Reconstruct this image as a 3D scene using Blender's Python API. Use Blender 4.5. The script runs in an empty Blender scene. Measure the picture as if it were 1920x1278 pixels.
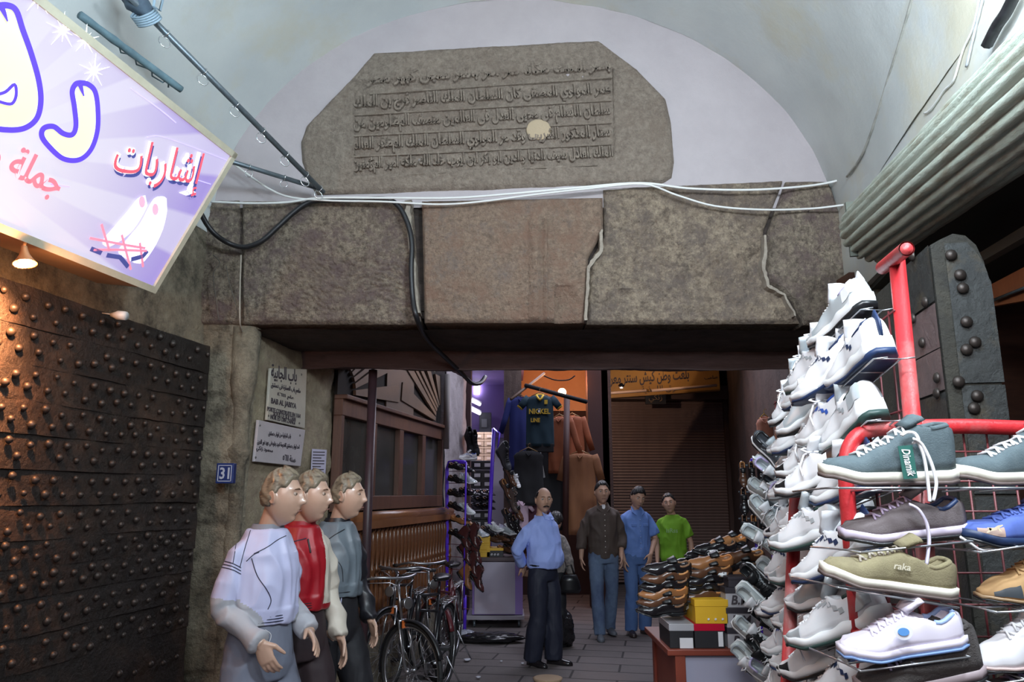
import bpy, bmesh, math, random
from mathutils import Vector, Matrix, noise
from math import sin, cos, pi, radians as R
random.seed(7)
SC = bpy.context.scene
COL = SC.collection
# ---------------------------------------------------------------- camera
PITCH = R(11.55); FPX = 1400.0; EYE = 1.72
cam = bpy.data.cameras.new('camera'); cam.lens = 36 * FPX / 1920; cam.sensor_width = 36; cam.clip_start = .05
camo = bpy.data.objects.new('camera', cam); COL.objects.link(camo)
camo.location = (0, 0, EYE); camo.rotation_euler = (pi/2 + PITCH, 0, 0); SC.camera = camo
SC.view_settings.view_transform = 'Standard'; SC.view_settings.look = 'None'
SC.view_settings.gamma = 1; SC.view_settings.use_curve_mapping = False
SC.view_settings.exposure = 0.0
# ---------------------------------------------------------------- world and lights
w = bpy.data.worlds.new('sky'); SC.world = w; w.use_nodes = True
bg = w.node_tree.nodes['Background']; bg.inputs[0].default_value = (.55, .68, 1, 1); bg.inputs[1].default_value = .25
def area(name, loc, target, size, power, col, sy=None, spread=180):
    l = bpy.data.lights.new(name, 'AREA'); l.energy = power; l.color = col; l.size = size
    if sy: l.shape = 'RECTANGLE'; l.size_y = sy
    l.spread = R(spread)
    o = bpy.data.objects.new(name, l); COL.objects.link(o); o.location = loc
    d = Vector(target) - Vector(loc); o.rotation_euler = d.to_track_quat('-Z', 'Y').to_euler(); return o
def point(name, loc, power, col, rad=.05):
    l = bpy.data.lights.new(name, 'POINT'); l.energy = power; l.color = col; l.shadow_soft_size = rad
    o = bpy.data.objects.new(name, l); COL.objects.link(o); o.location = loc; return o
def spot(name, loc, target, power, col, ang=90, blend=.6, rad=.03):
    l = bpy.data.lights.new(name, 'SPOT'); l.energy = power; l.color = col; l.spot_size = R(ang); l.spot_blend = blend; l.shadow_soft_size = rad
    o = bpy.data.objects.new(name, l); COL.objects.link(o); o.location = loc
    d = Vector(target) - Vector(loc); o.rotation_euler = d.to_track_quat('-Z', 'Y').to_euler(); return o
area('tube_light_right', (1.5, 1.0, 3.6), (.6, 3.6, 2.4), .6, 125, (.80, .91, 1.0), .22)
area('tube_light_up', (.9, 1.6, 3.5), (2.2, 3.4, 4.4), .9, 75, (.74, .88, 1.0), .3)
area('tube_light_left', (-.9, 1.9, 4.0), (-1.5, 3.8, 5.0), .7, 40, (.66, .86, 1.0), .25)
area('shoe_fill_light', (.35, .7, 3.0), (1.15, 2.6, 1.6), .8, 21, (.84, .93, 1.0), .15, 110)  # fill light added to brighten the white shoes, not a known tube
area('street_light_behind', (-.2, -1.6, 3.2), (.3, 5.2, 2.4), 1.6, 56, (1.0, .89, .84), 1.0)
area('street_sky_light', (1.4, 10.5, 4.6), (1.0, 9.0, 0), 2.6, 150, (.82, .84, 1.0), 3.4)
point('clothes_shop_bulb', (1.0, 12.0, 3.5), 46, (1.0, .46, .20), .08)
area('purple_shop_tube_light', (-.75, 12.6, 3.2), (-.7, 12.0, 1.0), .9, 34, (.80, .78, 1.0), .15)

# ---------------------------------------------------------------- helpers
CT, ST = cos(PITCH), sin(PITCH)
def ray(px, py):
    u = (px - 960) / FPX; v = (639 - py) / FPX
    return Vector((u, CT - v*ST, ST + v*CT))
EYEP = Vector((0, 0, EYE))
def P(px, py, Y):
    d = ray(px, py); return EYEP + d * (Y / d.y)
def PZ(px, py, z=0):
    d = ray(px, py); return EYEP + d * ((z - EYE) / d.z)
def PP(px, py, o, n):
    d = ray(px, py); return EYEP + d * ((Vector(o) - EYEP).dot(n) / d.dot(n))
AX = Vector((.193, 1, 0)).normalized()      # the direction the street runs in
NR = Vector((1, -.193, 0)).normalized()     # across it, to the right
def nz(p, s=1.0, off=0.0): return noise.noise(Vector((p[0]*s + off, p[1]*s - off, p[2]*s + 2*off)))
def fr(p, s=1.0, o=4, off=0.0): return noise.fractal(Vector((p[0]*s+off, p[1]*s+off, p[2]*s)), .8, 2.1, o)

_m = {}
def M(name, c=(.5,.5,.5), rough=.6, metal=0, c2=None, sc=5, bump=0, bsc=40, emit=0, c3=None, sc3=1.2, contrast=.25, spec=None, coat=0, stretch=None, det=6, c4=None, sc4=3):
    if name in _m: return _m[name]
    m = bpy.data.materials.new(name); m.use_nodes = True; nt = m.node_tree; N = nt.nodes; L = nt.links
    b = N['Principled BSDF']; b.inputs['Base Color'].default_value = (*c, 1); b.inputs['Roughness'].default_value = rough
    b.inputs['Metallic'].default_value = metal
    if spec is not None: b.inputs['Specular IOR Level'].default_value = spec
    if coat: b.inputs['Coat Weight'].default_value = coat; b.inputs['Coat Roughness'].default_value = .15
    tc = N.new('ShaderNodeTexCoord'); vec = tc.outputs['Object']
    if stretch:
        mp = N.new('ShaderNodeMapping'); mp.inputs['Scale'].default_value = stretch; L.new(vec, mp.inputs[0]); vec = mp.outputs[0]
    out = None
    def nm(scale, a, bcol, lo, hi, prev=None):
        n = N.new('ShaderNodeTexNoise'); n.inputs['Scale'].default_value = scale; n.inputs['Detail'].default_value = det; n.inputs['Roughness'].default_value = .65 if det < 10 else .8
        L.new(vec, n.inputs['Vector'])
        r = N.new('ShaderNodeMapRange'); r.inputs[1].default_value = lo; r.inputs[2].default_value = hi; L.new(n.outputs[0], r.inputs[0])
        x = N.new('ShaderNodeMix'); x.data_type = 'RGBA'; L.new(r.outputs[0], x.inputs['Factor'])
        if prev is None: x.inputs['A'].default_value = (*a, 1)
        else: L.new(prev, x.inputs['A'])
        x.inputs['B'].default_value = (*bcol, 1); return x.outputs['Result']
    if c2: out = nm(sc, c, c2, .5-contrast, .5+contrast)
    if c3: out = nm(sc3, c, c3, .5, .68, out)
    if c4: nm_ = nm(sc4, c, c4, .47, .60, out); out = nm_
    if out: L.new(out, b.inputs['Base Color'])
    if bump:
        n = N.new('ShaderNodeTexNoise'); n.inputs['Scale'].default_value = bsc; n.inputs['Detail'].default_value = 12; n.inputs['Roughness'].default_value = .68; L.new(vec, n.inputs['Vector'])
        bp = N.new('ShaderNodeBump'); bp.inputs['Strength'].default_value = min(1, bump); bp.inputs['Distance'].default_value = .012 * max(1, bump)
        L.new(n.outputs[0], bp.inputs['Height']); L.new(bp.outputs[0], b.inputs['Normal'])
    if emit:
        b.inputs['Emission Strength'].default_value = emit; b.inputs['Emission Color'].default_value = (*c, 1)
        if out: L.new(out, b.inputs['Emission Color'])
    _m[name] = m; return m

class MB:
    """collects shapes and links them as one mesh object"""
    def __init__(s): s.v = []; s.f = []; s.mi = []; s.sm = []; s.uv = None
    def add(s, vs, fs, mi=0, sm=False):
        o = len(s.v); s.v += [Vector(v) for v in vs]; s.f += [[i + o for i in f] for f in fs]; s.mi += [mi]*len(fs); s.sm += [sm]*len(fs); return s
    def hexa(s, p, mi=0):   # 8 corners: bottom ring then top ring
        return s.add(p, [(3,2,1,0),(4,5,6,7),(0,1,5,4),(1,2,6,5),(2,3,7,6),(3,0,4,7)], mi)
    def box(s, c, d, mi=0, X=(1,0,0), Y=(0,1,0), Z=(0,0,1)):
        c = Vector(c); X = Vector(X)*d[0]/2; Y = Vector(Y)*d[1]/2; Z = Vector(Z)*d[2]/2
        return s.hexa([c-X-Y-Z, c+X-Y-Z, c+X+Y-Z, c-X+Y-Z, c-X-Y+Z, c+X-Y+Z, c+X+Y+Z, c-X+Y+Z], mi)
    def rings(s, rr, mi=0, sm=True, cap=True, closed=True):
        n = len(rr[0]); vs = [p for r in rr for p in r]; fs = []
        for i in range(len(rr)-1):
            for j in range(n if closed else n-1):
                k = (j+1) % n; fs.append((i*n+j, i*n+k, (i+1)*n+k, (i+1)*n+j))
        if cap: fs.append(list(range(n))[::-1]); fs.append([(len(rr)-1)*n + j for j in range(n)])
        return s.add(vs, fs, mi, sm)
    def tube(s, pts, r, n=8, mi=0, cap=True, flat=1.0, upv=None):
        pts = [Vector(p) for p in pts]; m = len(pts); rr = []
        rad = r if isinstance(r, (list, tuple)) else [r]*m
        t0 = (pts[1]-pts[0]).normalized(); up = Vector(upv) if upv else (Vector((0,0,1)) if abs(t0.z) < .9 else Vector((0,1,0)))
        x = up.cross(t0).normalized()
        for i in range(m):
            t = (pts[min(i+1,m-1)] - pts[max(i-1,0)])
            if t.length < 1e-9: t = t0
            t.normalize(); x = (x - t*x.dot(t));
            x = x.normalized() if x.length > 1e-6 else t.orthogonal().normalized()
            y = t.cross(x); rr.append([pts[i] + x*cos(a)*rad[i] + y*sin(a)*rad[i]*flat for a in [2*pi*j/n for j in range(n)]])
        return s.rings(rr, mi, True, cap)
    def lathe(s, prof, o=(0,0,0), n=12, mi=0, Z=(0,0,1), cap=True):
        Z = Vector(Z).normalized(); X = Z.orthogonal().normalized(); Y = Z.cross(X); o = Vector(o)
        return s.rings([[o + Z*z + (X*cos(2*pi*j/n) + Y*sin(2*pi*j/n))*r for j in range(n)] for r, z in prof], mi, True, cap)
    def ball(s, c, r, n=10, m=6, mi=0, X=(1,0,0), Y=(0,1,0), Z=(0,0,1)):
        if not isinstance(r, (tuple, list)): r = (r, r, r)
        c = Vector(c); X = Vector(X); Y = Vector(Y); Z = Vector(Z); rr = []
        for i in range(m+1):
            t = pi*i/m*.998 + .001
            rr.append([c + X*r[0]*sin(t)*cos(2*pi*j/n) + Y*r[1]*sin(t)*sin(2*pi*j/n) - Z*r[2]*cos(t) for j in range(n)])
        return s.rings(rr, mi)
    def grid(s, fn, nu, nv, mi=0, sm=True):
        vs = [fn(i/nu, j/nv) for j in range(nv+1) for i in range(nu+1)]
        return s.add(vs, [(j*(nu+1)+i, j*(nu+1)+i+1, (j+1)*(nu+1)+i+1, (j+1)*(nu+1)+i) for j in range(nv) for i in range(nu)], mi, sm)
    def prism(s, poly, d, o=(0,0,0), X=(1,0,0), Y=(0,0,1), mi=0, sm=False):
        o = Vector(o); X = Vector(X); Y = Vector(Y); Z = X.cross(Y).normalized(); n = len(poly)
        a = [o + X*p[0] + Y*p[1] for p in poly]; b = [p + Z*d for p in a]
        return s.add(a + b, [list(range(n))[::-1], [n+i for i in range(n)]] + [(i, (i+1)%n, n+(i+1)%n, n+i) for i in range(n)], mi, sm)
    def poly(s, pts, nrm, d, mi=0):   # flat outline given as points in space, given thickness
        n = len(pts); nrm = Vector(nrm); a = [Vector(p) for p in pts]; b = [p + nrm*d for p in a]
        return s.add(a + b, [list(range(n))[::-1], [n+i for i in range(n)]] + [(i, (i+1)%n, n+(i+1)%n, n+i) for i in range(n)], mi)
    def stroke(s, pts, wd, d, n, mi=0):  # flat brush stroke through points in a plane with normal n
        pts = [Vector(p) for p in pts]; n = Vector(n).normalized(); L = []; Rr = []; m = len(pts)
        wd = wd if isinstance(wd, (list, tuple)) else [wd]*m
        for i in range(m):
            t = (pts[min(i+1,m-1)] - pts[max(i-1,0)]).normalized(); q = n.cross(t).normalized() * wd[i]
            L.append(pts[i]+q); Rr.append(pts[i]-q)
        for i in range(m-1):
            s.add([L[i], L[i+1], Rr[i+1], Rr[i], L[i]+n*d, L[i+1]+n*d, Rr[i+1]+n*d, Rr[i]+n*d],
                  [(0,1,2,3),(7,6,5,4),(0,4,5,1),(1,5,6,2),(2,6,7,3),(3,7,4,0)], mi)
        return s
    def xf(s, mat, i0=0):
        for i in range(i0, len(s.v)): s.v[i] = mat @ s.v[i]
        return s
    def mesh(s, name, mats):
        me = bpy.data.meshes.new(name); me.from_pydata([tuple(v) for v in s.v], [], s.f); me.update()
        for m in (mats if isinstance(mats, (list, tuple)) else [mats]): me.materials.append(m)
        me.polygons.foreach_set('material_index', s.mi); me.polygons.foreach_set('use_smooth', s.sm); return me
    def obj(s, name, mats, parent=None, bevel=0, world=True, fix=True):
        off = Vector((0,0,0))
        if parent is not None and world:
            p = parent
            while p is not None: off += p.location; p = p.parent
            s.v = [v - off for v in s.v]
        me = s.mesh(name, mats)
        if fix:
            bm = bmesh.new(); bm.from_mesh(me); bmesh.ops.recalc_face_normals(bm, faces=bm.faces); bm.to_mesh(me); bm.free()
        o = bpy.data.objects.new(name, me); COL.objects.link(o)
        if parent is not None: o.parent = parent
        if bevel:
            b = o.modifiers.new('bevel', 'BEVEL'); b.width = bevel; b.segments = 2; b.limit_method = 'ANGLE'; b.angle_limit = R(40)
        return o
def tag(o, label=None, cat=None, group=None, kind=None):
    if label: o['label'] = label
    if cat: o['category'] = cat
    if group: o['group'] = group
    if kind: o['kind'] = kind
    return o
def thing(name, label, cat, loc=(0,0,0), group=None, rz=0):
    o = bpy.data.objects.new(name, None); o.empty_display_size = .1; COL.objects.link(o); o.location = loc; o.rotation_euler.z = rz
    return tag(o, label, cat, group)
def struct(o): o['kind'] = 'structure'; return o
_ch = {}
def kids(o): return [c for c in bpy.data.objects if c.parent == o]
def copytree(o, label=None, mats=None, parent=None, tree=None):
    c = o.copy(); COL.objects.link(c); c.parent = parent
    for k in (tree or gettree(o)): copytree(k[0], None, mats, c, k[1] or [('x',)][:0])
    if label: c['label'] = label
    return c
def gettree(o): return [(c, gettree(c)) for c in kids(o)]
def dup(o, tree, matrix, label, group=None, mats=None):
    c = o.copy(); COL.objects.link(c); c.matrix_world = matrix; c['label'] = label
    if group: c['group'] = group
    def rec(src, t, par):
        for k, kt in t:
            d = k.copy(); COL.objects.link(d); d.parent = par; remat(d, mats); rec(k, kt, d)
    remat(c, mats); rec(o, tree, c); return c
def remat(o, mats):
    if not mats or o.type != 'MESH': return
    for sl in o.material_slots:
        k = sl.material.name if sl.material else ''
        if k in mats: sl.link = 'OBJECT'; sl.material = mats[k]
def baked(o):     # apply modifiers, return new mesh
    dg = bpy.context.evaluated_depsgraph_get(); e = o.evaluated_get(dg)
    me = bpy.data.meshes.new_from_object(e, depsgraph=dg); return me
# --- writing
AR = {'ا':(0xfe8d,0xfe8e),'إ':(0xfe87,0xfe88),'أ':(0xfe83,0xfe84),'ب':(0xfe8f,0xfe90,0xfe91,0xfe92),'ت':(0xfe95,0xfe96,0xfe97,0xfe98),'ث':(0xfe99,0xfe9a,0xfe9b,0xfe9c),'ج':(0xfe9d,0xfe9e,0xfe9f,0xfea0),
 'ح':(0xfea1,0xfea2,0xfea3,0xfea4),'خ':(0xfea5,0xfea6,0xfea7,0xfea8),'د':(0xfea9,0xfeaa),'ذ':(0xfeab,0xfeac),'ر':(0xfead,0xfeae),'ز':(0xfeaf,0xfeb0),'س':(0xfeb1,0xfeb2,0xfeb3,0xfeb4),'ش':(0xfeb5,0xfeb6,0xfeb7,0xfeb8),
 'ص':(0xfeb9,0xfeba,0xfebb,0xfebc),'ط':(0xfec1,0xfec2,0xfec3,0xfec4),'ع':(0xfec9,0xfeca,0xfecb,0xfecc),'ف':(0xfed1,0xfed2,0xfed3,0xfed4),'ق':(0xfed5,0xfed6,0xfed7,0xfed8),'ك':(0xfed9,0xfeda,0xfedb,0xfedc),
 'ل':(0xfedd,0xfede,0xfedf,0xfee0),'م':(0xfee1,0xfee2,0xfee3,0xfee4),'ن':(0xfee5,0xfee6,0xfee7,0xfee8),'ه':(0xfee9,0xfeea,0xfeeb,0xfeec),'و':(0xfeed,0xfeee),'ي':(0xfef1,0xfef2,0xfef3,0xfef4),'ة':(0xfe93,0xfe94),'ى':(0xfeef,0xfef0)}
def shape_ar(s):
    out = []
    for i, ch in enumerate(s):
        if ch not in AR: out.append(ch); continue
        pj = i > 0 and s[i-1] in AR and len(AR[s[i-1]]) == 4
        nj = i < len(s)-1 and s[i+1] in AR and len(AR[ch]) == 4
        out.append(chr(AR[ch][(3 if pj else 2) if nj else (1 if pj else 0)]))
    return ''.join(out[::-1])
def textpoly(body, extrude=.01, offset=0.0):
    if any(c in AR for c in body): body = shape_ar(body)
    c = bpy.data.curves.new('txt', 'FONT'); c.body = body; c.size = 1; c.extrude = extrude; c.resolution_u = 2; c.offset = offset; c.align_x = 'LEFT'
    o = bpy.data.objects.new('txt', c); COL.objects.link(o); me = baked(o)
    vs = [v.co.copy() for v in me.vertices]; fs = [list(p.vertices) for p in me.polygons]
    bpy.data.objects.remove(o); bpy.data.curves.remove(c); bpy.data.meshes.remove(me)
    return vs, fs
def text(mb, body, o, X, Y, height=None, width=None, th=.003, mi=0, center=False, offset=0.0, shear=0):
    """writing laid in the plane of unit vectors X, Y; scaled to the given width and/or height"""
    X = Vector(X); Y = Vector(Y); Z = X.cross(Y).normalized(); o = Vector(o)
    vs, fs = textpoly(body, .5, offset)
    if not vs: return
    x0 = min(v.x for v in vs); x1 = max(v.x for v in vs); y0 = min(v.y for v in vs); y1 = max(v.y for v in vs)
    sx = (width or 0)/max(x1-x0, 1e-6); sy = (height or 0)/max(y1-y0, 1e-6)
    if not width: sx = sy
    if not height: sy = sx
    cx = (x0+x1)/2 if center else x0; cy = (y0+y1)/2 if center else y0
    mb.add([o + X*((v.x-cx)*sx + shear*(v.y-cy)*sy) + Y*(v.y-cy)*sy + Z*(v.z*th) for v in vs], fs, mi)
# ================================================================ materials of the setting
plaster = M('vault_plaster', (.60,.62,.60), .85, c2=(.50,.53,.53), sc=1.6, c3=(.56,.53,.42), sc3=.9, bump=.25, bsc=9)
plaster2 = M('lunette_plaster', (.45,.405,.415), .9, c2=(.38,.34,.35), sc=2.2, bump=.4, bsc=12)
stone = M('old_stone', (.47,.385,.285), .9, c2=(.115,.088,.068), sc=24, c3=(.215,.16,.125), sc3=2.2, bump=4, bsc=42, contrast=.11, det=12, c4=(.19,.135,.125), sc4=5)
stone2 = M('pale_stone', (.52,.415,.30), .9, c2=(.15,.112,.085), sc=20, c3=(.25,.185,.135), sc3=2.6, bump=4, bsc=36, contrast=.11, det=12, c4=(.20,.155,.13), sc4=4)
stone3 = M('reddish_stone', (.44,.315,.225), .9, c2=(.19,.135,.10), sc=28, c3=(.235,.195,.175), sc3=3.1, bump=3, bsc=60, contrast=.13, det=12, c4=(.30,.185,.13), sc4=4)
insc = M('inscription_stone', (.42,.345,.275), .9, c2=(.22,.175,.14), sc=24, c3=(.26,.20,.155), sc3=2.1, bump=3, bsc=50, contrast=.13, det=12)
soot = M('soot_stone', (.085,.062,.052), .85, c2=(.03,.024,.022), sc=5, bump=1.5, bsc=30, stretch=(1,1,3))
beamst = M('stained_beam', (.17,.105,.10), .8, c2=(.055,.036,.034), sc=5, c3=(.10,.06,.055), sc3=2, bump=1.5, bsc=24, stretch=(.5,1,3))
mortar = M('pale_mortar', (.42,.37,.30), .9, c2=(.24,.20,.165), sc=20, bump=1, bsc=60)
jambst = M('jamb_stone', (.38,.325,.235), .9, c2=(.09,.075,.055), sc=5, c3=(.33,.27,.185), sc3=2.2, bump=2.6, bsc=28, contrast=.13, det=12)
dark = M('dark_recess', (.03,.025,.025), .9)
paving = M('paving', (.16,.145,.14), .75, c2=(.09,.08,.08), sc=3, bump=.6, bsc=30)
# paving: slab joints
nt = paving.node_tree; b = nt.nodes['Principled BSDF']; br = nt.nodes.new('ShaderNodeTexBrick'); tc = nt.nodes.new('ShaderNodeTexCoord'); mp = nt.nodes.new('ShaderNodeMapping')
mp.inputs['Rotation'].default_value = (0, 0, .19); nt.links.new(tc.outputs['Object'], mp.inputs[0]); nt.links.new(mp.outputs[0], br.inputs[0])
br.inputs['Color1'].default_value = (.33,.29,.285,1); br.inputs['Color2'].default_value = (.27,.24,.235,1); br.inputs['Mortar'].default_value = (.06,.05,.05,1)
br.inputs['Scale'].default_value = 1.0; br.inputs['Brick Width'].default_value = .9; br.inputs['Row Height'].default_value = .33; br.inputs['Mortar Size'].default_value = .012
src = b.inputs['Base Color'].links[0].from_socket; mx = nt.nodes.new('ShaderNodeMix'); mx.data_type = 'RGBA'; mx.blend_type = 'MULTIPLY'; mx.inputs['Factor'].default_value = .75
nt.links.new(br.outputs['Color'], mx.inputs['A']); nt.links.new(src, mx.inputs['B']); mx.blend_type = 'OVERLAY'; nt.links.new(mx.outputs['Result'], b.inputs['Base Color'])

# ---------------------------------------------------------------- vault and lunette
VX, VH, VZ, VR = .08, 2.32, 3.6, 1.94
def vault_pt(a, y, grow=0):
    x = VX - (VH+grow)*cos(a); z = VZ + (VR+grow)*sin(a)
    return Vector((x - .193*(5.22 - y), y, z))
def vfn(grow, y0, y1):
    def f(u, v):
        a = pi*u; y = y0 + (y1-y0)*v; p = vault_pt(a, y, grow)
        if not grow: p += Vector((cos(a), 0, -sin(a))) * (.02*fr(p, .8, 3) + .006*fr(p, 4, 3))
        return p
    return f
mb = MB(); mb.grid(vfn(0, 5.24, -3), 72, 80); mb.grid(vfn(.3, 5.24, -3), 24, 10)
struct(mb.obj('ceiling_vault', plaster, fix=False)).name = 'ceiling'
mb = MB()
def lun(u, v):
    p = Vector((-3.2 + 6.6*u, 5.24, 3.80 + 2.15*v)); p.y += .012*fr(p, 1.3, 4) ; return p
mb.grid(lun, 110, 60); mb.box((.1, 5.55, 4.9), (6.6, .5, 2.1))
struct(mb.obj('wall_back', plaster2))
# floor
mb = MB(); mb.grid(lambda u, v: Vector((-8 + 18*u, -4 + 26*v, .012*nz((u*18, v*26, 0), .9))), 90, 120)
mb.box((1, 9, -.15), (18, 26, .2)); struct(mb.obj('floor', paving))

# ---------------------------------------------------------------- blocks of the old stone gate
def lerp_list(L, y):
    if y <= L[0][1]: return L[0][0]
    for (x0, y0), (x1, y1) in zip(L, L[1:]):
        if y <= y1: return x0 + (x1-x0)*(y-y0)/(y1-y0)
    return L[-1][0]
def slab(name, Lf, Rt, top, bot, Y, depth, m, amp=.02, nu=80, nv=50, rnd=.03, sc=3, relief=None, out=0, mats=None):
    """rough stone block; Lf, Rt, top, bot are outlines measured off the block face, all lying in the plane at distance Y"""
    mb = MB(); pl = P(0, 0, Y)
    def f(u, v):
        y = bot(lerp_u(u)) + (top(lerp_u(u)) - bot(lerp_u(u)))*v if callable(top) else bot + (top-bot)*v
        x0 = lerp_list(Lf, y); x1 = lerp_list(Rt, y); x = x0 + (x1-x0)*u
        p = P(x, y, Y); e = min(u*(x1-x0), (1-u)*(x1-x0), abs(y-(top(x) if callable(top) else top)), abs(y-(bot(x) if callable(bot) else bot))) / 260.
        k = max(0, 1 - e/max(rnd, 1e-6)*1.0)
        d = amp*fr(p, sc, 6, 3.1) + amp*.5*abs(nz(p, sc*7)) + .006*fr(p, 22, 4, 1.7)
        if relief: d += relief(x, y, p)
        p2 = P(x, y, Y); p2.y = Y - out - d*(1-k*.6) + k*k*rnd*1.2
        return p2
    def lerp_u(u): return Lf[0][0] + (Rt[0][0]-Lf[0][0])*u
    mb.grid(f, nu, nv)
    bd = [f(u/nu, 1) for u in range(nu+1)] + [f(1, 1-v/nv) for v in range(1, nv+1)] + [f(1-u/nu, 0) for u in range(1, nu+1)] + [f(0, v/nv) for v in range(1, nv)]
    mb.rings([bd, [Vector((p.x, Y+depth, p.z)) for p in bd]], 0, True, False)
    mb.v = mb.v; o = mb.obj(name, m, fix=True); return struct(o)
def chips(ax, ay, k=.012):
    def g(x, y, p):
        if x < ax: return 0
        return k * max(0, noise.cell(Vector((p.x*26, 0, p.z*26 + p.x*9)))) * max(0, nz(p, 2.2, 5)+.4)
    return g
def ripple(x, y, p):
    q = Vector((p.x*13, p.z*24 + sin(p.x*9)*1.2, 0)); v = noise.noise(q); return .034*abs(v) * max(0, min(1, .55 + 1.5*nz(p, 1.7, 9)))
# inscribed stone in the lunette
insc_L = [(715,84),(700,92),(640,160),(598,205),(570,232),(560,262),(562,300),(578,345),(590,360)]
insc_R = [(1100,66),(1120,68),(1200,128),(1252,182),(1262,225),(1268,300),(1264,330),(1240,345)]
YB = 5.20
insp = slab('trim_1', insc_L, insc_R, lambda x: 92 - (x-700)*.055 if x > 700 else 92, lambda x: 366 - (x-590)*.035, 5.20, .25, insc, amp=.012, nu=260, nv=120, rnd=.05, out=0,
            relief=lambda x, y, p: (-.024 if 664 < x < 1152 and (y > 150-(x-664)*.05) and y < 330-(x-664)*.045 else 0) + (.016 if x < 664 else 0)*nz(p, 4))
# lintel blocks
def straight(x, y0, y1): return [(x, y0), (x, y1)]
slab('trim_2', [(395,372),(330,430),(290,500),(120,520),(130,605)], [(450,372),(455,605)], 372, 605, 5.22, .9, stone, amp=.03, nu=110, nv=90)
slab('trim_3', straight(452,374,605), [(772,374),(780,480),(788,605)], 374, 606, 5.18, .9, stone, amp=.02, nu=240, nv=170, relief=ripple)
slab('trim_4', [(790,370),(795,605)], [(1131,362),(1132,430),(1104,480),(1098,600)], lambda x: 374-(x-790)*.02, lambda x: 603, 5.15, .95, stone3, amp=.014, nu=230, nv=160,
     relief=lambda x, y, p: (.034*abs(sin((x-990)/8.5)) if 990 < x < 1026 and y > 410 else 0) - (.09*max(0, nz(p, 5)+.3) if x > 1040 and y > 535 else 0))
slab('trim_5', [(1132,352),(1134,440),(1106,490),(1100,610)], [(1470,340),(1434,430),(1430,520),(1480,560),(1505,612)], lambda x: 352-(x-1136)*.05, lambda x: 607-(x-1104)*.005, 5.19, .9, stone2, amp=.022, nu=240, nv=150,
     relief=lambda x, y, p: (.045*max(0, nz(p, 9)) if 1150 < x < 1420 and 455 < y < 545-(x-1150)*.03 else (.014 if y > 540 else 0)))
slab('trim_6', [(1480,330),(1444,430),(1440,520),(1490,560),(1515,612)], [(1530,322),(1560,340),(1590,420),(1640,500),(1700,612)], lambda x: 335, lambda x: 606, 5.17, .9, stone, amp=.022, nu=130, nv=140, rnd=.05)
# mortar lines between blocks
for i, (pts, wd) in enumerate([([(765,375),(768,440),(776,520),(782,600)], [9,7,8,12]), ([(1128,430),(1126,470),(1104,500),(1100,560),(1098,608)], [4,7,6,5,6]), ([(1436,440),(1432,500),(1440,535),(1470,552),(1496,600)], [4,6,6,4,3])]):
    mb = MB(); pp = []; ww = []
    for (x0, y0), (x1, y1), w0, w1 in zip(pts, pts[1:], wd, wd[1:]):
        for k in range(6): t = k/6; pp.append(P(x0+(x1-x0)*t + 5*nz((y0+t*60, i, 0), .13), y0+(y1-y0)*t, 5.115)); ww.append((w0+(w1-w0)*t)/270*(.45+.5*abs(nz((t*9+y0, 0, i), .9))))
    mb.stroke(pp, ww, .12, (0, 1, 0)); struct(mb.obj('trim_%d' % (7+i), mortar))
# ground of the lintel, seen in its joints
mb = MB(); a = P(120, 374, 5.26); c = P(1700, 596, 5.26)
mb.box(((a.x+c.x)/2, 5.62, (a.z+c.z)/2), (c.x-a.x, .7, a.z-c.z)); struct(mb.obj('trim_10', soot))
# soffit and back beam
zs = P(900, 605, 5.2).z; zb = P(900, 690, 6.1).z
mb = MB()
def sof(u, v):
    p = Vector((-2.7 + 5.5*u, 5.27 + .88*v, zs - .035)); p.z += .014*fr(p, 2.2, 5) + .004*fr(p, 14, 3) ; return p
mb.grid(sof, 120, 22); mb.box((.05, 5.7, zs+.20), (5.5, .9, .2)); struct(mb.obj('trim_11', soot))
mb = MB()
def bfn(u, v):
    q = v*4
    if q < 2: p = Vector((-2.6 + 5.5*u, 6.1 + .03*q, zs + .05 - (zs+.05-zb)*q/2))
    else: p = Vector((-2.6 + 5.5*u, 6.13 + .4*(q-2), zb + .062*(q-2)))
    d = fr(p, 1.6, 5); p.z += .016*d + .012*nz(p, .7, 4); p.y -= .02*d; return p
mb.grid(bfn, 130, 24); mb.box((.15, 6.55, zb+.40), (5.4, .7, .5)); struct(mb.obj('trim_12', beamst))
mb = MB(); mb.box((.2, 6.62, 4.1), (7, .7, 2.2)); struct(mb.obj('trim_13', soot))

# ---------------------------------------------------------------- jambs and the walls of the passage beyond
def LW(Y, z, off=0): return Vector((-1.88 + .193*(Y-5.5), Y, z)) + NR*off       # a point of the left passage wall
LWO = LW(5.5, 0)
def onLW(px, py, off=0): return PP(px, py, LWO + NR*off, NR)
def bigstones(name, fn, nu, nv, m, amp=.03, rows=(0, .55, 1.05, 1.5, 1.95, 2.4, 3.0), box=None):
    mb = MB()
    def g(u, v):
        p, n = fn(u, v); k = min(abs(p.z-r) for r in rows); j = max(0, 1-k/.02)
        return p + n*(amp*fr(p, 2.2, 6) + .012*abs(nz(p, 11)) - .035*j)
    mb.grid(g, nu, nv)
    if box: mb.box(*box)
    return struct(mb.obj(name, m))
def jf(u, v):
    p = Vector((-3.0 + 1.13*u, 5.28, 3.0*v)); k = max(0, (u-.9)*10)
    p.y += k*k*.10; return p, Vector((0, -1, 0))
bigstones('wall_left_jamb', jf, 60, 110, jambst).name = 'trim_14'
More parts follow.
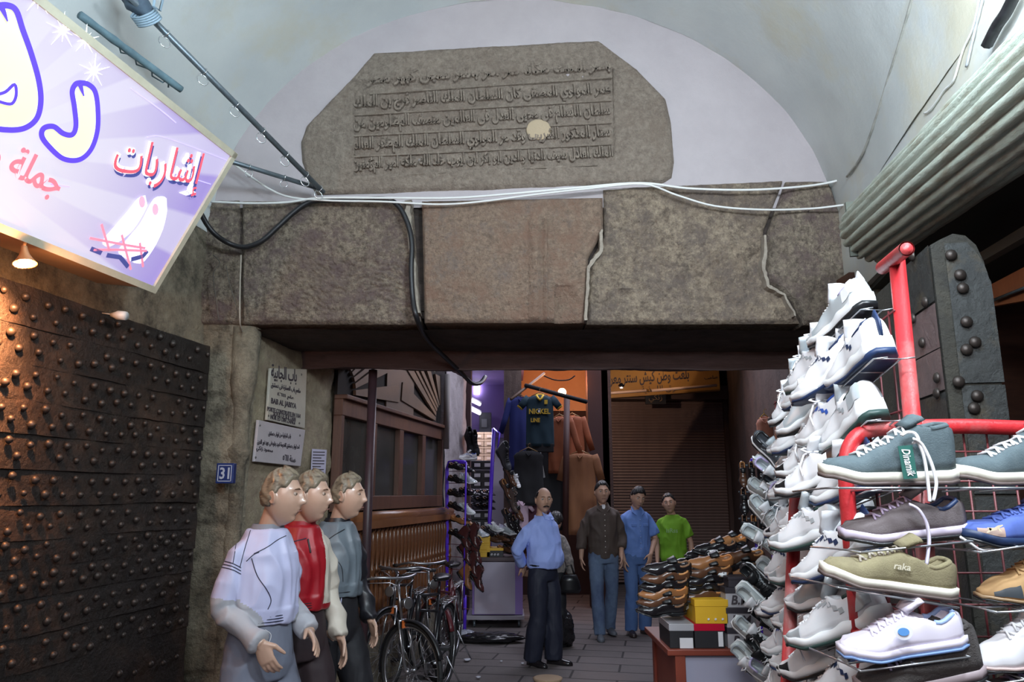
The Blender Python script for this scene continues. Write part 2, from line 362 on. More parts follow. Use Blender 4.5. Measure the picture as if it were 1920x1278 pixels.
bigstones('wall_left', lambda u, v: (LW(5.36 + 1.4*u, 3.0*v), NR), 50, 100, M('yellowish_stone', (.46,.385,.255), .9, c2=(.27,.22,.15), sc=9, c3=(.30,.22,.16), sc3=2.5, bump=2, bsc=40, contrast=.13, det=12), amp=.02, rows=(.3,.8,1.3,1.9,2.45))
mb = MB(); mb.box((-2.6, 5.95, 1.5), (1.3, 1.2, 3)); struct(mb.obj('trim_15', jambst))
# engaged half column at the corner of the jamb
mb = MB(); o = Vector((-1.93, 5.32, 0))
mb.lathe([(.09, 0), (.09, .2), (.06, .24), (.055, 1.95), (.075, 1.98), (.085, 2.02), (.06, 2.06), (.058, 2.32), (.09, 2.5), (.10, 2.9)], o, 16); struct(mb.obj('trim_16', jambst))
# right jamb
mb = MB(); mb.box((3.0, 5.8, 1.5), (1.2, 1.2, 3)); struct(mb.obj('trim_17', jambst))
# walls that carry the vault: left one behind the gate leaf, right one with the shop opening
def side(x5, y0, y1, z0, z1, th, sgn, name, m):
    mb = MB(); a = Vector((x5 - .193*(5.22-y0), y0, z0)); b = Vector((x5 - .193*(5.22-y1), y1, z0)); t = NR*th*sgn; h = Vector((0,0,z1-z0))
    mb.hexa([a, b, b+t, a+t, a+h, b+h, b+t+h, a+t+h]); return struct(mb.obj(name, m))
side(VX-VH, -3, 5.3, 0, 3.72, .4, -1, 'wall_left_side', jambst).name = 'wall_left_front'
side(VX+VH, -3, 5.3, 3.05, 3.72, .4, 1, 'wall_right_top', plaster).name = 'wall_right'
side(VX+VH, 4.7, 5.3, 0, 3.1, .4, 1, 'wall_r', jambst).name = 'wall_right_pier'
shopwood = M('dark_brown_wood', (.10,.038,.022), .6, c2=(.045,.018,.012), sc=4, stretch=(1,1,6))
side(VX+VH+1.3, -1, 5.3, 0, 3.1, .2, 1, 'wall_r', shopwood).name = 'wall_right_shop'
BXq = MB(); BXq.box((3.4, 5.0, 1.6), (2.2, .2, 3.2)); struct(BXq.obj('wall_shop_far', shopwood)); mb = MB(); a = Vector((2.2, -1, 3.05)); mb.hexa([(1.1,-1,3.02),(2.45,5.2,3.02),(3.9,5.2,3.02),(2.6,-1,3.02),(1.1,-1,3.1),(2.45,5.2,3.1),(3.9,5.2,3.1),(2.6,-1,3.1)]); struct(mb.obj('ceiling_shop', M('dark_grey_green_wood', (.035,.04,.038), .7)))
# passage right wall, street end
darkstone = M('dark_brown_stone', (.075,.042,.034), .9, c2=(.035,.022,.02), sc=3, bump=1.5, bsc=20)
mb = MB()
def RW(Y, z): return Vector((2.5 + .193*(Y-5.5), Y, z))
mb.grid(lambda u, v: RW(5.4+11*u, 5*v) + NR*(.03*fr(RW(5.4+11*u, 5*v), 1.5, 5)), 60, 40)
mb.hexa([RW(5.4,0)+NR*.1, RW(16.4,0)+NR*.1, RW(16.4,0)+NR*.4, RW(5.4,0)+NR*.4, RW(5.4,5)+NR*.1, RW(16.4,5)+NR*.1, RW(16.4,5)+NR*.4, RW(5.4,5)+NR*.4]); struct(mb.obj('wall_right_street', darkstone))
mb = MB(); mb.box((1.5, 15.5, 2.6), (9, .3, 5.2)); struct(mb.obj('wall_street_end', darkstone))
mb = MB(); mb.box((1.3, 14.2, 5.1), (9, 3.6, .2)); mb.box((1.3, 7.6, 5.1), (8, 1.6, .2)); struct(mb.obj('ceiling_street', darkstone))
# ================================================================ metals and common materials
iron = M('dark_iron_plate', (.030,.021,.017), .5, metal=.35, c2=(.014,.011,.010), sc=4, c3=(.075,.045,.03), sc3=2.2, bump=1.2, bsc=30)
stud = M('iron_stud', (.055,.045,.04), .45, metal=.55, c2=(.05,.04,.035), sc=20)
steel = M('grey_steel', (.20,.24,.27), .4, metal=.6, c2=(.12,.15,.17), sc=20)
chrome = M('chrome', (.75,.76,.78), .2, metal=1)
black = M('black_plastic', (.012,.012,.014), .4)
blackr = M('black_rubber', (.018,.018,.02), .6)
whitec = M('white_cable', (.68,.68,.66), .5)
redp = M('red_paint', (.55,.03,.035), .35, c2=(.40,.02,.028), sc=6, c3=(.30,.16,.15), sc3=3, bump=.3, bsc=30)
cream = M('cream_paint', (.62,.58,.44), .6, c2=(.45,.42,.32), sc=8)
# ---------------------------------------------------------------- lettering cut in the inscribed stone
def pxframe(x0, y0, x1, y1, Y):
    a = P(x0, y0, Y); b = P(x1, y1, Y); X = (b-a).normalized(); Z = Vector((0,-1,0)); return a, X, Z.cross(X).normalized(), (b-a).length
rows = [((688,163,1146,136), 26, 'بسر الملك مكانا سر امر باشر سجل كبير مطر'), ((664,212,1146,185), 30, 'عمر المولوي المصفى كان السلطان الملك الناصر فرج بن الملك'),
        ((664,251,1146,225), 30, 'سلطان الاسلام فى محيى العدل فى العالمين منصف المظلومين من'), ((662,291,1146,266), 30, 'ستار المذكور الشريف وقد مر المولوي السلطان الملك المظفر العالم'),
        ((662,326,1150,303), 27, 'الملك العادل سيف الدنيا والدين ابو بكر ابن ايوب خلد الله ملكه امير المؤمنين')]
mb = MB(); mr = MB()
for (a, h, s) in rows:
    o, X, Y, W = pxframe(*a, 5.212); text(mb, s, o - Y*.006, X, Y, height=h*1.28/265, width=W, th=.034, offset=.034)
for a in [(690,137,1146,111), (694,177,1146,146), (663,217,1146,189), (663,256,1146,231), (660,295,1146,271), (659,333,1157,308)]:
    o, X, Y, W = pxframe(*a, 5.214); mr.box(o + X*W/2, (W, .026, .012), X=X, Y=(0,1,0), Z=Y)
for (x0, y0, x1, y1) in [(662,160,658,334), (1150,112,1154,308), (1152,206,1212,176), (1152,196,1215,220), (1213,176,1216,222)]:
    a = P(x0, y0, 5.213); b = P(x1, y1, 5.213); mr.tube([a, b], .006, 5)
t = struct(mb.obj('trim_18', insc)); struct(mr.obj('trim_19', insc))
mb = MB(); mb.ball(P(1010, 243, 5.205), (.095, .012, .085), 20, 10); struct(mb.obj('trim_20', M('ochre_plaster_patch', (.42,.33,.22), .9, bump=.5)))

# ---------------------------------------------------------------- iron plated gate leaf, left
GO = Vector((-2.06, 5.0, 0)); 
def onG(px, py, off=0): return PP(px, py, GO + NR*off, NR)
leaf = thing('iron_plated_gate', 'dark iron-plated wooden gate leaf with rows of round studs, standing open at the left', 'gate', (-2.35, 4.0, 0))
zb_ = [2.705] + [onG(187, y).z for y in (645, 708, 767, 824, 883, 942, 999, 1045, 1095, 1157, 1217)] + [.35, .15, 0.02]
zb_ = sorted(set(round(z, 3) for z in zb_), reverse=True)
def wob(z, s): return z + .012*noise.noise(Vector((s*1.3, z*3, 0))) + .004*noise.noise(Vector((s*9, z*5, 2)))
GL = 2.3
def platefn(i):
    zt, zl = zb_[i], zb_[i+1]
    def f(u, v):
        s = GL*(1-u); z = zl + (zt-zl)*v; z = z + (wob(zt if v > .5 else zl, s) - (zt if v > .5 else zl))*abs(2*v-1)
        if v == 0: z -= .008
        off = .008*(1-v) + .009*fr((s, z*2, i), 2.4, 5) + .01*max(0, nz((s*2, z, i), 1.2))
        return GO - AX*s + Vector((0,0,z)) + NR*off
    return f
for i in range(len(zb_)-1):
    mb = MB(); mb.grid(platefn(i), 70, 8); mb.grid(lambda u, v: platefn(i)(u, 0) - NR*.04*v, 70, 1)
    mb.obj('iron_plate', iron, leaf)
mb = MB(); c = GO - AX*GL/2 - NR*.085 + Vector((0,0,1.36)); mb.box(c, (.14, GL, 2.66), X=NR, Y=AX); mb.obj('wooden_core', M('black_wood', (.03,.022,.018), .8), leaf)
pts = []
for i in range(len(zb_)-1):
    zt, zl = zb_[i], zb_[i+1]
    for k, zz in enumerate([zt - (zt-zl)*.30, zt - (zt-zl)*.72]):
        n = int(GL/.125)
        for j in range(n):
            s = .05 + j*.125 + (.06 if (k+i) % 2 else 0) + random.uniform(-.012, .012); z = zz + random.uniform(-.012, .012)
            if s < GL and random.random() > .04: pts.append(GO - AX*s + Vector((0,0,wob(z, s))) + NR*.017)
vis = [p for p in pts if p.y > 3.25]; vis.sort(key=lambda p: (p-EYEP).length)
def studmesh(mb, c, r): mb.lathe([(r, 0), (r*1.02, .004), (r*.8, r*.62), (r*.42, r*.9), (.001, r)], c, 9, Z=NR, cap=False)
sb = MB(); studmesh(sb, Vector((0,0,0)), .0195); sme = sb.mesh('stud', stud)
for p in vis[:100]:
    o = bpy.data.objects.new('stud', sme); COL.objects.link(o); o.parent = leaf; o.location = p - leaf.location; o.scale = (random.uniform(.8, 1.2),)*3
mb = MB()
for p in vis[100:] + [p for p in pts if p.y <= 3.25]: studmesh(mb, p, .0195*random.uniform(.8, 1.2))
tag(mb.obj('studs', stud, leaf), kind='stuff')

# ---------------------------------------------------------------- gate leaf seen end-on, right
RO = Vector((1.615, 2.75, 0)); TH = .185; RL = 1.9
gr = thing('iron_plated_gate', 'weathered gate leaf seen end-on behind the red shoe rack, rounded top', 'gate', (1.8, 3.6, 0))
plate2 = M('grey_iron_plate', (.075,.08,.078), .5, metal=.4, c2=(.04,.042,.042), sc=9, c3=(.11,.09,.06), sc3=6, bump=1, bsc=30)
plate3 = M('pinkish_plate', (.23,.16,.155), .6, metal=.2, c2=(.15,.11,.11), sc=12, bump=.8, bsc=30)
mb = MB()
prof = [(0, 0), (TH, 0), (TH, 2.50), (TH*.97, 2.58), (TH*.86, 2.65), (TH*.68, 2.69), (TH*.45, 2.70), (TH*.2, 2.68), (0, 2.66)]
mb.prism([(x, z) for x, z in prof], RL, RO + AX*RL, NR, (0,0,1)); mb.obj('wooden_core', M('mossy_wood', (.07,.065,.05), .9, c2=(.03,.03,.028), sc=8, bump=1.5), gr)
for z0, z1 in [(2.12, 2.66), (1.72, 2.11), (.9, 1.71), (.1, .89)]:      # end plates, wrapped round the edge
    mb = MB(); w0 = .045
    def ef(u, v):
        z = z0 + (z1-z0)*v; x = w0 + (TH+.006-w0)*u
        if z > 2.5: x = min(x, TH*(1-.5*((z-2.5)/.2)**2)); z = min(z, 2.50 + .2*math.sqrt(max(0, 1-((x-.06)/(TH-.06))**2)) if x > .06 else 2.7)
        return RO + NR*x + Vector((0,0,z)) - AX*(.010 + .0015*fr((x*3, z, 0), 4, 3))
    mb.grid(ef, 12, 30); mb.obj('edge_plate', plate2, gr)
for z0, z1, m, s0, s1 in [(2.44, 2.66, plate2, 0, .5), (2.26, 2.43, plate3, 0, .42), (2.10, 2.255, plate3, 0, .42), (1.88, 2.09, plate2, 0, .8), (1.60, 1.87, plate2, 0, .8), (.9, 1.59, plate2, 0, 1.2)]:
    mb = MB(); mb.grid(lambda u, v: RO + AX*(s0+(s1-s0)*u) + Vector((0,0,z0+(z1-z0)*v)) - NR*(.008+.0015*fr((u, v, z0), 3, 3)), 14, 10); mb.obj('face_plate', m, gr)
sb = MB(); sb.lathe([(.021, 0), (.022, .003), (.018, .010), (.009, .015), (.001, .016)], (0,0,0), 12, Z=-AX, cap=False); s2 = sb.mesh('stud_end', stud)
sb = MB(); sb.lathe([(.021, 0), (.022, .003), (.018, .010), (.009, .015), (.001, .016)], (0,0,0), 12, Z=-NR, cap=False); s3 = sb.mesh('stud_face', stud)
def onE(px, py): return PP(px, py, RO - AX*.018, AX)
def onF(px, py): return PP(px, py, RO - NR*.014, NR)
for px, py in [(1805,540),(1812,603),(1828,641),(1812,655),(1797,715),(1832,742),(1826,765),(1783,478),(1800,515)]:
    o = bpy.data.objects.new('stud', s2); COL.objects.link(o); o.parent = gr; o.location = onE(px, py) - gr.location
for px, py in [(1736,566),(1713,597),(1730,642),(1758,708),(1758,737),(1712,480)]:
    o = bpy.data.objects.new('stud', s3); COL.objects.link(o); o.parent = gr; o.location = onF(px, py) - gr.location

# ---------------------------------------------------------------- fluted drum of the rolled shop awning
dr = thing('rolled_awning', 'thick pale grey-green fluted roll above the shop opening at the right', 'awning', (2.2, 3.5, 3.4))
mb = MB(); DA = P(1640, 430, 4.0); DD = (P(1900, 212, 2.42) - DA).normalized(); rr = []
for i in range(61):
    s = -2.6*i/60; c = DA - DD*s; ring = []
    for j in range(132):
        a = 2*pi*j/132; fl = abs(sin(a*11)); r = .182 + .024*(fl**.6) - .016 + .003*nz((s*2, a*3, 0), 2) + .004*nz((s*6, a*9, 4), 2)
        ring.append(c + NR*cos(a)*r + Vector((0,0,sin(a)*r*1.04)))
    rr.append(ring)
mb.rings(rr, 0, True, False); mb.obj('fluted_cover', M('awning_grey_green', (.50,.55,.47), .55, c2=(.36,.40,.33), sc=6, c3=(.30,.28,.21), sc3=4, bump=.8, bsc=30, stretch=(3,1,3)), dr)
mb = MB(); mb.rings([rr[0], [DA + (p-DA)*.86 for p in rr[0]]], 0, False, False); mb.box(DA - AX*.03, (.30, .02, .32), X=NR, Y=AX); mb.obj('end_cap', M('awning_end', (.10,.11,.09), .8), dr)
# inside of the shop opening at the right
mb = MB(); a = PP(1845, 540, (2.1, 2.6, 0), NR); 
m_or = M('orange_brown_board', (.42,.13,.04), .55, c2=(.30,.085,.03), sc=3, stretch=(1,6,1))
def onS(px, py, off=.35): o = Vector((VX+VH-.193*5.22, 0, 0)) + NR*off; return PP(px, py, o, NR)
q = [onS(1835, 545), onS(1940, 490), onS(1940, 560), onS(1838, 578)]
mb.poly(q, NR, .04); tag(mb.obj('sign_board', m_or), 'orange-brown wooden board across the dark shop opening at the right', 'board')
mb = MB(); mb.tube([onS(1862, 563, .33), onS(1945, 530, .33)], .008, 6); tag(mb.obj('metal_rod', steel), 'thin metal rod lying along the orange-brown board', 'rod')
mb = MB(); a, b_ = onS(1825, 495, .3), onS(1945, 425, .3); mb.box((a+b_)/2, ((b_-a).length, .05, .05), X=(b_-a).normalized(), Y=NR, Z=(b_-a).normalized().cross(NR)); tag(mb.obj('shop_beam', M('grey_green_wood', (.16,.18,.16), .7)), 'grey-green wooden beam over the dark shop opening at the right', 'beam')

# ---------------------------------------------------------------- lit sign
sT = P(437, 290, 4.0); sB = P(287, 542, 4.0); SU = (sT-sB).normalized(); SN = AX.cross(SU).normalized()
if SN.y > 0 or SN.x < 0: SN = -SN
SH = (sT-sB).length
sg = thing('light_box_sign', 'large lit lavender shop sign with Arabic lettering hanging at the upper left', 'sign', tuple(sB))
def onSg(px, py, off=.004): return PP(px, py, sB + SN*off, SN)
LL = 2.6
mb = MB(); bk = Vector((-.30, 0, .03)); z0 = Vector((0,0,0))
A_ = [sB - SN*.012, sB - SN*.012 - AX*LL, sT - SN*.012 - AX*LL, sT - SN*.012]
mb.hexa([A_[0], A_[1], A_[1]+bk, A_[0]+bk, A_[3], A_[2], A_[2]+bk, A_[3]+bk]); mb.obj('box', M('sign_box_metal', (.36,.25,.17), .6, c2=(.25,.17,.12), sc=4), sg)
mb = MB()
for a, b_ in ((sB, sB-AX*LL), (sT, sT-AX*LL), (sB, sT)):
    d = (b_-a); mb.box((a+b_)/2 , (d.length+.03, .03, .035), X=d.normalized(), Y=SN, Z=SN.cross(d).normalized())
mb.obj('frame', cream, sg)
# printed face: rays and flowers on lavender
pf = bpy.data.materials.new('sign_print'); pf.use_nodes = True; nt = pf.node_tree; N = nt.nodes; L = nt.links; b = N['Principled BSDF']
uvn = N.new('ShaderNodeUVMap'); uvn.uv_map = 'UVMap'
cen = N.new('ShaderNodeVectorMath'); cen.operation = 'SUBTRACT'; cen.inputs[1].default_value = (-1.35, .22, 0); L.new(uvn.outputs[0], cen.inputs[0])
sep = N.new('ShaderNodeSeparateXYZ'); L.new(cen.outputs[0], sep.inputs[0])
at = N.new('ShaderNodeMath'); at.operation = 'ARCTAN2'; L.new(sep.outputs[1], at.inputs[0]); L.new(sep.outputs[0], at.inputs[1])
ml = N.new('ShaderNodeMath'); ml.operation = 'MULTIPLY'; ml.inputs[1].default_value = 17; L.new(at.outputs[0], ml.inputs[0])
sn = N.new('ShaderNodeMath'); sn.operation = 'SINE'; L.new(ml.outputs[0], sn.inputs[0])
mr_ = N.new('ShaderNodeMapRange'); mr_.inputs[1].default_value = -.15; mr_.inputs[2].default_value = .15; mr_.inputs[4].default_value = .45; L.new(sn.outputs[0], mr_.inputs[0])
ln = N.new('ShaderNodeVectorMath'); ln.operation = 'LENGTH'; L.new(cen.outputs[0], ln.inputs[0])
gr_ = N.new('ShaderNodeMapRange'); gr_.inputs[1].default_value = .25; gr_.inputs[2].default_value = 1.35; L.new(ln.outputs['Value'], gr_.inputs[0])
x1 = N.new('ShaderNodeMix'); x1.data_type = 'RGBA'; x1.inputs['A'].default_value = (.93,.90,1,1); x1.inputs['B'].default_value = (.36,.27,.74,1); L.new(gr_.outputs[0], x1.inputs['Factor'])
x2 = N.new('ShaderNodeMix'); x2.data_type = 'RGBA'; x2.inputs['B'].default_value = (.90,.88,1,1); L.new(mr_.outputs[0], x2.inputs['Factor']); L.new(x1.outputs['Result'], x2.inputs['A'])
L.new(x2.outputs['Result'], b.inputs['Emission Color']); b.inputs['Emission Strength'].default_value = .92; b.inputs['Base Color'].default_value = (.1,.1,.1,1); b.inputs['Roughness'].default_value = .4
mb = MB(); mb.add([sB, sB-AX*LL, sT-AX*LL, sT], [(0,1,2,3)])
uvs = [(0, 0), (-LL, 0), (-LL, SH), (0, SH)]
fo = mb.obj('printed_face', pf, sg, fix=False); uv = fo.data.uv_layers.new(name='UVMap')
for i, l in enumerate(fo.data.loops): uv.data[i].uv = uvs[l.vertex_index]
def E(name, c, s=.9): return M(name, c, .5, emit=s)
e_blue, e_lime, e_white, e_red, e_navy, e_green = E('print_blue', (.09,.05,.62)), E('print_pale_lime', (.78,.86,.42), .95), E('print_white', (1,1,1), 1.05), E('print_red', (.82,.09,.13)), E('print_navy', (.05,.06,.22)), E('print_grey_lime', (.50,.58,.36))
def smooth(p, k=6):
    out = []
    for i in range(len(p)-1):
        a, b1, c, d = p[max(i-1,0)], p[i], p[i+1], p[min(i+2, len(p)-1)]
        for j in range(k):
            t = j/k; out.append(tuple(.5*((2*b1[q]) + (-a[q]+c[q])*t + (2*a[q]-5*b1[q]+4*c[q]-d[q])*t*t + (-a[q]+3*b1[q]-3*c[q]+d[q])*t**3) for q in range(len(b1))))
    out.append(tuple(p[-1])); return out
def outline(px, name, m1, m2, g):    # closed letter shape with a coloured rim
    p = smooth(px + [px[0]], 7)[:-1]; cx = sum(a for a, _ in p)/len(p); cy = sum(c for _, c in p)/len(p)
    mb = MB(); mb.poly([onSg(x, y, .005) for x, y in p], SN, .003); mb.obj(name, m1, sg)
    mb = MB(); q = [onSg(x, y, .009) for x, y in p]; mb.stroke(q + [q[0], q[1]], .0115, .003, SN); mb.obj(name + '_rim', m2, sg)
# letter forms: the long bodied letter at the edge of the frame and the hooked letter beside it
outline([(-30,20),(-8,12),(14,10),(30,20),(42,55),(58,100),(72,150),(76,190),(68,222),(45,240),(12,243),(-20,235),(-60,200),(-60,90)], 'big_letter', e_lime, e_blue, None)
outline([(150,155),(165,158),(178,172),(183,205),(182,245),(170,280),(148,299),(118,297),(92,275),(78,255),(82,240),(100,237),(118,250),(135,252),(142,235),(139,200),(135,172),(141,158)], 'hooked_letter', e_lime, e_blue, None)
mb = MB(); mb.poly([onSg(x, y, .010) for x, y in smooth([(-10,178),(10,172),(27,158),(30,178),(22,194),(4,192),(-10,186)], 4)], SN, .002); mb.obj('letter_eye', E('print_lilac', (.80,.76,1)), sg)
mb = MB(); q = [onSg(x, y, .012) for x, y in smooth([(-10,178),(10,172),(27,158),(30,178),(22,194),(4,192),(-10,186)], 4)]; mb.stroke(q, .006, .002, SN); mb.obj('letter_eye_rim', e_blue, sg)
for a in ([(150,158),(153,168),(157,180)], [(2,12),(8,25),(14,40)]):
    mb = MB(); mb.stroke([onSg(x, y, .012) for x, y in a], [.012,.008,.002], .002, SN); mb.obj('letter_notch', e_blue, sg)
# red word with white outline and navy drop
SX = -AX   # runs away from the lens to the near end
def sgtext(name, s, p0, p1, h, m, off, offs=0.0, th=.002):
    a = onSg(*p0); b1 = onSg(*p1); X = (b1-a).normalized(); Y = SN.cross(X).normalized()
    mb = MB(); text(mb, s, a + SN*off, X, Y, height=h, width=(b1-a).length, th=th, offset=offs); mb.obj(name, m, sg)
for nm_, m_, of_, wd_, dx, dy in (('word_shadow', e_navy, .002, .02, 2, 7), ('word_outline', e_white, .005, .035, 0, 0), ('word', e_red, .008, -.004, 0, 0)):
    sgtext(nm_, 'إشاربات', (201+dx, 345+dy), (364+dx, 368+dy), .245, m_, of_, wd_)
sgtext('small_word', 'جملة و', (-40, 322), (96, 382), .17, E('print_light_red', (.88,.16,.22)), .006, .02)
# stars
for (x, y, s) in ((118,57,26),(160,74,22),(176,133,26),(72,-5,24)):
    mb = MB(); c = onSg(x, y, .006)
    for k in range(10):
        a = pi*k/5 + .2; d = (AX*cos(a) + SU*sin(a)); q = SN.cross(d); ln_ = s/330*(1 if k % 2 else .6); mb.poly([c + q*.005, c + d*ln_, c - q*.005, c - d*.005], SN, .002)
    mb.poly([c + (AX*cos(j*pi/6)+SU*sin(j*pi/6))*.014 for j in range(12)], SN, .002); mb.obj('printed_star', e_white, sg)
# two veiled figures printed at the corner
e_veil = E('print_veil', (.80,.78,.96), .95); e_face = E('print_pink', (.75,.36,.48))
for sh, fc in (([(312,372),(306,368),(292,370),(282,382),(262,420),(238,448),(222,470),(232,482),(262,494),(285,470),(305,430),(313,395)], (291,392)), ([(272,366),(258,372),(240,395),(214,425),(192,452),(205,462),(240,440),(262,412),(276,385)], (266,378))):
    mb = MB(); mb.poly([onSg(x, y, .005) for x, y in smooth(sh, 3)], SN, .002); mb.obj('veiled_figure', e_veil, sg)
    mb = MB(); mb.poly([onSg(fc[0] + 7*cos(a)*.8, fc[1] + 11*sin(a), .009) for a in [2*pi*k/12 for k in range(12)]], SN, .002); mb.obj('face', e_face, sg)
mb = MB()
for p in ([(168,446),(230,458),(272,465)], [(175,468),(225,468),(275,470)], [(190,420),(205,470)], [(228,440),(245,505)], [(262,455),(268,500)]): mb.stroke([onSg(x, y, .009) for x, y in p], .006, .002, SN)
mb.obj('chair_print', E('print_rose', (.72,.22,.32)), sg)
mb = MB()
for p in ([(200,478),(225,482),(240,500)], [(170,466),(190,474)], [(246,486),(268,480),(276,470)]): mb.stroke([onSg(x, y, .009) for x, y in p], .012, .002, SN)
mb.obj('shoe_print', e_navy, sg)
for p in ([(275,258),(300,255),(360,275),(425,300)], [(245,165),(300,205),(330,230)], [(330,325),(395,345)], [(95,345),(130,350)]):
    mb = MB(); mb.stroke([onSg(x, y, .004) for x, y in smooth(p, 4)], .003, .0015, SN); mb.obj('printed_scroll', E('print_violet', (.46,.40,.80)), sg)

# warm clip lamp under the sign
lp = P(47, 490, 3.15)
lm = thing('clip_lamp', 'small lit spotlight clipped under the lavender sign', 'lamp', tuple(lp))
mb = MB(); dn = Vector((.25, -.1, -1)).normalized(); mb.lathe([(.012, .075), (.016, .05), (.022, .03), (.045, -.01), (.047, -.012), (.043, -.008), (.02, .03)], lp, 14, Z=-dn, cap=False); mb.tube([lp - dn*.075, lp + Vector((-.02, .02, .13))], .007, 6); mb.obj('reflector', M('lamp_brass', (.65,.33,.15), .35, metal=.6), lm)
mb = MB(); mb.ball(lp - dn*.012, .026, 12, 8); mb.obj('bulb', M('warm_bulb', (1,.70,.36), emit=14), lm)
spot('warm_lamp_light', lp + dn*.03, lp + Vector((-.5, .0, -.45)), 620, (1, .40, .15), 115, 1, .03)
point('warm_lamp_glow', lp + Vector((.03, -.02, -.05)), 22, (1, .42, .15), .03)
mb = MB(); c = onG(236, 592, .16); mb.lathe([(.024, 0), (.026, .05), (.018, .07), (.012, .095)], c, 12, Z=(-.8, .2, .1)); mb.tube([c + Vector((-.07, .02, .01)), c + Vector((-.17, .05, .03))], .003, 5)
tag(mb.obj('lamp_socket', M('grey_white_porcelain', (.55,.55,.55), .3)), 'small pale empty lamp socket at the top of the left gate leaf', 'lamp socket')

# ---------------------------------------------------------------- pipes with rings
def pipe(pts, r, label, name='metal_pipe', m=steel):
    mb = MB(); mb.tube(pts, r, 12); return tag(mb.obj(name, m), label, 'pipe')
pa, pb = P(232, -18, 3.5), P(606, 360, 5.07)
pipe([pa, pb], .0185, 'long grey steel pipe with rings running down from the ceiling at the upper left')
pc, pd = P(425, 300, 4.75), P(600, 354, 5.08)
pipe([pc - (pd-pc)*.9, pd], .0165, 'short grey steel pipe with two rings reaching from behind the sign to the wall')
def ring(c, r, w, X, Y, m): m.tube([c + X*cos(a)*r + Y*sin(a)*r for a in [2*pi*k/18 for k in range(19)]], w, 6, cap=False)
def hook(px, py, a, b1, label, s=1):
    d = (b1-a).normalized(); mb = MB(); z0 = (a + d*((P(px, py, a.y)-a).dot(d)))
    best = min((k/200 for k in range(201)), key=lambda k: (lambda p: ((p.x/( p.y) ) - (P(px, py, p.y).x/p.y))**2 + ((p.z-EYE)/p.y - (P(px, py, p.y).z-EYE)/p.y)**2)(a + (b1-a)*k))
    c = a + (b1-a)*best; X = d.cross(Vector((0,0,1))).normalized(); Z = Vector((0,0,1))
    ring(c, .024, .0028, X, d.cross(X), mb); c2 = c - Z*.052*s - X*.006; ring(c2, .031*s, .003, (X*.5 + d*.86).normalized(), Z, mb)
    tag(mb.obj('curtain_ring', chrome), label, 'ring', 'chrome rings hanging on the two pipes')
ordw = ['highest', 'second', 'third', 'fourth', 'fifth', 'sixth', 'lowest']
for i, (x, y) in enumerate([(312,63),(382,133),(440,196),(492,246),(538,288),(576,324),(600,352)]): hook(x, y, pa, pb, '%s chrome ring on the long grey pipe, counted from the top' % ordw[i])
for i, (x, y) in enumerate([(468,313),(533,334)]): hook(x, y, pc, pd, ['chrome ring on the short pipe nearer the lavender sign', 'chrome ring on the short pipe nearer the inscribed stone'][i], .85)
# bundle tied round the top of the long pipe
bd = thing('tied_cloth_bundle', 'dark blue-grey cloth bundle tied with cord at the top of the long pipe', 'bundle', tuple(P(275, 8, 3.6)))
mb = MB(); rr = []
for i in range(14):
    t = i/13; c = P(225+62*t, -25+60*t, 3.62); rr.append([c + (Vector((1,0,.6)).normalized()*cos(a) + Vector((0,1,0))*sin(a))*(.045*sin(pi*(.08+t*.84))*(1+.4*nz((cos(a), sin(a), t*3), 1.5))+.012) for a in [2*pi*k/14 for k in range(14)]])
mb.rings(rr); mb.obj('cloth', M('blue_grey_cloth', (.10,.15,.20), .8, c2=(.05,.07,.10), sc=14), bd)
mb = MB()
for k in range(5): 
    p = [P(268+k*3+ 22*cos(a), 24 + k*4 - 12*cos(a)*.6 + 7*sin(a), 3.6 - .05*sin(a)) for a in [2*pi*j/16 for j in range(17)]]; mb.tube(p, .006, 6)
mb.tube([P(292, -20, 3.55), P(288, 12, 3.55), P(300, 20, 3.55), P(310, -20, 3.55)], .008, 6); mb.obj('cord', M('blue_cord', (.28,.38,.46), .8), bd)
mb = MB(); p = [P(150+190*t/12, 28+140*t/12, 3.45 + .6*t/12) for t in range(13)]; mb.tube(p, [.022+.006*nz((t, 0, 0), .9) for t in range(13)], 10); mb.tube([P(212+k*10, 76+k*8, 3.7 + k*.03) + Vector((.02*cos(k*2), 0, .03*sin(k*2))) for k in range(12)], .005, 5)
tag(mb.obj('rolled_cloth', M('teal_rolled_cloth', (.16,.26,.30), .7, c2=(.08,.13,.16), sc=12)), 'rolled blue-grey cloth lying along the upper edge of the lavender sign', 'cloth roll')

# ---------------------------------------------------------------- cables
def onVault(px, py, inset=.012):
    d = ray(px, py); t = 2.0
    while t < 9:
        p = EYEP + d*t; cx = VX - .193*(5.22-p.y); e = ((p.x-cx)/(VH-inset))**2 + ((p.z-VZ)/(VR-inset))**2
        if p.y > 5.15 or (p.z > VZ and e >= 1) or (p.z <= VZ and abs(p.x-cx) > VH-inset): return p
        t += .01
    return EYEP + d*t
def cable(pts, r, m, label, name='cable', cat='cable', fn=None, n=7):
    mb = MB(); pp = [(fn(*p) if fn else P(*p)) for p in smooth(pts, 5)]; mb.tube(pp, r, n); return tag(mb.obj(name, m), label, cat)
yc = 5.08
cable([(395,378,yc),(470,381,yc),(540,379,yc),(600,371,yc),(720,371,yc),(850,371,yc),(960,363,yc),(1080,352,yc),(1200,343,yc),(1290,353,yc),(1400,356,yc),(1500,350,yc),(1560,341,yc-.02),(1590,330,yc-.08)], .0085, whitec, 'white cable strung across the wall above the lintel, upper of the pair')
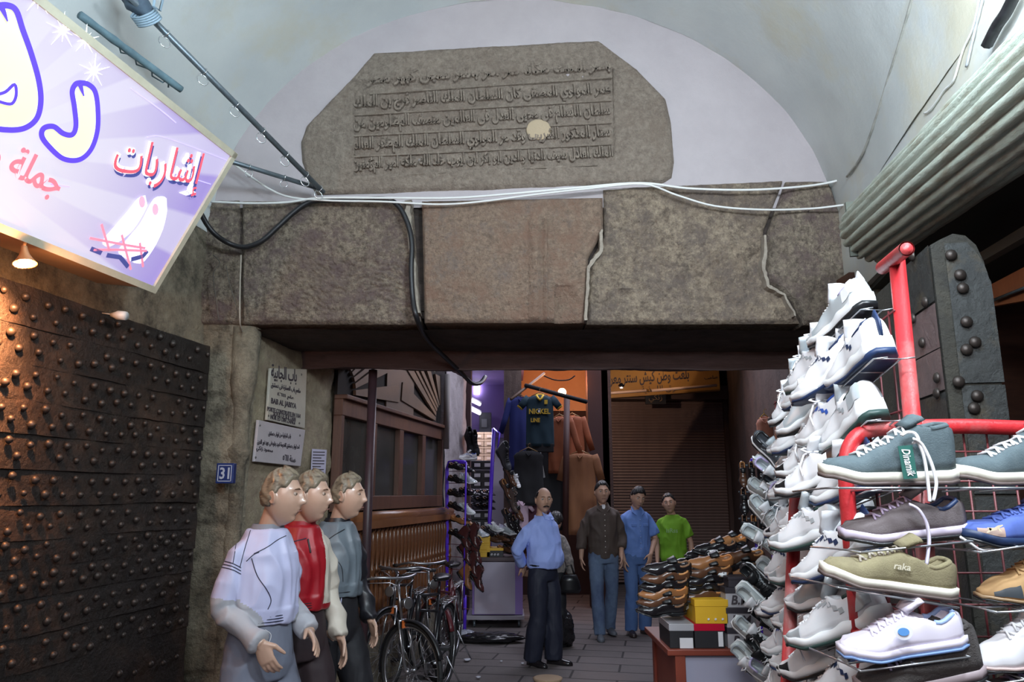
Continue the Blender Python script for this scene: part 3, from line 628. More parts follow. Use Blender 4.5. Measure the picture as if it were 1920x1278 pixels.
cable([(435,305,yc),(520,362,yc),(600,375,yc),(720,378,yc),(820,383,yc),(900,378,yc),(1000,365,yc),(1100,354,yc),(1205,345,yc),(1270,366,yc),(1340,386,yc),(1430,393,yc),(1520,391,yc),(1582,384,5.0)], .0075, whitec, 'white cable across the lintel that sags low toward the right awning')
cable([(1588,331),(1612,298),(1630,258),(1648,205),(1668,140),(1690,70),(1714,-15)], .008, M('dirty_white_cable', (.50,.50,.45), .6, c2=(.2,.2,.18), sc=8), 'dirty white cable climbing the vault at the right', fn=onVault)
cable([(1838,-12),(1825,50),(1805,95),(1788,150),(1770,170),(1745,205),(1733,212)], .005, whitec, 'thin white wire on the vault beside the fluted awning', fn=onVault, name='wire', cat='wire')
cable([(1845,-12),(1832,40),(1820,90),(1812,125)], .006, M('grey_wire', (.35,.37,.40), .6), 'thin grey wire hanging down the vault beside the white one', fn=onVault, name='wire', cat='wire')
cable([(1905,-15),(1885,25),(1868,50),(1850,85)], .022, black, 'thick black cable at the top right above the awning', fn=lambda x, y: onVault(x, y, .05))
cable([(1576,345,5.0),(1592,334,4.98),(1612,336,4.95),(1622,338,4.9)], .004, blackr, 'short dark wire tie beside the white cable near the awning', name='wire_tie', cat='wire')
cable([(1610,280,4.9),(1628,278,4.85),(1640,292,4.8),(1655,282,4.75),(1684,270,4.7)], .004, M('grey_wire2', (.3,.3,.28), .6), 'thin loose wire reaching from the cable to the awning', name='wire_tie', cat='wire')
cable([(376,398,4.9),(388,420,4.95),(405,440,5.0),(430,456,5.08),(458,463,5.1),(490,452,5.1),(520,426,5.1),(548,400,5.1),(575,381,5.1),(600,376,5.1),(660,375,5.1),(720,373,5.1),(745,384,5.1),(763,415,5.1),(772,455,5.1),(771,505,5.1),(774,560,5.1),(782,598,5.1),(800,635,5.5),(840,675,5.95),(868,702,6.3),(885,718,6.5),(900,718,6.7),(910,706,6.9)], .019, black, 'thick black cable looping over the lintel and hanging into the opening')
thin = M('old_thin_wire', (.10,.085,.07), .8)
cable([(400,478,5.1),(412,492,5.1),(400,515,5.1),(405,560,5.1),(410,600,5.1)], .004, thin, 'thin wire hanging down the left of the lintel, leftmost', name='wire', cat='wire')
cable([(424,498,5.1),(430,530,5.1),(442,570,5.1),(450,606,5.1)], .003, thin, 'thin slanting wire between two hanging wires on the left of the lintel', name='wire', cat='wire')
cable([(452,478,5.1),(450,540,5.1),(450,606,5.08),(458,632,5.4),(466,660,5.7),(474,680,5.9),(488,682,5.9),(490,672,5.9)], .006, M('pale_string', (.33,.29,.24), .8), 'pale string hanging from the lintel with a knotted loop at its end', name='string', cat='string')
# little rail with brass pins under the lintel at the left
ra = thing('pin_rail', 'short dark rail with small brass pins under the left end of the lintel', 'rail', tuple(P(395, 632, 5.45)))
mb = MB(); a, b1 = P(330, 628, 5.4), P(446, 640, 5.5); mb.box((a+b1)/2, ((b1-a).length, .06, .035), X=(b1-a).normalized()); mb.obj('bar', black, ra)
for k in range(7):
    mb = MB(); c = P(345+k*16, 631+k*1.4, 5.37); mb.lathe([(.006, -.014), (.007, 0), (.004, .012)], c, 8); mb.obj('pin', M('brass', (.7,.5,.25), .35, metal=.8), ra)
# ================================================================ left passage wall: plaques, notice, number plate
marble = M('marble_plaque', (.50,.47,.40), .5, c2=(.40,.37,.31), sc=6)
marble2 = M('lilac_marble', (.52,.47,.49), .45, c2=(.44,.40,.41), sc=5)
ink = M('engraved_ink', (.05,.04,.05), .7)
bwood = M('brown_wood', (.17,.075,.045), .45, c2=(.09,.04,.026), sc=3, stretch=(8,8,1), bump=.4)
bwoodh = M('brown_wood_rail', (.19,.085,.048), .35, c2=(.10,.045,.028), sc=3, stretch=(8,1,8))
glassd = M('dusty_dark_pane', (.035,.036,.032), .25, c2=(.075,.072,.065), sc=2.2)
screw = M('screw_grey', (.2,.19,.18), .4, metal=.7)
def quad(px4, off, n=NR, fn=None): return [ (fn or onLW)(x, y, off) for x, y in px4]
def plaque(px4, label, m, lines, cat='plaque'):
    t = thing('wall_plaque', label, cat, tuple(onLW(*px4[0])))
    mb = MB(); mb.poly(quad(px4, .03), NR, .022); mb.obj('slab', m, t, bevel=.004)
    for (s, x0, y0, x1, y1, h) in lines:
        mb = MB(); a = onLW(x0, y0, .0535); b1 = onLW(x1, y1, .0535); X = (b1-a).normalized(); Y = NR.cross(X).normalized(); 
        if Y.z < 0: Y = -Y
        text(mb, s, a, X, Y, height=h, width=(b1-a).length, th=.003, offset=.02); mb.obj('lettering', ink, t)
    for x, y in [(px4[0][0]+7, px4[0][1]+10), (px4[1][0]-6, px4[1][1]+10), (px4[2][0]-6, px4[2][1]-10), (px4[3][0]+7, px4[3][1]-8)]:
        mb = MB(); mb.lathe([(.009, 0), (.009, .003), (.005, .007), (.001, .008)], onLW(x, y, .052), 8, Z=NR); mb.obj('screw', screw, t)
    return t
plaque([(503,690),(571,692),(567,803),(496,787)], 'upper stone plaque with Arabic lines above BAB AL JABIYA', marble,
       [('باب الجابية', 508, 714, 556, 722, .13), ('ملعم باب العمارة فى دمشق', 508, 729, 563, 741, .055), ('عام ١١٦٤', 520, 744, 551, 752, .04),
        ('BAB AL JABIYA', 508, 759, 555, 769, .055), ('PORTE CONSTRUITE EN 1164', 501, 770, 563, 784, .034), ('SOUS LE SULTAN', 512, 779, 554, 790, .034), ('NUR ED DIN ZANGI', 507, 785, 553, 796, .034)])
plaque([(480,787),(568,806),(559,874),(472,865)], 'lower lilac marble plaque under the BAB AL JABIYA plaque', marble2,
       [('باب الجابية من ابواب دمشق', 503, 818, 545, 824, .045), ('احد ابواب دمشق القديمة اعيد بناوه فى عهد نور الدين', 482, 834, 561, 844, .045), ('محمود زنكي', 480, 846, 511, 852, .045), ('سنة ١١٦٥', 530, 862, 553, 867, .05)])
t = thing('paper_notice', 'white printed paper notice taped to the stone beside the wooden window', 'notice', tuple(onLW(580, 840)))
mb = MB(); mb.poly(quad([(585,841),(612,843),(607,925),(580,925)], .03), NR, .004); mb.obj('sheet', M('lilac_paper', (.56,.53,.66), .8), t)
mb = MB()
for k in range(13):
    y = 847 + k*5.4; a = onLW(587-k*.25, y, .035); b1 = onLW(609-k*.3-(6 if k % 3 == 2 else 0), y+.4, .035); mb.stroke([a, b1], .004 if k != 8 else .010, .001, NR)
tag(mb.obj('printed_lines', ink, t), kind='stuff')
# house number, on the face of the jamb
t = thing('house_number_plate', 'small dark blue number plate reading 31 in Arabic style digits on the jamb', 'number plate', tuple(P(424, 887, 5.2)))
t['label'] = 'small dark blue enamel number plate reading 31 on the stone jamb'
mb = MB(); a = P(424, 887, 5.14); mb.box(a, (.118, .05, .135)); mb.obj('plate', M('dark_blue_enamel', (.012,.03,.14), .3), t, bevel=.004)
mb = MB(); o = a + Vector((0, -.027, 0))
for dx, dz, sx, sz in [(0,.052,.092,.005), (0,-.052,.092,.005), (-.044,0,.005,.108), (.044,0,.005,.108)]: mb.box(o + Vector((dx, 0, dz)), (sx, .003, sz))
mb.obj('border', M('enamel_pale', (.42,.46,.56), .4), t)
mb = MB(); text(mb, '31', o + Vector((0,-.002,0)), (1,0,0), (0,0,1), height=.078, width=.066, th=.003, center=True, offset=.02); mb.obj('digits', M('enamel_pale'), t)

# ---------------------------------------------------------------- wooden window, balustrade
def LB(Y0, Y1, z0, z1, off0, off1):
    a = LW(Y0, 0, off0); b1 = LW(Y1, 0, off0); c = LW(Y1, 0, off1); d = LW(Y0, 0, off1); h0 = Vector((0,0,z0)); h1 = Vector((0,0,z1))
    return [a+h0, b1+h0, c+h0, d+h0, a+h1, b1+h1, c+h1, d+h1]
mb = MB(); mb.hexa(LB(6.76, 11.3, 0, 3.4, -.6, -.05)); struct(mb.obj('trim_21', jambst))
WY0, WY1 = 6.80, 10.05
wn = thing('window_frame', 'x', 'x', tuple(LW(8.4, 1.5))); wn.name = 'window_1'; del wn['label']; del wn['category']; wn['kind'] = 'structure'
mb = MB()
mb.hexa(LB(WY0, WY1, 2.42, 2.57, 0, .09)); mb.hexa(LB(WY0, WY1, 1.56, 1.70, 0, .09)); mb.hexa(LB(WY0, WY1, 2.57, 2.61, 0, .13))
NP = 4; pw = (WY1-WY0)/NP
for k in range(NP+1): 
    y = WY0 + k*pw; mb.hexa(LB(max(WY0, y-.065), min(WY1, y+.065), 1.70, 2.42, 0, .085))
mb.obj('window_frame', bwood, wn, bevel=.006)
for k in range(NP):
    mb = MB(); mb.hexa(LB(WY0+k*pw+.06, WY0+(k+1)*pw-.06, 1.69, 2.43, .02, .03)); mb.obj('window_pane', glassd, wn)
# band with sunburst boards above the window
tan_ = M('tan_board', (.21,.145,.10), .6, c2=(.15,.10,.07), sc=2)
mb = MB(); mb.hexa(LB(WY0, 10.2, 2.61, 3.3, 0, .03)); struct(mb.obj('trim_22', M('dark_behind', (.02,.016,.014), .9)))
for i, (Yc, z0, Rr, sp) in enumerate([(WY0+.1, 2.64, 1.5, (0, 90)), (WY0+3.2, 2.64, 1.6, (90, 180))]):
    t = thing('sunburst_panel', ['wooden sunburst panel over the near end of the window', 'wooden sunburst panel over the far end of the window'][i], 'panel', tuple(LW(Yc, z0, .04)))
    for k in range(6):
        a0 = R(sp[0] + k*15 + 1.5); a1 = R(sp[0] + k*15 + 12.5)
        r0 = .25; pts = [(r0*cos(a0), r0*sin(a0)), (Rr*cos(a0+.03), min(.62, Rr*sin(a0+.03))), (Rr*cos(a1-.03), min(.62, Rr*sin(a1-.03))), (r0*cos(a1), r0*sin(a1))]
        mb = MB(); mb.poly([LW(Yc, z0, .035) + AX*x + Vector((0,0,y)) for x, y in pts], NR, .03); mb.obj('ray_board', tan_, t)
mb = MB(); mb.hexa(LB(8.0, 8.9, 2.62, 3.25, .03, .05)); tag(mb.obj('fanlight_panel', M('tan_panel', (.17,.125,.095), .6)), 'plain tan panel between the two wooden sunbursts', 'panel')
# balustrade
bl = thing('balustrade', 'brown turned-wood balustrade along the left wall below the window', 'balustrade', tuple(LW(8.4, 0, .2)))
mb = MB(); mb.tube([LW(6.6, 1.50, .2), LW(10.05, 1.50, .2)], .055, 12); mb.hexa(LB(6.6, 10.05, 1.40, 1.47, .13, .27)); mb.obj('handrail', M('polished_brown_wood', (.30,.125,.055), .25, c2=(.18,.075,.035), sc=3), bl)
mb = MB(); mb.hexa(LB(6.6, 10.05, .42, .50, .13, .27)); mb.obj('bottom_rail', bwoodh, bl)
bp = [(.018,0),(.03,.02),(.03,.06),(.02,.08),(.033,.12),(.036,.2),(.022,.34),(.018,.40),(.03,.42),(.03,.46),(.02,.48),(.03,.5),(.03,.53),(.018,.56),(.024,.66),(.036,.78),(.03,.84),(.02,.87),(.03,.89),(.02,.91)]
mb = MB(); mb.lathe(bp, (0,0,0), 10); bme = mb.mesh('baluster', M('baluster_wood', (.22,.085,.032), .3, c2=(.12,.045,.02), sc=6))
for k in range(30):
    o = bpy.data.objects.new('baluster', bme); COL.objects.link(o); o.parent = bl; o.location = LW(6.68 + k*.115, .49, .2) - bl.location
mb = MB(); mb.hexa(LB(6.6, 10.05, 0, .42, 0, .3)); struct(mb.obj('trim_23', jambst))
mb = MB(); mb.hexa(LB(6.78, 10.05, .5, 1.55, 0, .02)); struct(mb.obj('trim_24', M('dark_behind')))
# whitewashed pilaster with grey pipe
mb = MB(); mb.grid(lambda u, v: LW(10.08 + 1.1*u, 3.4*v, .10) + NR*.03*fr((u*2, v*3, 0), 2, 5), 30, 60); a = LB(10.08, 11.18, 0, 3.4, -.2, .08); mb.hexa(a); struct(mb.obj('trim_25', M('whitewash', (.50,.45,.47), .9, c2=(.36,.32,.33), sc=3, c3=(.20,.17,.16), sc3=2, bump=1, bsc=20)))
mb = MB(); mb.tube([LW(10.0, 2.3, .14), LW(10.0, 3.3, .14)], .04, 8); mb.tube([LW(10.05, 0, .16), LW(10.05, 1.3, .16)], .05, 8); tag(mb.obj('drain_pipe', M('grey_pipe', (.25,.23,.22), .7)), 'grey pipe on the edge of the whitewashed pilaster', 'pipe')
# iron pole under the lintel
mb = MB(); c = P(688, 1000, 6.32); mb.tube([(c.x, c.y, 0), (c.x, c.y, zb+.02)], .037, 16); tag(mb.obj('iron_pole', M('dark_purple_paint', (.07,.028,.035), .45, c2=(.035,.025,.03), sc=4)), 'dark painted iron pole standing under the lintel beside the mannequins', 'pole')

# ================================================================ shops at the back
purple = M('purple_paint', (.34,.24,.60), .6); purpm = M('purple_tube', (.10,.03,.62), .35)
wallg = M('lilac_grey_wall', (.36,.34,.38), .8)
card = M('cardboard', (.46,.33,.21), .8, c2=(.38,.26,.16), sc=4)
blackbox = M('black_box', (.018,.018,.022), .5); whitelab = M('white_label', (.75,.75,.78), .6)
# purple shoe shop: recess
def BX(name, x0, x1, y0, y1, z0, z1, m, kind=True, bevel=0, parent=None):
    mb = MB(); mb.box(((x0+x1)/2, (y0+y1)/2, (z0+z1)/2), (x1-x0, y1-y0, z1-z0)); o = mb.obj(name, m, parent, bevel)
    if kind: struct(o)
    return o
BX('wall_shop_rear', -2.6, .25, 14.2, 14.4, 0, 4.4, wallg); BX('wall_shop_left', -2.7, -2.5, 11.4, 14.4, 0, 4.4, wallg)
BX('wall_shop_divider', -.02, .12, 11.7, 14.4, 0, 4.4, M('pale_divider', (.42,.40,.40), .8, c2=(.3,.28,.28), sc=3)); BX('ceiling_purple', -2.7, .2, 11.5, 14.4, 3.75, 3.85, purple)
BX('wall_shop_purple', -2.5, -.02, 14.1, 14.2, 2.75, 3.75, purple)
# brown column between the shops
mb = MB(); 
mb.grid(lambda u, v: Vector((-.12+.26*u, 11.05, 4.6*v)) + Vector((0, -.015*fr((u*2, 0, v*5), 2, 4), 0)), 8, 40); mb.box((.01, 11.2, 2.3), (.26, .28, 4.6)); struct(mb.obj('trim_26', M('weathered_brown_column', (.15,.10,.08), .8, c2=(.075,.05,.045), sc=5, bump=1, stretch=(3,3,1))))
BX('trim_27', -.95, -.62, 11.2, 11.5, 0, 4.6, M('dark_brown_door_post', (.06,.028,.03), .7))
BX('trim_28', -.95, 1.7, 11.2, 11.45, 3.95, 4.9, darkstone)
# tube lamps
for i, (px, py, px2, py2, Y, lb) in enumerate([(866,740,900,758,13.2,'upper lit fluorescent tube in the purple shoe shop'), (866,757,900,775,13.4,'lower lit fluorescent tube in the purple shoe shop')]):
    t = thing('fluorescent_lamp', lb, 'lamp', tuple(P(px, py, Y))); a, b1 = P(px-14, py-5, Y-.4), P(px2, py2, Y); 
    mb = MB(); mb.tube([a, b1], .028, 10); mb.obj('tube', M('tube_glow', (.90,.88,1), emit=7), t); mb = MB(); mb.box((a+b1)/2 + Vector((0,.05,.045)), ((b1-a).length+.06, .06, .04), X=(b1-a).normalized()); mb.obj('housing', whitelab, t)
mb = MB(); mb.box(P(894, 728, 14.05), (.11, .03, .22)); tag(mb.obj('wall_light', M('tube_glow')), 'small bright panel on the purple shop wall', 'lamp')
# electric meter
t = thing('electric_meter', 'dark grey electricity meter box above the stacked cardboard boxes', 'meter', tuple(P(910, 790, 13.7)))
mb = MB(); mb.box(P(910, 795, 13.8), (.22, .16, .42)); mb.obj('case', M('meter_grey', (.10,.11,.12), .5), t, bevel=.01); mb = MB(); mb.box(P(908, 793, 13.7), (.10, .02, .15)); mb.obj('dial', M('meter_glass', (.30,.33,.34), .2), t)
# shelves with boxes
def carton(name, c, d, mbox, lab=None, label='', cat='box', group=None, lid=None, labm=None, ldim=None, words=None):
    t = thing(name, label, cat, (c[0], c[1], c[2]-d[2]/2), group)
    mb = MB(); mb.box(c, d); mb.obj('carton', mbox, t, bevel=.003)
    mb = MB(); l = lid or mbox; mb.box((c[0], c[1], c[2]+d[2]*.36), (d[0]+.006, d[1]+.006, d[2]*.29)); mb.obj('lid', l, t, bevel=.002)
    if lab: mb = MB(); mb.box((c[0]+lab[0]*d[0], c[1]-d[1]/2-.004, c[2]+lab[1]*d[2]), (d[0]*lab[2], .004, d[2]*lab[3])); mb.obj('paper_label', labm or whitelab, t)
    if words:
        mb = MB(); text(mb, words[0], (c[0]+words[1]*d[0], c[1]-d[1]/2-.008, c[2]+words[2]*d[2]), (1,0,0), (0,0,1), width=d[0]*words[3], th=.002, center=True, offset=.02, shear=.2); mb.obj('lettering', words[4], t)
    return t
rown = ['lowest', 'second', 'middle', 'fourth', 'top']
for r_ in range(4):
    for k in range(2):
        if r_ < 4: c = P(898+k*20, 858-r_*13.5, 13.0); carton('shoe_box', c, (.175, .30, .115), card, (0, -.1, .5, .4), '%s cardboard box of the %s stack on the purple shop shelf' % (['lowest','second','third','topmost'][r_], ['left','right'][k]), 'box', 'cardboard boxes in the purple shoe shop', labm=M('pale_card_label', (.55,.42,.30), .7))
for r_ in range(5):
    y = [872, 891, 907, 965, 981][r_]
    for k in range(2):
        c = P(893+k*19, y, 12.7); carton('shoe_box', c, (.165, .30, .13), blackbox, (.15, 0, .6, .45), 'white-labelled black shoe box, %s row from the top, %s, purple shop shelf' % (['first','second','third','fourth','fifth'][r_], ['left','right'][k]), 'box', 'black shoe boxes in the purple shop')
for i, y in enumerate([865, 882, 899, 915, 974, 990]):
    c = P(901, y, 12.8); mb = MB(); mb.box(c, (.42, .4, .018)); tag(mb.obj('shelf', wallg), 'grey shelf in the purple shop, %s from the top' % ['first','second','third','fourth','fifth','sixth'][i], 'shelf')
# purple clothes-post in front of the shop
def tubeframe(pts, r, m, name, label, cat='rack', k=5): mb = MB(); mb.tube(smooth(pts, k) if k else pts, r, 8); return tag(mb.obj(name, m), label, cat)
a = P(926, 800, 11.0); mb = MB(); q = P(918, 975, 11.0); mb.tube([P(926, 803, 11.0), q, (q.x, q.y, 0)], .028, 8); mb.tube([P(926, 803, 11.0), P(937, 812, 10.6), P(932, 850, 10.6)], .012, 6); tag(mb.obj('purple_post', purpm), 'purple painted post beside the black shoe boxes', 'post')
# counter with boxes
ct = thing('display_counter', 'white and purple wheeled counter carrying shoe boxes and shoes', 'counter', tuple(PZ(930, 1178)))
c0 = PZ(925, 1176); cx = c0.x
cB = c0; L0 = PZ(889, 1176).x; R0 = PZ(966, 1176).x; YC = cB.y
BX('body', L0-.03, R0+.10, YC, YC+.55, .16, .83, purple, False, .004, ct); BX('front_panel', L0, R0, YC-.02, YC-.002, .17, .83, M('lilac_white_panel', (.50,.46,.56), .5), False, .003, ct)
BX('base_board', L0-.1, R0+.12, YC-.03, YC+.6, .10, .15, wallg, False, .003, ct); BX('counter_top', L0-.08, R0+.16, YC-.06, YC+.6, .84, .89, M('dark_counter_top', (.07,.045,.05), .4), False, .004, ct)
for x, y in ((L0, YC+.05), (R0+.05, YC+.05), (L0, YC+.5), (R0+.05, YC+.5)):
    mb = MB(); mb.lathe([(.045, -.015), (.045, .015)], (x, y, .045), 12, Z=(1,0,0)); mb.box((x, y, .08), (.03,.03,.04)); mb.obj('caster', steel, ct)
yel = M('yellow_box', (.72,.42,.02), .5); greyb = M('grey_white_box', (.42,.41,.44), .6)
q = P(898, 1026, YC+.12)
def boxon(px, py0, w_, h, d, Y, *a, **k): c = P(px, py0, Y); z0 = a[0]; return carton('shoe_box', (c.x, Y+d/2, z0+h/2), (w_, d, h), *a[1:], **k)
bt_ = .89
for k in range(3): boxon(902, 1030, .235, .088, .32, YC+.0, bt_+.001+k*.090, yel, None, '%s yellow shoe box stacked on the purple counter' % ['lowest','middle','topmost'][k], 'box', 'yellow shoe boxes on the purple counter')
boxon(928, 1030, .22, .115, .30, YC+.0, bt_+.001, blackbox, None, 'black shoe box with yellow lid on the purple counter', 'box', lid=yel, words=('o o o', 0, -.2, .5, whitelab))
# roller shutter of the closed shop
sh = thing('roller_shutter', 'closed brown roller shutter at the end of the street', 'shutter', tuple(PZ(1235, 1092)))
sl, srr = P(1113, 900, 15.1).x, P(1364, 900, 15.1).x; zt = P(1240, 752, 15.1).z
shm = M('shutter_slats', (.25,.17,.14), .45, metal=.25, c2=(.19,.125,.105), sc=1.5, stretch=(3,1,.3))
mb = MB(); ns = 62
def shf(u, v):
    q = v*ns; k = q - int(q); return Vector((sl + (srr-sl)*u, 15.12 - .028*abs(sin(pi*q)), .02 + (zt-.02)*v))
mb.grid(shf, 4, ns*6); mb.obj('slat_curtain', shm, sh)
BX('guide_rail', sl-.08, sl+.02, 15.0, 15.2, 0, zt+.1, M('rail_brown', (.08,.045,.035), .6), False, 0, sh); BX('guide_rail', srr-.02, srr+.1, 15.0, 15.2, 0, zt+.1, M('rail_brown'), False, 0, sh)
BX('head_box', sl-.1, srr+.1, 14.75, 15.1, zt, zt+.28, M('rail_brown'), False, .01, sh)
sgn = thing('shop_sign', 'yellow-brown shop sign board with Arabic writing above the roller shutter', 'sign', tuple(P(1220, 715, 14.6)))
a, b1 = P(1096, 735, 14.6), P(1348, 718, 14.6); X = (b1-a).normalized()
mb = MB(); mb.box((a+b1)/2 + Vector((0,0,.22)), ((b1-a).length, .10, .75), X=X, Z=(0,0,1)); mb.obj('board', M('ochre_board', (.42,.23,.05), .6, c2=(.30,.14,.035), sc=1.5), sgn)
mb = MB(); o = (a+b1)/2 + Vector((-.12, -.056, .16)); text(mb, 'بلعت وطن كيش سنتر معربي', o, X, (0,0,1), width=1.7, height=.34, th=.004, center=True, offset=.015); mb.obj('lettering', ink, sgn)
for a_ in (('عصير', o + Vector((-1.15, 0, -.05)), .3), ('صاحب', o + Vector((1.15, 0, -.02)), .26), ('سوق الاحذية', o + Vector((-.1, 0, -.3)), .8)): mb = MB(); text(mb, a_[0], a_[1], X, (0,0,1), width=a_[2], th=.004); mb.obj('lettering', ink, sgn)
t = thing('fluorescent_lamp', 'unlit pinkish fluorescent fitting along the bottom of the shutter sign', 'lamp', tuple((a+b1)/2))
for (p0, p1) in (((1102,739),(1212,732)), ((1222,732),(1344,722))):
    mb = MB(); mb.tube([P(*p0, 14.45), P(*p1, 14.45)], .028, 8); mb.obj('tube', M('unlit_tube', (.72,.52,.42), .3), t)
t = thing('dark_name_board', 'small black board hanging below the sign at the top of the shutter', 'board', tuple(P(1228, 748, 14.5)))
mb = MB(); mb.box(P(1229, 747, 14.6), (.40, .06, .22)); mb.obj('board', black, t); mb = MB(); text(mb, 'زنكي', P(1229, 747, 14.56), (1,0,0), (0,0,1), width=.26, th=.003, center=True); mb.obj('lettering', M('dull_gold', (.2,.13,.07), .6), t)
# side walls of the recesses
BX('wall_clothes_right', 1.45, 1.6, 12.0, 15.4, 0, 4.6, darkstone); BX('wall_clothes_back', .12, 1.5, 13.6, 13.8, 0, 3.2, M('dark_red_cloth_wall', (.03,.014,.014), .9))
BX('wall_clothes_orange', .12, 1.5, 13.6, 13.8, 3.2, 4.6, M('orange_wall', (.62,.36,.22), .7, c2=(.5,.26,.15), sc=2)); BX('ceiling_clothes', .1, 1.5, 11.4, 13.8, 4.3, 4.4, M('orange_wall'))

# added spot and made-up hood; its rim draws the slanting edge over the shutter
Lp = Vector((1.95, 13.2, 3.5)); A1 = P(1338, 745, 15.1); B1 = P(1208, 965, 15.1); nrm = (A1-Lp).cross(B1-Lp).normalized()
if (P(1130, 800, 15.1)-Lp).dot(nrm) < 0: nrm = -nrm
spot('shutter_edge_spot', Lp, Lp + nrm, 30, (1.0, .72, .55), 178, .03, .02)
t = thing('added_spot_hood', 'small dark hood added for the spot that shapes the shutter light', 'lamp', tuple(Lp)); mb = MB(); mb.lathe([(.03, .0), (.06, .05), (.02, .09)], Lp + Vector((0,0,.06)), 10); mb.obj('hood', black, t)
point('sign_fill_light', (2.9, 13.9, 4.35), 9, (1, .62, .34), .05)  # this fill light and its hood are added to brighten the shop sign
t = thing('added_fill_hood', 'small hood added above the ochre shop sign for its fill light', 'lamp', (2.9, 14.0, 4.45)); mb = MB(); mb.lathe([(.02, .12), (.03, .06), (.07, .0), (.06, .0)], (2.9, 13.95, 4.42), 10); mb.tube([(2.9, 13.95, 4.54), (2.9, 14.3, 5.0)], .012, 6); mb.obj('hood', black, t)
# ================================================================ shoes
def lin(t, pts):
    for (a, va), (b1, vb) in zip(pts, pts[1:]):
        if t <= b1:
            k = (t-a)/(b1-a); k = k*k*(3-2*k); return va + (vb-va)*k
    return pts[-1][1]
KIND = {
 # half width, top height, sole thickness, opening start/end, pull-in of rim
 'runner': dict(L=.30, w=[(0,.020),(.06,.037),(.25,.040),(.45,.038),(.72,.052),(.90,.042),(1,.016)], h=[(0,.098),(.05,.112),(.14,.098),(.30,.092),(.42,.108),(.55,.096),(.72,.068),(.90,.052),(1,.030)], s=[(0,.040),(.3,.034),(.6,.026),(1,.024)], sp=[(0,.010),(.12,.0),(.7,.0),(1,.024)], op=(.07,.42), tong=.118, lace=(.44,.74,5)),
 'low': dict(L=.29, w=[(0,.022),(.06,.036),(.3,.037),(.5,.037),(.75,.049),(.92,.040),(1,.018)], h=[(0,.080),(.06,.088),(.2,.070),(.36,.086),(.45,.096),(.6,.080),(.8,.056),(.93,.048),(1,.034)], s=[(0,.026),(.5,.024),(1,.024)], sp=[(0,.002),(.1,0),(.75,0),(1,.012)], op=(.06,.40), tong=.088, lace=(.44,.72,5)),
 'high': dict(L=.29, w=[(0,.022),(.06,.037),(.3,.038),(.5,.038),(.75,.049),(.92,.040),(1,.018)], h=[(0,.125),(.06,.135),(.2,.128),(.33,.135),(.42,.118),(.55,.090),(.8,.060),(.93,.050),(1,.036)], s=[(0,.030),(.5,.026),(1,.026)], sp=[(0,.002),(.1,0),(.75,0),(1,.014)], op=(.06,.33), tong=.128, lace=(.36,.72,7)),
 'dress': dict(L=.30, w=[(0,.018),(.06,.031),(.3,.032),(.5,.034),(.72,.045),(.88,.033),(1,.010)], h=[(0,.066),(.06,.074),(.2,.058),(.38,.070),(.48,.072),(.65,.056),(.85,.042),(1,.024)], s=[(0,.020),(.28,.018),(.34,.007),(1,.006)], sp=[(0,0),(.26,0),(.36,.010),(.6,.0),(1,.016)], op=(.06,.44), tong=.080, lace=None),
 'boot': dict(L=.29, w=[(0,.020),(.06,.034),(.3,.036),(.5,.036),(.75,.046),(.9,.036),(1,.014)], h=[(0,.20),(.06,.215),(.2,.215),(.34,.205),(.42,.14),(.55,.095),(.8,.058),(1,.030)], s=[(0,.028),(.28,.026),(.36,.012),(1,.010)], sp=[(0,0),(.26,0),(.38,.010),(.6,.0),(1,.012)], op=(.05,.34), tong=.20, lace=(.38,.66,5)),
}
white = M('white_leather', (.80,.81,.83), .45, c2=(.70,.71,.75), sc=9)
def sec(k, t):
    K = KIND[k]; x = (t-.35)*K['L']; return x, lin(t, K['w']), lin(t, K['h']), lin(t, K['s']), lin(t, K['sp'])
def surf(k, t, a, off=0):   # a: 0 at sole edge, 1 at the top, sign = side
    K = KIND[k]; x, w_, h, s, sp = sec(k, t); q = abs(a); sg_ = 1 if a >= 0 else -1
    o = 1 if K['op'][0] < t < K['op'][1] else 0
    th = q*pi/2; y = (w_ + off)*(cos(th)**.62 if q < .999 else 0); ztop = h - s - sp*.5
    if o: y = w_*(1 - .30*q**1.6) + off*1.0
    z = s + sp + ztop*(sin(th)**.85) + off*.3
    return Vector((x, sg_*y, z))
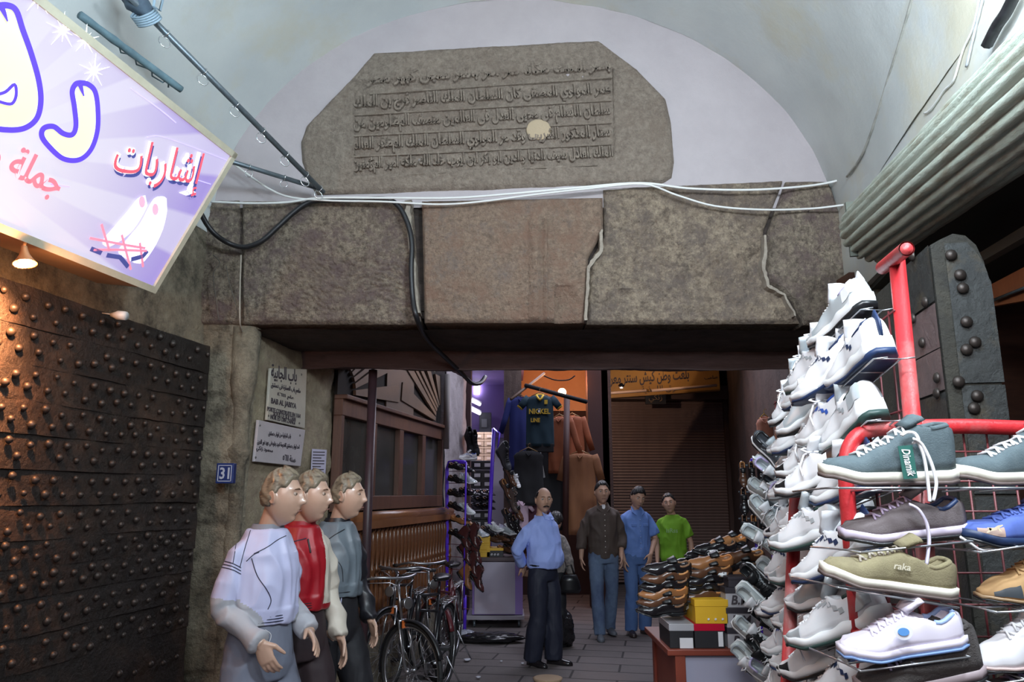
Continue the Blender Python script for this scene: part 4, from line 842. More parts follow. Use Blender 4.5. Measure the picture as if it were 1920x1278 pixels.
def shoe_proto(kind, mats, extras=()):
    K = KIND[kind]; up, sole, outs, tng, lc, ln_, trim = mats
    root = thing('shoe', 'x', 'shoe', (0,0,0)); NT = 30
    T = [min(1, max(0, i/NT)) for i in range(NT+1)]
    # upper
    mb = MB(); rr = []
    for t in T:
        o0, o1 = K['op']; op = max(0, min(1, (t-o0)/.05, (o1-t)/.05)); ring = []
        n = 8
        outer = [surf(kind, t, j/n*.98) for j in range(n+1)]
        x, w_, h, s, sp = sec(kind, t)
        inner = []
        for j in range(1, 4):
            q = j/3; a_ = outer[-1]; cz = max(s+sp+.012, a_.z - op*(a_.z-s-sp-.012)*q); inner.append(Vector((x, a_.y*(1-q)*(.9 if op else 1), cz)))
        right = outer + inner; ring = right + [Vector((p.x, -p.y, p.z)) for p in right[::-1][1:]]
        rr.append(ring)
    mb.rings(rr, 0, True, True); mb.obj('upper', up, root)
    # midsole and outsole
    def solepart(name, z0, z1, grow, m, bot=False):
        mb = MB(); rr = []
        for t in T:
            x, w_, h, s, sp = sec(kind, t); ww = w_ + grow; xx = x + (grow*1.3 if t > .97 else (-grow*1.3 if t < .03 else 0))
            a, b1 = sp + s*z0, sp + s*z1
            wv = .003*sin(t*26) if kind == 'runner' and not bot else 0
            rr.append([Vector((xx, -ww*.9, a)), Vector((xx, -ww, a+(b1-a)*.4)), Vector((xx, -ww*.99, b1+wv)), Vector((xx, 0, b1+.001)), Vector((xx, ww*.99, b1+wv)), Vector((xx, ww, a+(b1-a)*.4)), Vector((xx, ww*.9, a)), Vector((xx, 0, a))])
        mb.rings(rr, 0, True, True); return mb.obj(name, m, root)
    solepart('midsole', .30, 1.12, .004, sole); solepart('outsole', 0, .32, .0045, outs, True)
    # tongue
    x, w_, h, s, sp = sec(kind, K['op'][1]); mb = MB()
    tl = K['tong'] - h + .03
    p0 = surf(kind, K['op'][1]+.06, 1) ; pts = [p0 + Vector((-(.02+tl*.55)*q*1.1, 0, .004 + tl*q*(1 if K['lace'] else .5))) for q in (0, .35, .7, 1)]
    mb.rings([[p + Vector((dx, y, dz)) for (dx, y, dz) in ((-.004, -.022-.004*i, -.004), (.003, -.02-.004*i, .004), (.006, 0, .008), (.003, .02+.004*i, .004), (-.004, .022+.004*i, -.004), (-.007, 0, .001))] for i, p in enumerate(pts)], 0, True, True)
    mb.obj('tongue', tng, root)
    # collar lining at the heel
    mb = MB(); pts = []
    for j in range(13):
        a = -pi*.62 + pi*1.24*j/12; t = K['op'][0] + (1-cos(a))*.5*(K['op'][1]-K['op'][0])*.8; xx, w2, h2, s2, sp2 = sec(kind, t)
        pts.append(Vector((xx-.002, w2*.70*sin(a)/max(abs(sin(a)), 1e-3)*min(1, abs(sin(a))*1.6), h2+sp2*.5-.003)))
    mb.tube(pts, .0065, 6); mb.obj('collar', ln_, root)
    if K['lace']:
        a0, a1, n = K['lace']; mb = MB()
        for j in range(n):
            t = a0 + (a1-a0)*j/(n-1); t2 = t + (a1-a0)/(n-1)*.6
            for sgn in ((1, -1)):
                q = [surf(kind, t, sgn*.80, .003), surf(kind, (t+t2)/2, .995, .006) + Vector((0,0,.004)), surf(kind, t2, -sgn*.80, .003)]; mb.tube(q, .0030, 6, flat=1)
        mb.obj('laces', lc, root)
    # side trims
    if 'stripe' in extras:
        for sgn in (1, -1):
            mb = MB()
            path = [(.20, .30), (.34, .34), (.48, .46), (.58, .66), (.55, .72), (.47, .56), (.34, .46), (.2, .48)]
            for k_ in range(6):
                t, a = .26+.055*k_, .25 + .09*k_; q = [surf(kind, t, sgn*a, .0015), surf(kind, t+.05, sgn*(a-.03), .0015), surf(kind, t+.055, sgn*(a+.14), .0015), surf(kind, t+.01, sgn*(a+.16), .0015)]
                mb.add(q, [(0,1,2,3)])
            mb.obj('side_stripe', trim, root, fix=False)
    if 'panel' in extras:
        for sgn in (1, -1):
            mb = MB(); mb.grid(lambda u, v: surf(kind, .02+.17*u, sgn*(.12+.62*v), .002), 5, 5); mb.obj('heel_panel', trim, root, fix=False)
            mb = MB(); mb.grid(lambda u, v: surf(kind, .74+.20*u, sgn*(.05+.40*v*(1-.3*u)), .002), 5, 5); mb.obj('toe_panel', trim, root, fix=False)
    if 'bow' in extras:
        mb = MB(); c = surf(kind, K['lace'][0], 1, .006) + Vector((0, 0, .006))
        for sgn in (1, -1):
            mb.tube([c, c + Vector((.01, sgn*.022, .012)), c + Vector((.0, sgn*.045, .004)), c + Vector((-.006, sgn*.03, -.006)), c], .0030, 6)
            mb.tube([c, c + Vector((.01, sgn*.03, -.008)), c + Vector((.015, sgn*.052, -.04)), c + Vector((.012, sgn*.055, -.07))], .0030, 6)
        mb.obj('bow', lc, root)
    if 'tab' in extras:
        mb = MB(); xx, w2, h2, s2, sp2 = sec(kind, .02); mb.tube([(xx-.004, 0, h2*.55), (xx-.010, 0, h2*.9), (xx-.002, 0, h2+.018), (xx+.010, 0, h2+.004)], [.010,.011,.010,.008], 8, flat=.5); mb.obj('heel_tab', trim, root)
    return root
def C(n, c, r=.5, **k): return M(n, c, r, **k)
w_, n_, bk, gy, bl_ = white, C('shoe_navy', (.012,.03,.09)), C('shoe_black', (.012,.013,.015), .35), C('shoe_grey', (.30,.33,.35)), C('shoe_blue', (.03,.10,.45))
ws = C('sole_white', (.82,.84,.86), .4); gum = C('sole_cream', (.74,.70,.60), .5); dkg = C('shoe_dark_green', (.02,.05,.045)); lil = C('shoe_lilac', (.52,.46,.72))
silver = C('shoe_silver', (.48,.53,.56), .35, metal=.2); lacew = C('lace_white', (.85,.85,.88), .7)
PRO = {}
def pro(key, kind, mats, extras=()):
    r = shoe_proto(kind, mats, extras); r.location = (0, 0, 0); PRO[key] = [r, gettree(r), False]
pro('run_navy', 'runner', (w_, ws, n_, w_, lacew, n_, n_), ('stripe', 'tab'))
pro('run_black', 'runner', (w_, ws, bk, w_, lacew, bk, bk), ('panel', 'bow'))
pro('run_green', 'runner', (w_, ws, dkg, silver, lacew, dkg, silver), ('stripe', 'panel'))
pro('run_blue', 'runner', (w_, ws, gy, w_, lacew, bl_, bl_), ('stripe', 'bow'))
pro('run_silver', 'runner', (silver, ws, bk, w_, lacew, lil, w_), ('panel', 'tab'))
pro('run_dark', 'runner', (C('shoe_charcoal', (.05,.055,.065)), ws, bk, gy, gy, bk, silver), ('stripe',))
pro('low_grey', 'low', (C('shoe_mesh_grey', (.16,.19,.22), .7, bump=1, bsc=200), ws, gy, gy, C('lace_grey', (.5,.53,.56)), bk, gy))
pro('low_pale', 'low', (C('shoe_pale_grey', (.50,.54,.54), .6), ws, gy, w_, lacew, gy, gy), ('bow',))
pro('low_black', 'low', (bk, ws, bk, bk, bk, bk, gy), ('stripe',))
pro('low_blacklace', 'low', (bk, bk, bk, bk, lacew, bk, gy))
pro('dress_black', 'dress', (C('polished_black', (.014,.012,.014), .18), bk, bk, bk, bk, C('lining_brown', (.20,.10,.05)), bk))
pro('dress_brown', 'dress', (C('polished_brown', (.10,.045,.025), .25), bk, bk, bk, bk, C('lining_tan', (.50,.22,.07)), bk))
pro('dress_tan', 'dress', (C('tan_leather', (.30,.13,.05), .35), bk, bk, bk, bk, C('lining_orange', (.55,.20,.05)), bk))
pro('boot_brown', 'boot', (C('oxblood_leather', (.07,.022,.022), .28), bk, bk, bk, bk, bk, bk))
pro('boot_tan', 'boot', (C('tan_boot_leather', (.28,.12,.045), .45), bk, bk, bk, bk, bk, bk))
def shoe(key, pos, toe, up, label, group=None, scale=1.0, anchor=(0,0,0), mats=None):
    X = Vector(toe).normalized(); Z = Vector(up); Z = (Z - X*Z.dot(X)).normalized(); Y = Z.cross(X)
    m = Matrix((X, Y, Z)).transposed().to_4x4(); m.translation = Vector(pos) - (X*anchor[0] + Y*anchor[1] + Z*anchor[2])*scale; m = m @ Matrix.Scale(scale, 4)
    r, tree, used = PRO[key][:3]
    if not used and not mats:
        PRO[key][2] = True; r.matrix_world = m; r['label'] = label
        if group: r['group'] = group
        return r
    c = dup(r, tree, m, label, None, mats)
    if group: c['group'] = group
    elif 'group' in c: del c['group']
    return c
def rj(a): return random.uniform(-a, a)
def hz(px, py, Y): return P(px, py, Y)
# ---- tall rack of white trainers
rk = thing('shoe_rack', 'tall red steel rack at the right covered in white trainers', 'rack', (1.0, 2.0, 0))
p_top, p_bot = P(1683, 500, 1.93), P(1712, 800, 1.86)
d = (p_bot-p_top).normalized(); foot = p_top + d*(p_top.z/-d.z)*.995
mb = MB(); mb.tube([p_top + Vector((0,0,.02)), foot], .0205, 14); mb.obj('post', redp, rk)
mb = MB(); a, b1 = P(1655, 502, 2.02), P(1700, 466, 1.80); q = (b1-a); mb.tube([a, b1], .019, 14, cap=False); mb.tube([b1 - q*.02, b1 + q*.001], .0155, 14); mb.obj('top_tube', redp, rk)
mb = MB(); a2 = Vector((.585+.193*4.3, 4.3, 0)); f1 = P(1492, 935, 2.3); f0 = P(1477, 1270, 2.27)
mb.tube([f1 + (f1-f0)*.02, f0 + (f0-f1)*(f0.z/(f1.z-f0.z))*.99], .019, 12); mb.obj('post', redp, rk)
colY = [1.86, 2.14, 2.44, 2.76, 3.10]
tops = [(1652,668), (1622,582), (1585,655), (1558,690), (1534,712)]
wname = ['nearest', 'second', 'third', 'fourth', 'fifth', 'farthest']
mb = MB(); keys = ['run_navy', 'run_black', 'run_green', 'run_blue', 'run_navy', 'run_silver', 'run_black']
rung = []
rowname = ['topmost', 'second from the top', 'third from the top', 'fourth from the top', 'fifth from the top', 'sixth from the top', 'seventh from the top', 'eighth from the top', 'ninth from the top', 'tenth from the top', 'eleventh from the top', 'twelfth from the top']
kdesc = {'run_navy': 'white trainer with navy sole', 'run_black': 'white trainer with black sole', 'run_green': 'silver-white trainer with green sole', 'run_blue': 'white trainer with blue stripe', 'run_silver': 'silver-grey trainer with lilac lining', 'run_dark': 'charcoal trainer'}
shelfwire = M('shelf_wire', (.55,.57,.60), .3, metal=.8)
first = {0: 'run_navy', 1: 'run_silver', 2: 'run_black', 3: 'run_blue', 4: 'run_green', 5: 'run_dark'}
def onrack(x, y, z):      # the far columns stop where the other rack begins
    s = (Vector((x, y, z))-EYEP); d_ = s.y*CT + s.z*ST; return not (960 + FPX*s.x/d_ < 1536 and 639 - FPX*(-s.y*ST + s.z*CT)/d_ > 850 + (960 + FPX*s.x/d_ - 1460)*2.2)
for ci, (Yc, (tx, ty)) in enumerate(zip(colY, tops)):
    h0 = P(tx, ty, Yc); j = 0; z = h0.z; pit = [.162, .148, .15, .15, .15, .15][ci]
    while z > .62 and j < 12 and onrack(h0.x, Yc, z):
        x = h0.x - .012*j + rj(.012) + (.03 if (j % 2 and ci) else 0); pos = Vector((x, Yc + rj(.03), z + rj(.008)))
        if ci == 0 and j > 1: x += .0
        key = first[ci] if j == 0 else keys[(ci*3 + j*2 + (j//3)) % 7]
        toe = Vector((-.10+rj(.10), 1, -.27+rj(.07)))
        if j > 2 and random.random() < .35: toe = Vector((-.40+rj(.15), .9, -.32+rj(.1)))
        shoe(key, pos, toe, (-.10+rj(.06), .2, 1), '%s, %s in the %s column of the red rack' % (kdesc[key], rowname[j].replace(' from the top', ' down'), wname[ci]), 'white trainers on the tall red rack', 1.02, (-.105, 0, 0))
        X = toe.normalized(); Yv = Vector((0,0,1)).cross(X).normalized(); Zv = X.cross(Yv); c = pos - Zv*.006
        rung.append((c, X, Yv)); j += 1; z -= pit
for ci in range(4):
    Yc = (colY[ci]+colY[ci+1])/2; h0 = P((tops[ci][0]+tops[ci+1][0])/2-4, (tops[ci][1]+tops[ci+1][1])/2+44, Yc); z = h0.z - .02; j = 0
    while z > .62 and j < 10 and onrack(h0.x, Yc, z):
        key = keys[(ci*2 + j*3) % 7]; toe = Vector((-.25+rj(.2), .95, -.30+rj(.1)))
        pos = Vector((h0.x - .03 + rj(.02) - .012*j, Yc + rj(.04), z)); shoe(key, pos, toe, (-.2+rj(.1), .2, 1), '%s, %s between the %s and %s columns' % (kdesc[key], rowname[j].replace(' from the top', ' down'), wname[ci], wname[ci+1]), 'white trainers on the tall red rack', .98, (-.105, 0, 0)); j += 1; z -= .152
for c, X, Yv in rung:
    mb = MB()
    for s in (1, -1): mb.tube([c + Yv*.034*s + X*.20, c + Yv*.034*s + X*-.0, c + Yv*.034*s - X*.01 + Vector((.03,0,0))], .0022, 5)
    for q in (0, .09, .19): mb.tube([c - Yv*.034 + X*q, c + Yv*.034 + X*q], .0018, 5)
    mb.obj('wire_shelf', shelfwire, rk)
# mesh panel carrying the shelves
mb = MB()
def rkp(Y, z): return Vector((.585 + .193*Y + .05, Y, z))
for k in range(14): z = .5 + k*.13; mb.tube([rkp(1.9, z), rkp(4.0, z)], .003, 5)
for k in range(17): y = 1.95 + k*.125; mb.tube([rkp(y, .4), rkp(y, 2.2)], .003, 5)
tag(mb.obj('wire_mesh', M('dark_red_wire', (.12,.02,.025), .5), rk), kind='stuff')
# ---- shoes hung on the farther end of the rack, soles down toward the lens
lst = [(1447,846,'run_dark','dark blue and grey trainer'),(1478,868,'low_pale','pale grey trainer'),(1452,884,'run_silver','silver trainer'),(1440,925,'low_pale','pale laced trainer'),(1466,915,'low_grey','dark grey mesh shoe'),
       (1490,935,'run_silver','silver-white trainer'),(1438,965,'low_pale','pale laced trainer'),(1462,968,'low_grey','grey mesh shoe with white rim'),(1430,1010,'low_pale','pale laced trainer'),(1462,1028,'low_grey','charcoal mesh shoe with white rim'),
       (1456,1078,'low_pale','cream laced trainer'),(1425,1090,'low_black','black shoe'),(1452,1118,'low_black','black shoe with white piping'),(1418,1128,'low_pale','pale dotted trainer'),(1448,1168,'low_blacklace','black shoe'),
       (1412,1190,'low_pale','grey-white trainer'),(1436,1225,'low_blacklace','black shoe with bright white laces'),(1408,1240,'low_pale','cream trainer'),(1440,1268,'run_silver','white trainer'),(1512,1262,'low_pale','white trainer'),(1500,1190,'low_pale','white trainer')]
for i, (px, py, key, ds) in enumerate(lst):
    Yc = 3.95 + rj(.08) if px < 1480 else 3.5; pos = P(px, py, Yc)
    toe = Vector((.62+rj(.25), -.45+rj(.2), -.62+rj(.12))); up = Vector((-.75, -.45, .35)) if i % 3 else Vector((-.35, -.75, .5))
    shoe(key, pos, toe, up, '%s hung at the rack end, %s' % (ds, ['near its top', 'below the top ones', 'in the upper half', 'left in the upper half', 'right in the upper half', 'beside the red post', 'left at mid height', 'right at mid height', 'above the leather shoes', 'beside the purple tube', 'level with the leather shoes', 'above the grey boxes', 'in front of the grey boxes', 'beside the topmost grey box', 'beside the middle grey box', 'beside the lowest grey box', 'beside the table edge', 'below the table edge', 'lowest of all', 'right of the red post foot', 'right of the rear red post'][i]), 'shoes hung at the far end of the rack', .92, (.02, 0, .03))
mb = MB(); mb.tube([P(1470, 990, 4.2), P(1468, 1080, 4.2)], .016, 8); tag(mb.obj('purple_tube', purpm), 'short purple tube between the hung grey shoes', 'tube')

# ---- front rack: red bent tube frame with wire grid and canvas shoes
fk = thing('shoe_rack', 'low red tube rack in the right foreground with a wire grid of canvas shoes', 'rack', (1.1, 1.9, 0))
FY = 1.92
fp = [P(1628, 1300, FY-.02), P(1610, 1180, FY-.01), P(1598, 1050, FY), P(1590, 950, FY), P(1586, 880, FY), P(1592, 840, FY), P(1612, 814, FY), P(1650, 803, FY), P(1720, 800, FY), P(1820, 799, FY), P(1960, 803, FY)]
d0 = (fp[0]-fp[1]); fp = [fp[0] + Vector((d0.x/d0.z*(-fp[0].z+.01), 0, -fp[0].z+.01))] + fp + [fp[-1] + Vector((.25, 0, 0)), fp[-1] + Vector((.29, 0, -.04)), fp[-1] + Vector((.29, 0, -fp[-1].z+.01))]
mb = MB(); mb.tube([tuple(p) for p in smooth([tuple(p) for p in fp], 4)], .0195, 14); mb.obj('tube_frame', redp, fk)
mb = MB(); gY = FY+.02
for k in range(12):
    x = P(1640 + k*44, 900, gY).x; mb.tube([(x, gY, P(1700, 806, gY).z), (x + .01, gY, .3)], .0028, 5)
for k in range(20):
    z = P(1700, 806, gY).z - .055 - k*.075; mb.tube([(P(1596, 900, gY).x, gY, z), (1.75, gY, z)], .0028, 5)
tag(mb.obj('wire_grid', M('red_wire', (.22,.02,.03), .45, c2=(.12,.05,.05), sc=20), fk), kind='stuff')
denim = C('denim_teal', (.095,.13,.145), .8, c2=(.065,.095,.11), sc=60, bump=.35, bsc=300); olive = C('olive_canvas', (.27,.24,.135), .85, c2=(.20,.17,.10), sc=25, bump=.35, bsc=300)
plum = C('plum_canvas', (.17,.145,.155), .85, c2=(.12,.10,.10), sc=30, bump=.35, bsc=300); creams = C('rubber_cream', (.80,.78,.68), .45); lilr = C('rubber_lilac', (.62,.56,.70), .45)
suede = C('grey_suede', (.13,.115,.11), .9, c2=(.09,.08,.08), sc=30, bump=1, bsc=200); lacl = C('lace_lilac', (.42,.34,.48), .7)
bsuede = C('blue_suede', (.09,.15,.46), .8, c2=(.06,.10,.34), sc=20); tans = C('tan_suede', (.44,.27,.12), .85, c2=(.33,.20,.09), sc=20); whl = C('white_pinkish', (.78,.74,.86), .4)
pro('teal_canvas', 'high', (denim, creams, C('sole_brown', (.12,.09,.085), .6), denim, lacew, denim, C('orange_piping', (.7,.20,.08))), ())
pro('plum_canvas', 'low', (plum, lilr, bk, plum, lacl, n_, plum), ())
pro('olive_canvas', 'low', (olive, creams, C('sole_brown', (0,0,0)), olive, C('lace_khaki', (.40,.36,.30), .8), olive, olive), ())
pro('white_leather', 'low', (whl, whl, C('sole_blue', (.20,.33,.62)), whl, whl, C('pale_blue', (.32,.44,.72)), C('pale_blue', (0,0,0))), ())
pro('suede_high', 'high', (suede, C('sole_greypink', (.34,.28,.30)), bk, suede, lacl, suede, suede), ())
pro('blue_suede', 'low', (bsuede, n_, bk, bsuede, bsuede, bsuede, C('tan_leather2', (.42,.30,.25))), ('panel',))
pro('tan_suede', 'boot', (tans, C('tan_sole', (.30,.20,.11)), bk, tans, tans, tans, C('slate_patch', (.05,.06,.07))), ('panel',))
pro('white_high', 'boot', (C('white_matte', (.72,.72,.76), .6), C('pink_white_rubber', (.55,.42,.40)), bk, w_, w_, w_, w_), ())
def front(key, toepx, heelpx, Y, label, up=(0,-.15,1), dY=0):
    """a shoe whose toe and heel stand at the two given spots"""
    a, b1 = P(*toepx, Y), P(*heelpx, Y+dY); L_ = (a-b1).length; sc = L_/(KIND_OF[key]['L']); return shoe(key, b1, a-b1, up, label, None, sc, (-.35*KIND_OF[key]['L'], 0, 0))
KIND_OF = {'teal_canvas': KIND['high'], 'plum_canvas': KIND['low'], 'olive_canvas': KIND['low'], 'white_leather': KIND['low'], 'suede_high': KIND['high'], 'blue_suede': KIND['low'], 'tan_suede': KIND['boot'], 'white_high': KIND['boot']}
s1 = front('teal_canvas', (1545,905), (1783,905), 1.72, 'grey-teal canvas shoe with white laces and green swing tag on the front rack')
s2 = front('teal_canvas', (1790,905), (2030,905), 1.72, 'grey canvas shoe with white laces cut off by the right frame edge')
s3 = front('plum_canvas', (1584,1020), (1806,1000), 1.74, 'purple-grey canvas shoe with one lace hanging down, on the front rack')
s4 = front('blue_suede', (1800,1018), (2030,1030), 1.72, 'blue suede shoe with pale leaping mark at the right frame edge')
s5 = front('olive_canvas', (1543,1086), (1780,1122), 1.70, 'olive canvas shoe with cream rubber edge on the front rack')
s6 = front('tan_suede', (1838,1130), (2060,1120), 1.72, 'tan suede boot with dark toe patch at the right frame edge')
s7 = front('white_leather', (1582,1238), (1802,1208), 1.70, 'white leather shoe with pale blue trim and blue crest on the front rack')
s8 = front('white_high', (1828,1262), (2050,1215), 1.72, 'white high shoe at the lower right frame edge')
s9 = front('suede_high', (1615,1308), (1838,1268), 1.72, 'grey suede high shoe with lilac laces at the bottom of the front rack')
s10 = front('plum_canvas', (1840,1325), (2060,1310), 1.74, 'dark shoe with purple laces in the lower right corner')
for i, (x0, y0, x1, y1) in enumerate([(1560,912,1780,912),(1800,912,1960,912),(1600,1030,1806,1010),(1822,1030,1960,1010),(1560,1095,1780,1132),(1850,1140,1960,1135),(1600,1248,1800,1222),(1845,1272,1960,1255)]):
    mb = MB(); a, b1 = P(x0, y0, 1.70), P(x1, y1, 1.70); up_ = Vector((0,0,.0))
    for dy in (-.035, .035): mb.tube([a + Vector((0,dy,-.003)), b1 + Vector((0,dy,-.003))], .0024, 5)
    for q in (0, .5, 1): c = a + (b1-a)*q; mb.tube([c + Vector((0,-.035,-.003)), c + Vector((0,.035,-.003)), Vector((c.x, gY, c.z-.01))], .0024, 5)
    mb.obj('wire_shelf', shelfwire, fk)
def addpart(mb, name, m, root): return mb.obj(name, m, root, world=False)
def local(root, pts): inv = root.matrix_world.inverted(); return [inv @ Vector(p) for p in pts]
bpy.context.view_layer.update()
# hanging laces, swing tag and small marks
def hang(root, pts, Y, r, m, name='hanging_lace'):
    mb = MB(); mb.tube(local(root, [P(x, y, Y) for x, y in smooth(pts, 4)]), r/root.matrix_world.to_scale().x, 6, flat=.6); addpart(mb, name, m, root)
hang(s1, [(1712,822),(1722,830),(1732,855),(1738,890),(1742,925),(1743,940)], 1.655, .0055, lacew); hang(s1, [(1712,822),(1728,832),(1745,865),(1755,900),(1754,920),(1750,938)], 1.65, .0055, lacew)
hang(s1, [(1690,816),(1700,810),(1715,812),(1722,826),(1712,830)], 1.66, .006, lacew, 'lace_knot')
hang(s3, [(1705,945),(1722,955),(1737,980),(1742,1010),(1740,1035),(1737,1058)], 1.67, .006, C('lace_pale', (.66,.62,.78), .7))
mb = MB(); mb.poly(local(s1, [P(1683,836,1.655), P(1710,834,1.655), P(1720,896,1.655), P(1694,898,1.655)]), (s1.matrix_world.inverted().to_3x3() @ Vector((0,-1,0))).normalized(), .0015); addpart(mb, 'swing_tag', C('tag_dark_green', (.03,.12,.10), .4), s1)
def marks(root, body, p0, p1, h, m, Y, name='lettering', sh=.2):
    a, b1 = P(*p0, Y), P(*p1, Y); X = (b1-a).normalized(); Yv = Vector((0,-1,0)).cross(X).normalized(); mb = MB(); text(mb, body, a, X, Yv, height=h, width=(b1-a).length, th=.001, shear=sh, offset=.01)
    mb.v = local(root, mb.v); addpart(mb, name, m, root)
marks(s1, 'Dinamik', (1690,842), (1702,892), .018, lacew, 1.652)
marks(s5, 'raka', (1676,1066), (1707,1070), .014, C('print_cream', (.62,.58,.46)), 1.652)
def disc(root, px, py, Y, rx, rz, m, name):
    mb = MB(); c = P(px, py, Y); mb.poly(local(root, [c + Vector((cos(a)*rx, 0, sin(a)*rz)) for a in [2*pi*k/20 for k in range(20)]]), (root.matrix_world.inverted().to_3x3() @ Vector((0,-1,0))).normalized(), .001); addpart(mb, name, m, root)
disc(s7, 1694, 1184, 1.642, .019, .016, C('crest_white', (.85,.85,.92)), 'crest'); disc(s7, 1694, 1184, 1.640, .012, .008, C('crest_blue', (.12,.33,.72)), 'crest_mark')
mb = MB(); mb.stroke(local(s4, [P(x, y, 1.655) for x, y in [(1851,989),(1858,992),(1866,991),(1872,987),(1880,984)]]), [.001,.004,.003,.003,.001], .001, s4.matrix_world.inverted().to_3x3() @ Vector((0,-1,0))); addpart(mb, 'leaping_mark', C('mark_gold', (.72,.62,.45)), s4)
mb = MB(); 
for pp in ([(1857,990),(1854,996),(1850,998)], [(1871,988),(1874,994),(1878,996)]): mb.stroke(local(s4, [P(x, y, 1.655) for x, y in pp]), [.003,.002,.001], .001, s4.matrix_world.inverted().to_3x3() @ Vector((0,-1,0)))
addpart(mb, 'leaping_mark', C('mark_gold', (0,0,0)), s4)
mb = MB(); mb.tube(smooth([tuple(P(x, y, 1.69)) for x, y in [(1800,1006),(1822,1020),(1843,1031),(1880,1024),(1930,1016)]], 3), .003, 6); mb.obj('shelf_hook', C('white_wire', (.8,.8,.82), .3), fk)
# ================================================================ figures
def remesh(mb, name, mats, voxel, smooth_it=4, parent=None, disp=0, dsc=4, matfn=None, world=False, stretch=(1,1,1), keepnoise=0):
    me = mb.mesh('tmp', mats); o = bpy.data.objects.new('tmp', me); COL.objects.link(o)
    r = o.modifiers.new('r', 'REMESH'); r.mode = 'VOXEL'; r.voxel_size = voxel; r.use_smooth_shade = True
    s = o.modifiers.new('s', 'SMOOTH'); s.iterations = smooth_it; s.factor = .5
    m2 = baked(o); bpy.data.objects.remove(o); bpy.data.meshes.remove(me)
    m2.name = name; m2.materials.clear()
    for m in (mats if isinstance(mats, (list, tuple)) else [mats]): m2.materials.append(m)
    if disp:
        nn = [v.normal.copy() for v in m2.vertices]
        for v, n in zip(m2.vertices, nn):
            p = v.co; q = Vector((p.x*stretch[0], p.y*stretch[1], p.z*stretch[2]))
            w1 = noise.noise(q*dsc + Vector((noise.noise(q*dsc*.6)*1.5, 3, 1))); w2 = noise.noise(q*dsc*2.3 + Vector((5, 1, 7)))
            v.co = p + n*disp*((1-abs(w1)*2.2) + .35*w2)
    if matfn:
        for p in m2.polygons: p.material_index = matfn(p.center, p.normal)
    for p in m2.polygons: p.use_smooth = True
    ob = bpy.data.objects.new(name, m2); COL.objects.link(ob)
    if parent is not None: ob.parent = parent
    return ob
def G(x, z, cx, cz, sx, sz): return math.exp(-((x-cx)/sx)**2 - ((z-cz)/sz)**2)
def head_pt(az, el, style=1.0, grow=0):
    """az 0 = face direction (-y); returns a point of the head about its centre"""
    x = sin(az)*cos(el); y = -cos(az)*cos(el); z = sin(el)
    rx, ryf, ryb, rz = .076, .086, .094, (.118 if z > 0 else .126)
    p = Vector((x*(rx+grow), y*((ryf if y < 0 else ryb)+grow), z*(rz+grow)))
    if p.z < -.01:
        k = min(1, (-.01-p.z)/.11); p.x *= 1 - .24*k*k - .03*k
        if p.y > 0: p.y *= 1 - .45*k
        else: p.y *= 1 + .10*k*(1-k)*2
    if p.y < 0 and grow < .02:
        f = max(0, min(1, -y*1.6)); X, Zz = p.x, p.z
        squ = 1 + .10*f*(1-abs(z))
        d = .010*G(X, Zz, 0, .020, .011, .024) + .026*G(X, Zz, 0, -.025, .0115, .013) + .014*G(X, Zz, 0, -.006, .0105, .022) + .006*(G(X, Zz, .014, -.030, .007, .008)+G(X, Zz, -.014, -.030, .007, .008))
        d += -.013*(G(X, Zz, .030, .012, .017, .012)+G(X, Zz, -.030, .012, .017, .012)) + .007*(G(X, Zz, .030, .010, .010, .007)+G(X, Zz, -.030, .010, .010, .007))
        d += .008*(G(X, Zz, .026, .033, .022, .008)+G(X, Zz, -.026, .033, .022, .008)) + .010*G(X, Zz, 0, -.056, .020, .0065) + .0095*G(X, Zz, 0, -.069, .017, .0065) - .006*G(X, Zz, 0, -.0625, .026, .0028)
        d += -.004*G(X, Zz, 0, -.082, .02, .007) + .017*G(X, Zz, 0, -.106, .026, .018) + .004*(G(X, Zz, .045, -.022, .018, .02)+G(X, Zz, -.045, -.022, .018, .02))
        p.y = p.y*squ - d*f
    return p
def head_mesh(mb, Mh, ears=True, n=56, m=44):
    rr = []
    for i in range(m+1):
        el = -pi/2 + pi*i/m; el = max(-pi/2+.01, min(pi/2-.01, el)); rr.append([Mh @ head_pt(-pi + 2*pi*j/n, el) for j in range(n)])
    mb.rings(rr)
    if ears:
        for s in (1, -1):
            c = Mh @ Vector((s*.076, .012, -.002)); X = Mh.to_3x3() @ Vector((s*.95, .35, 0)).normalized(); Z = Mh.to_3x3() @ Vector((0, .15, 1)).normalized(); Y = Z.cross(X)
            mb.ball(c, (.0085, .018, .031), 10, 8, 0, X, Y, Z)
            mb.tube([c + Y*0 + X*.006 + Z*.028*cos(a) + Y*.015*sin(a) for a in [pi*2*k/14 for k in range(15)]], .004, 6)
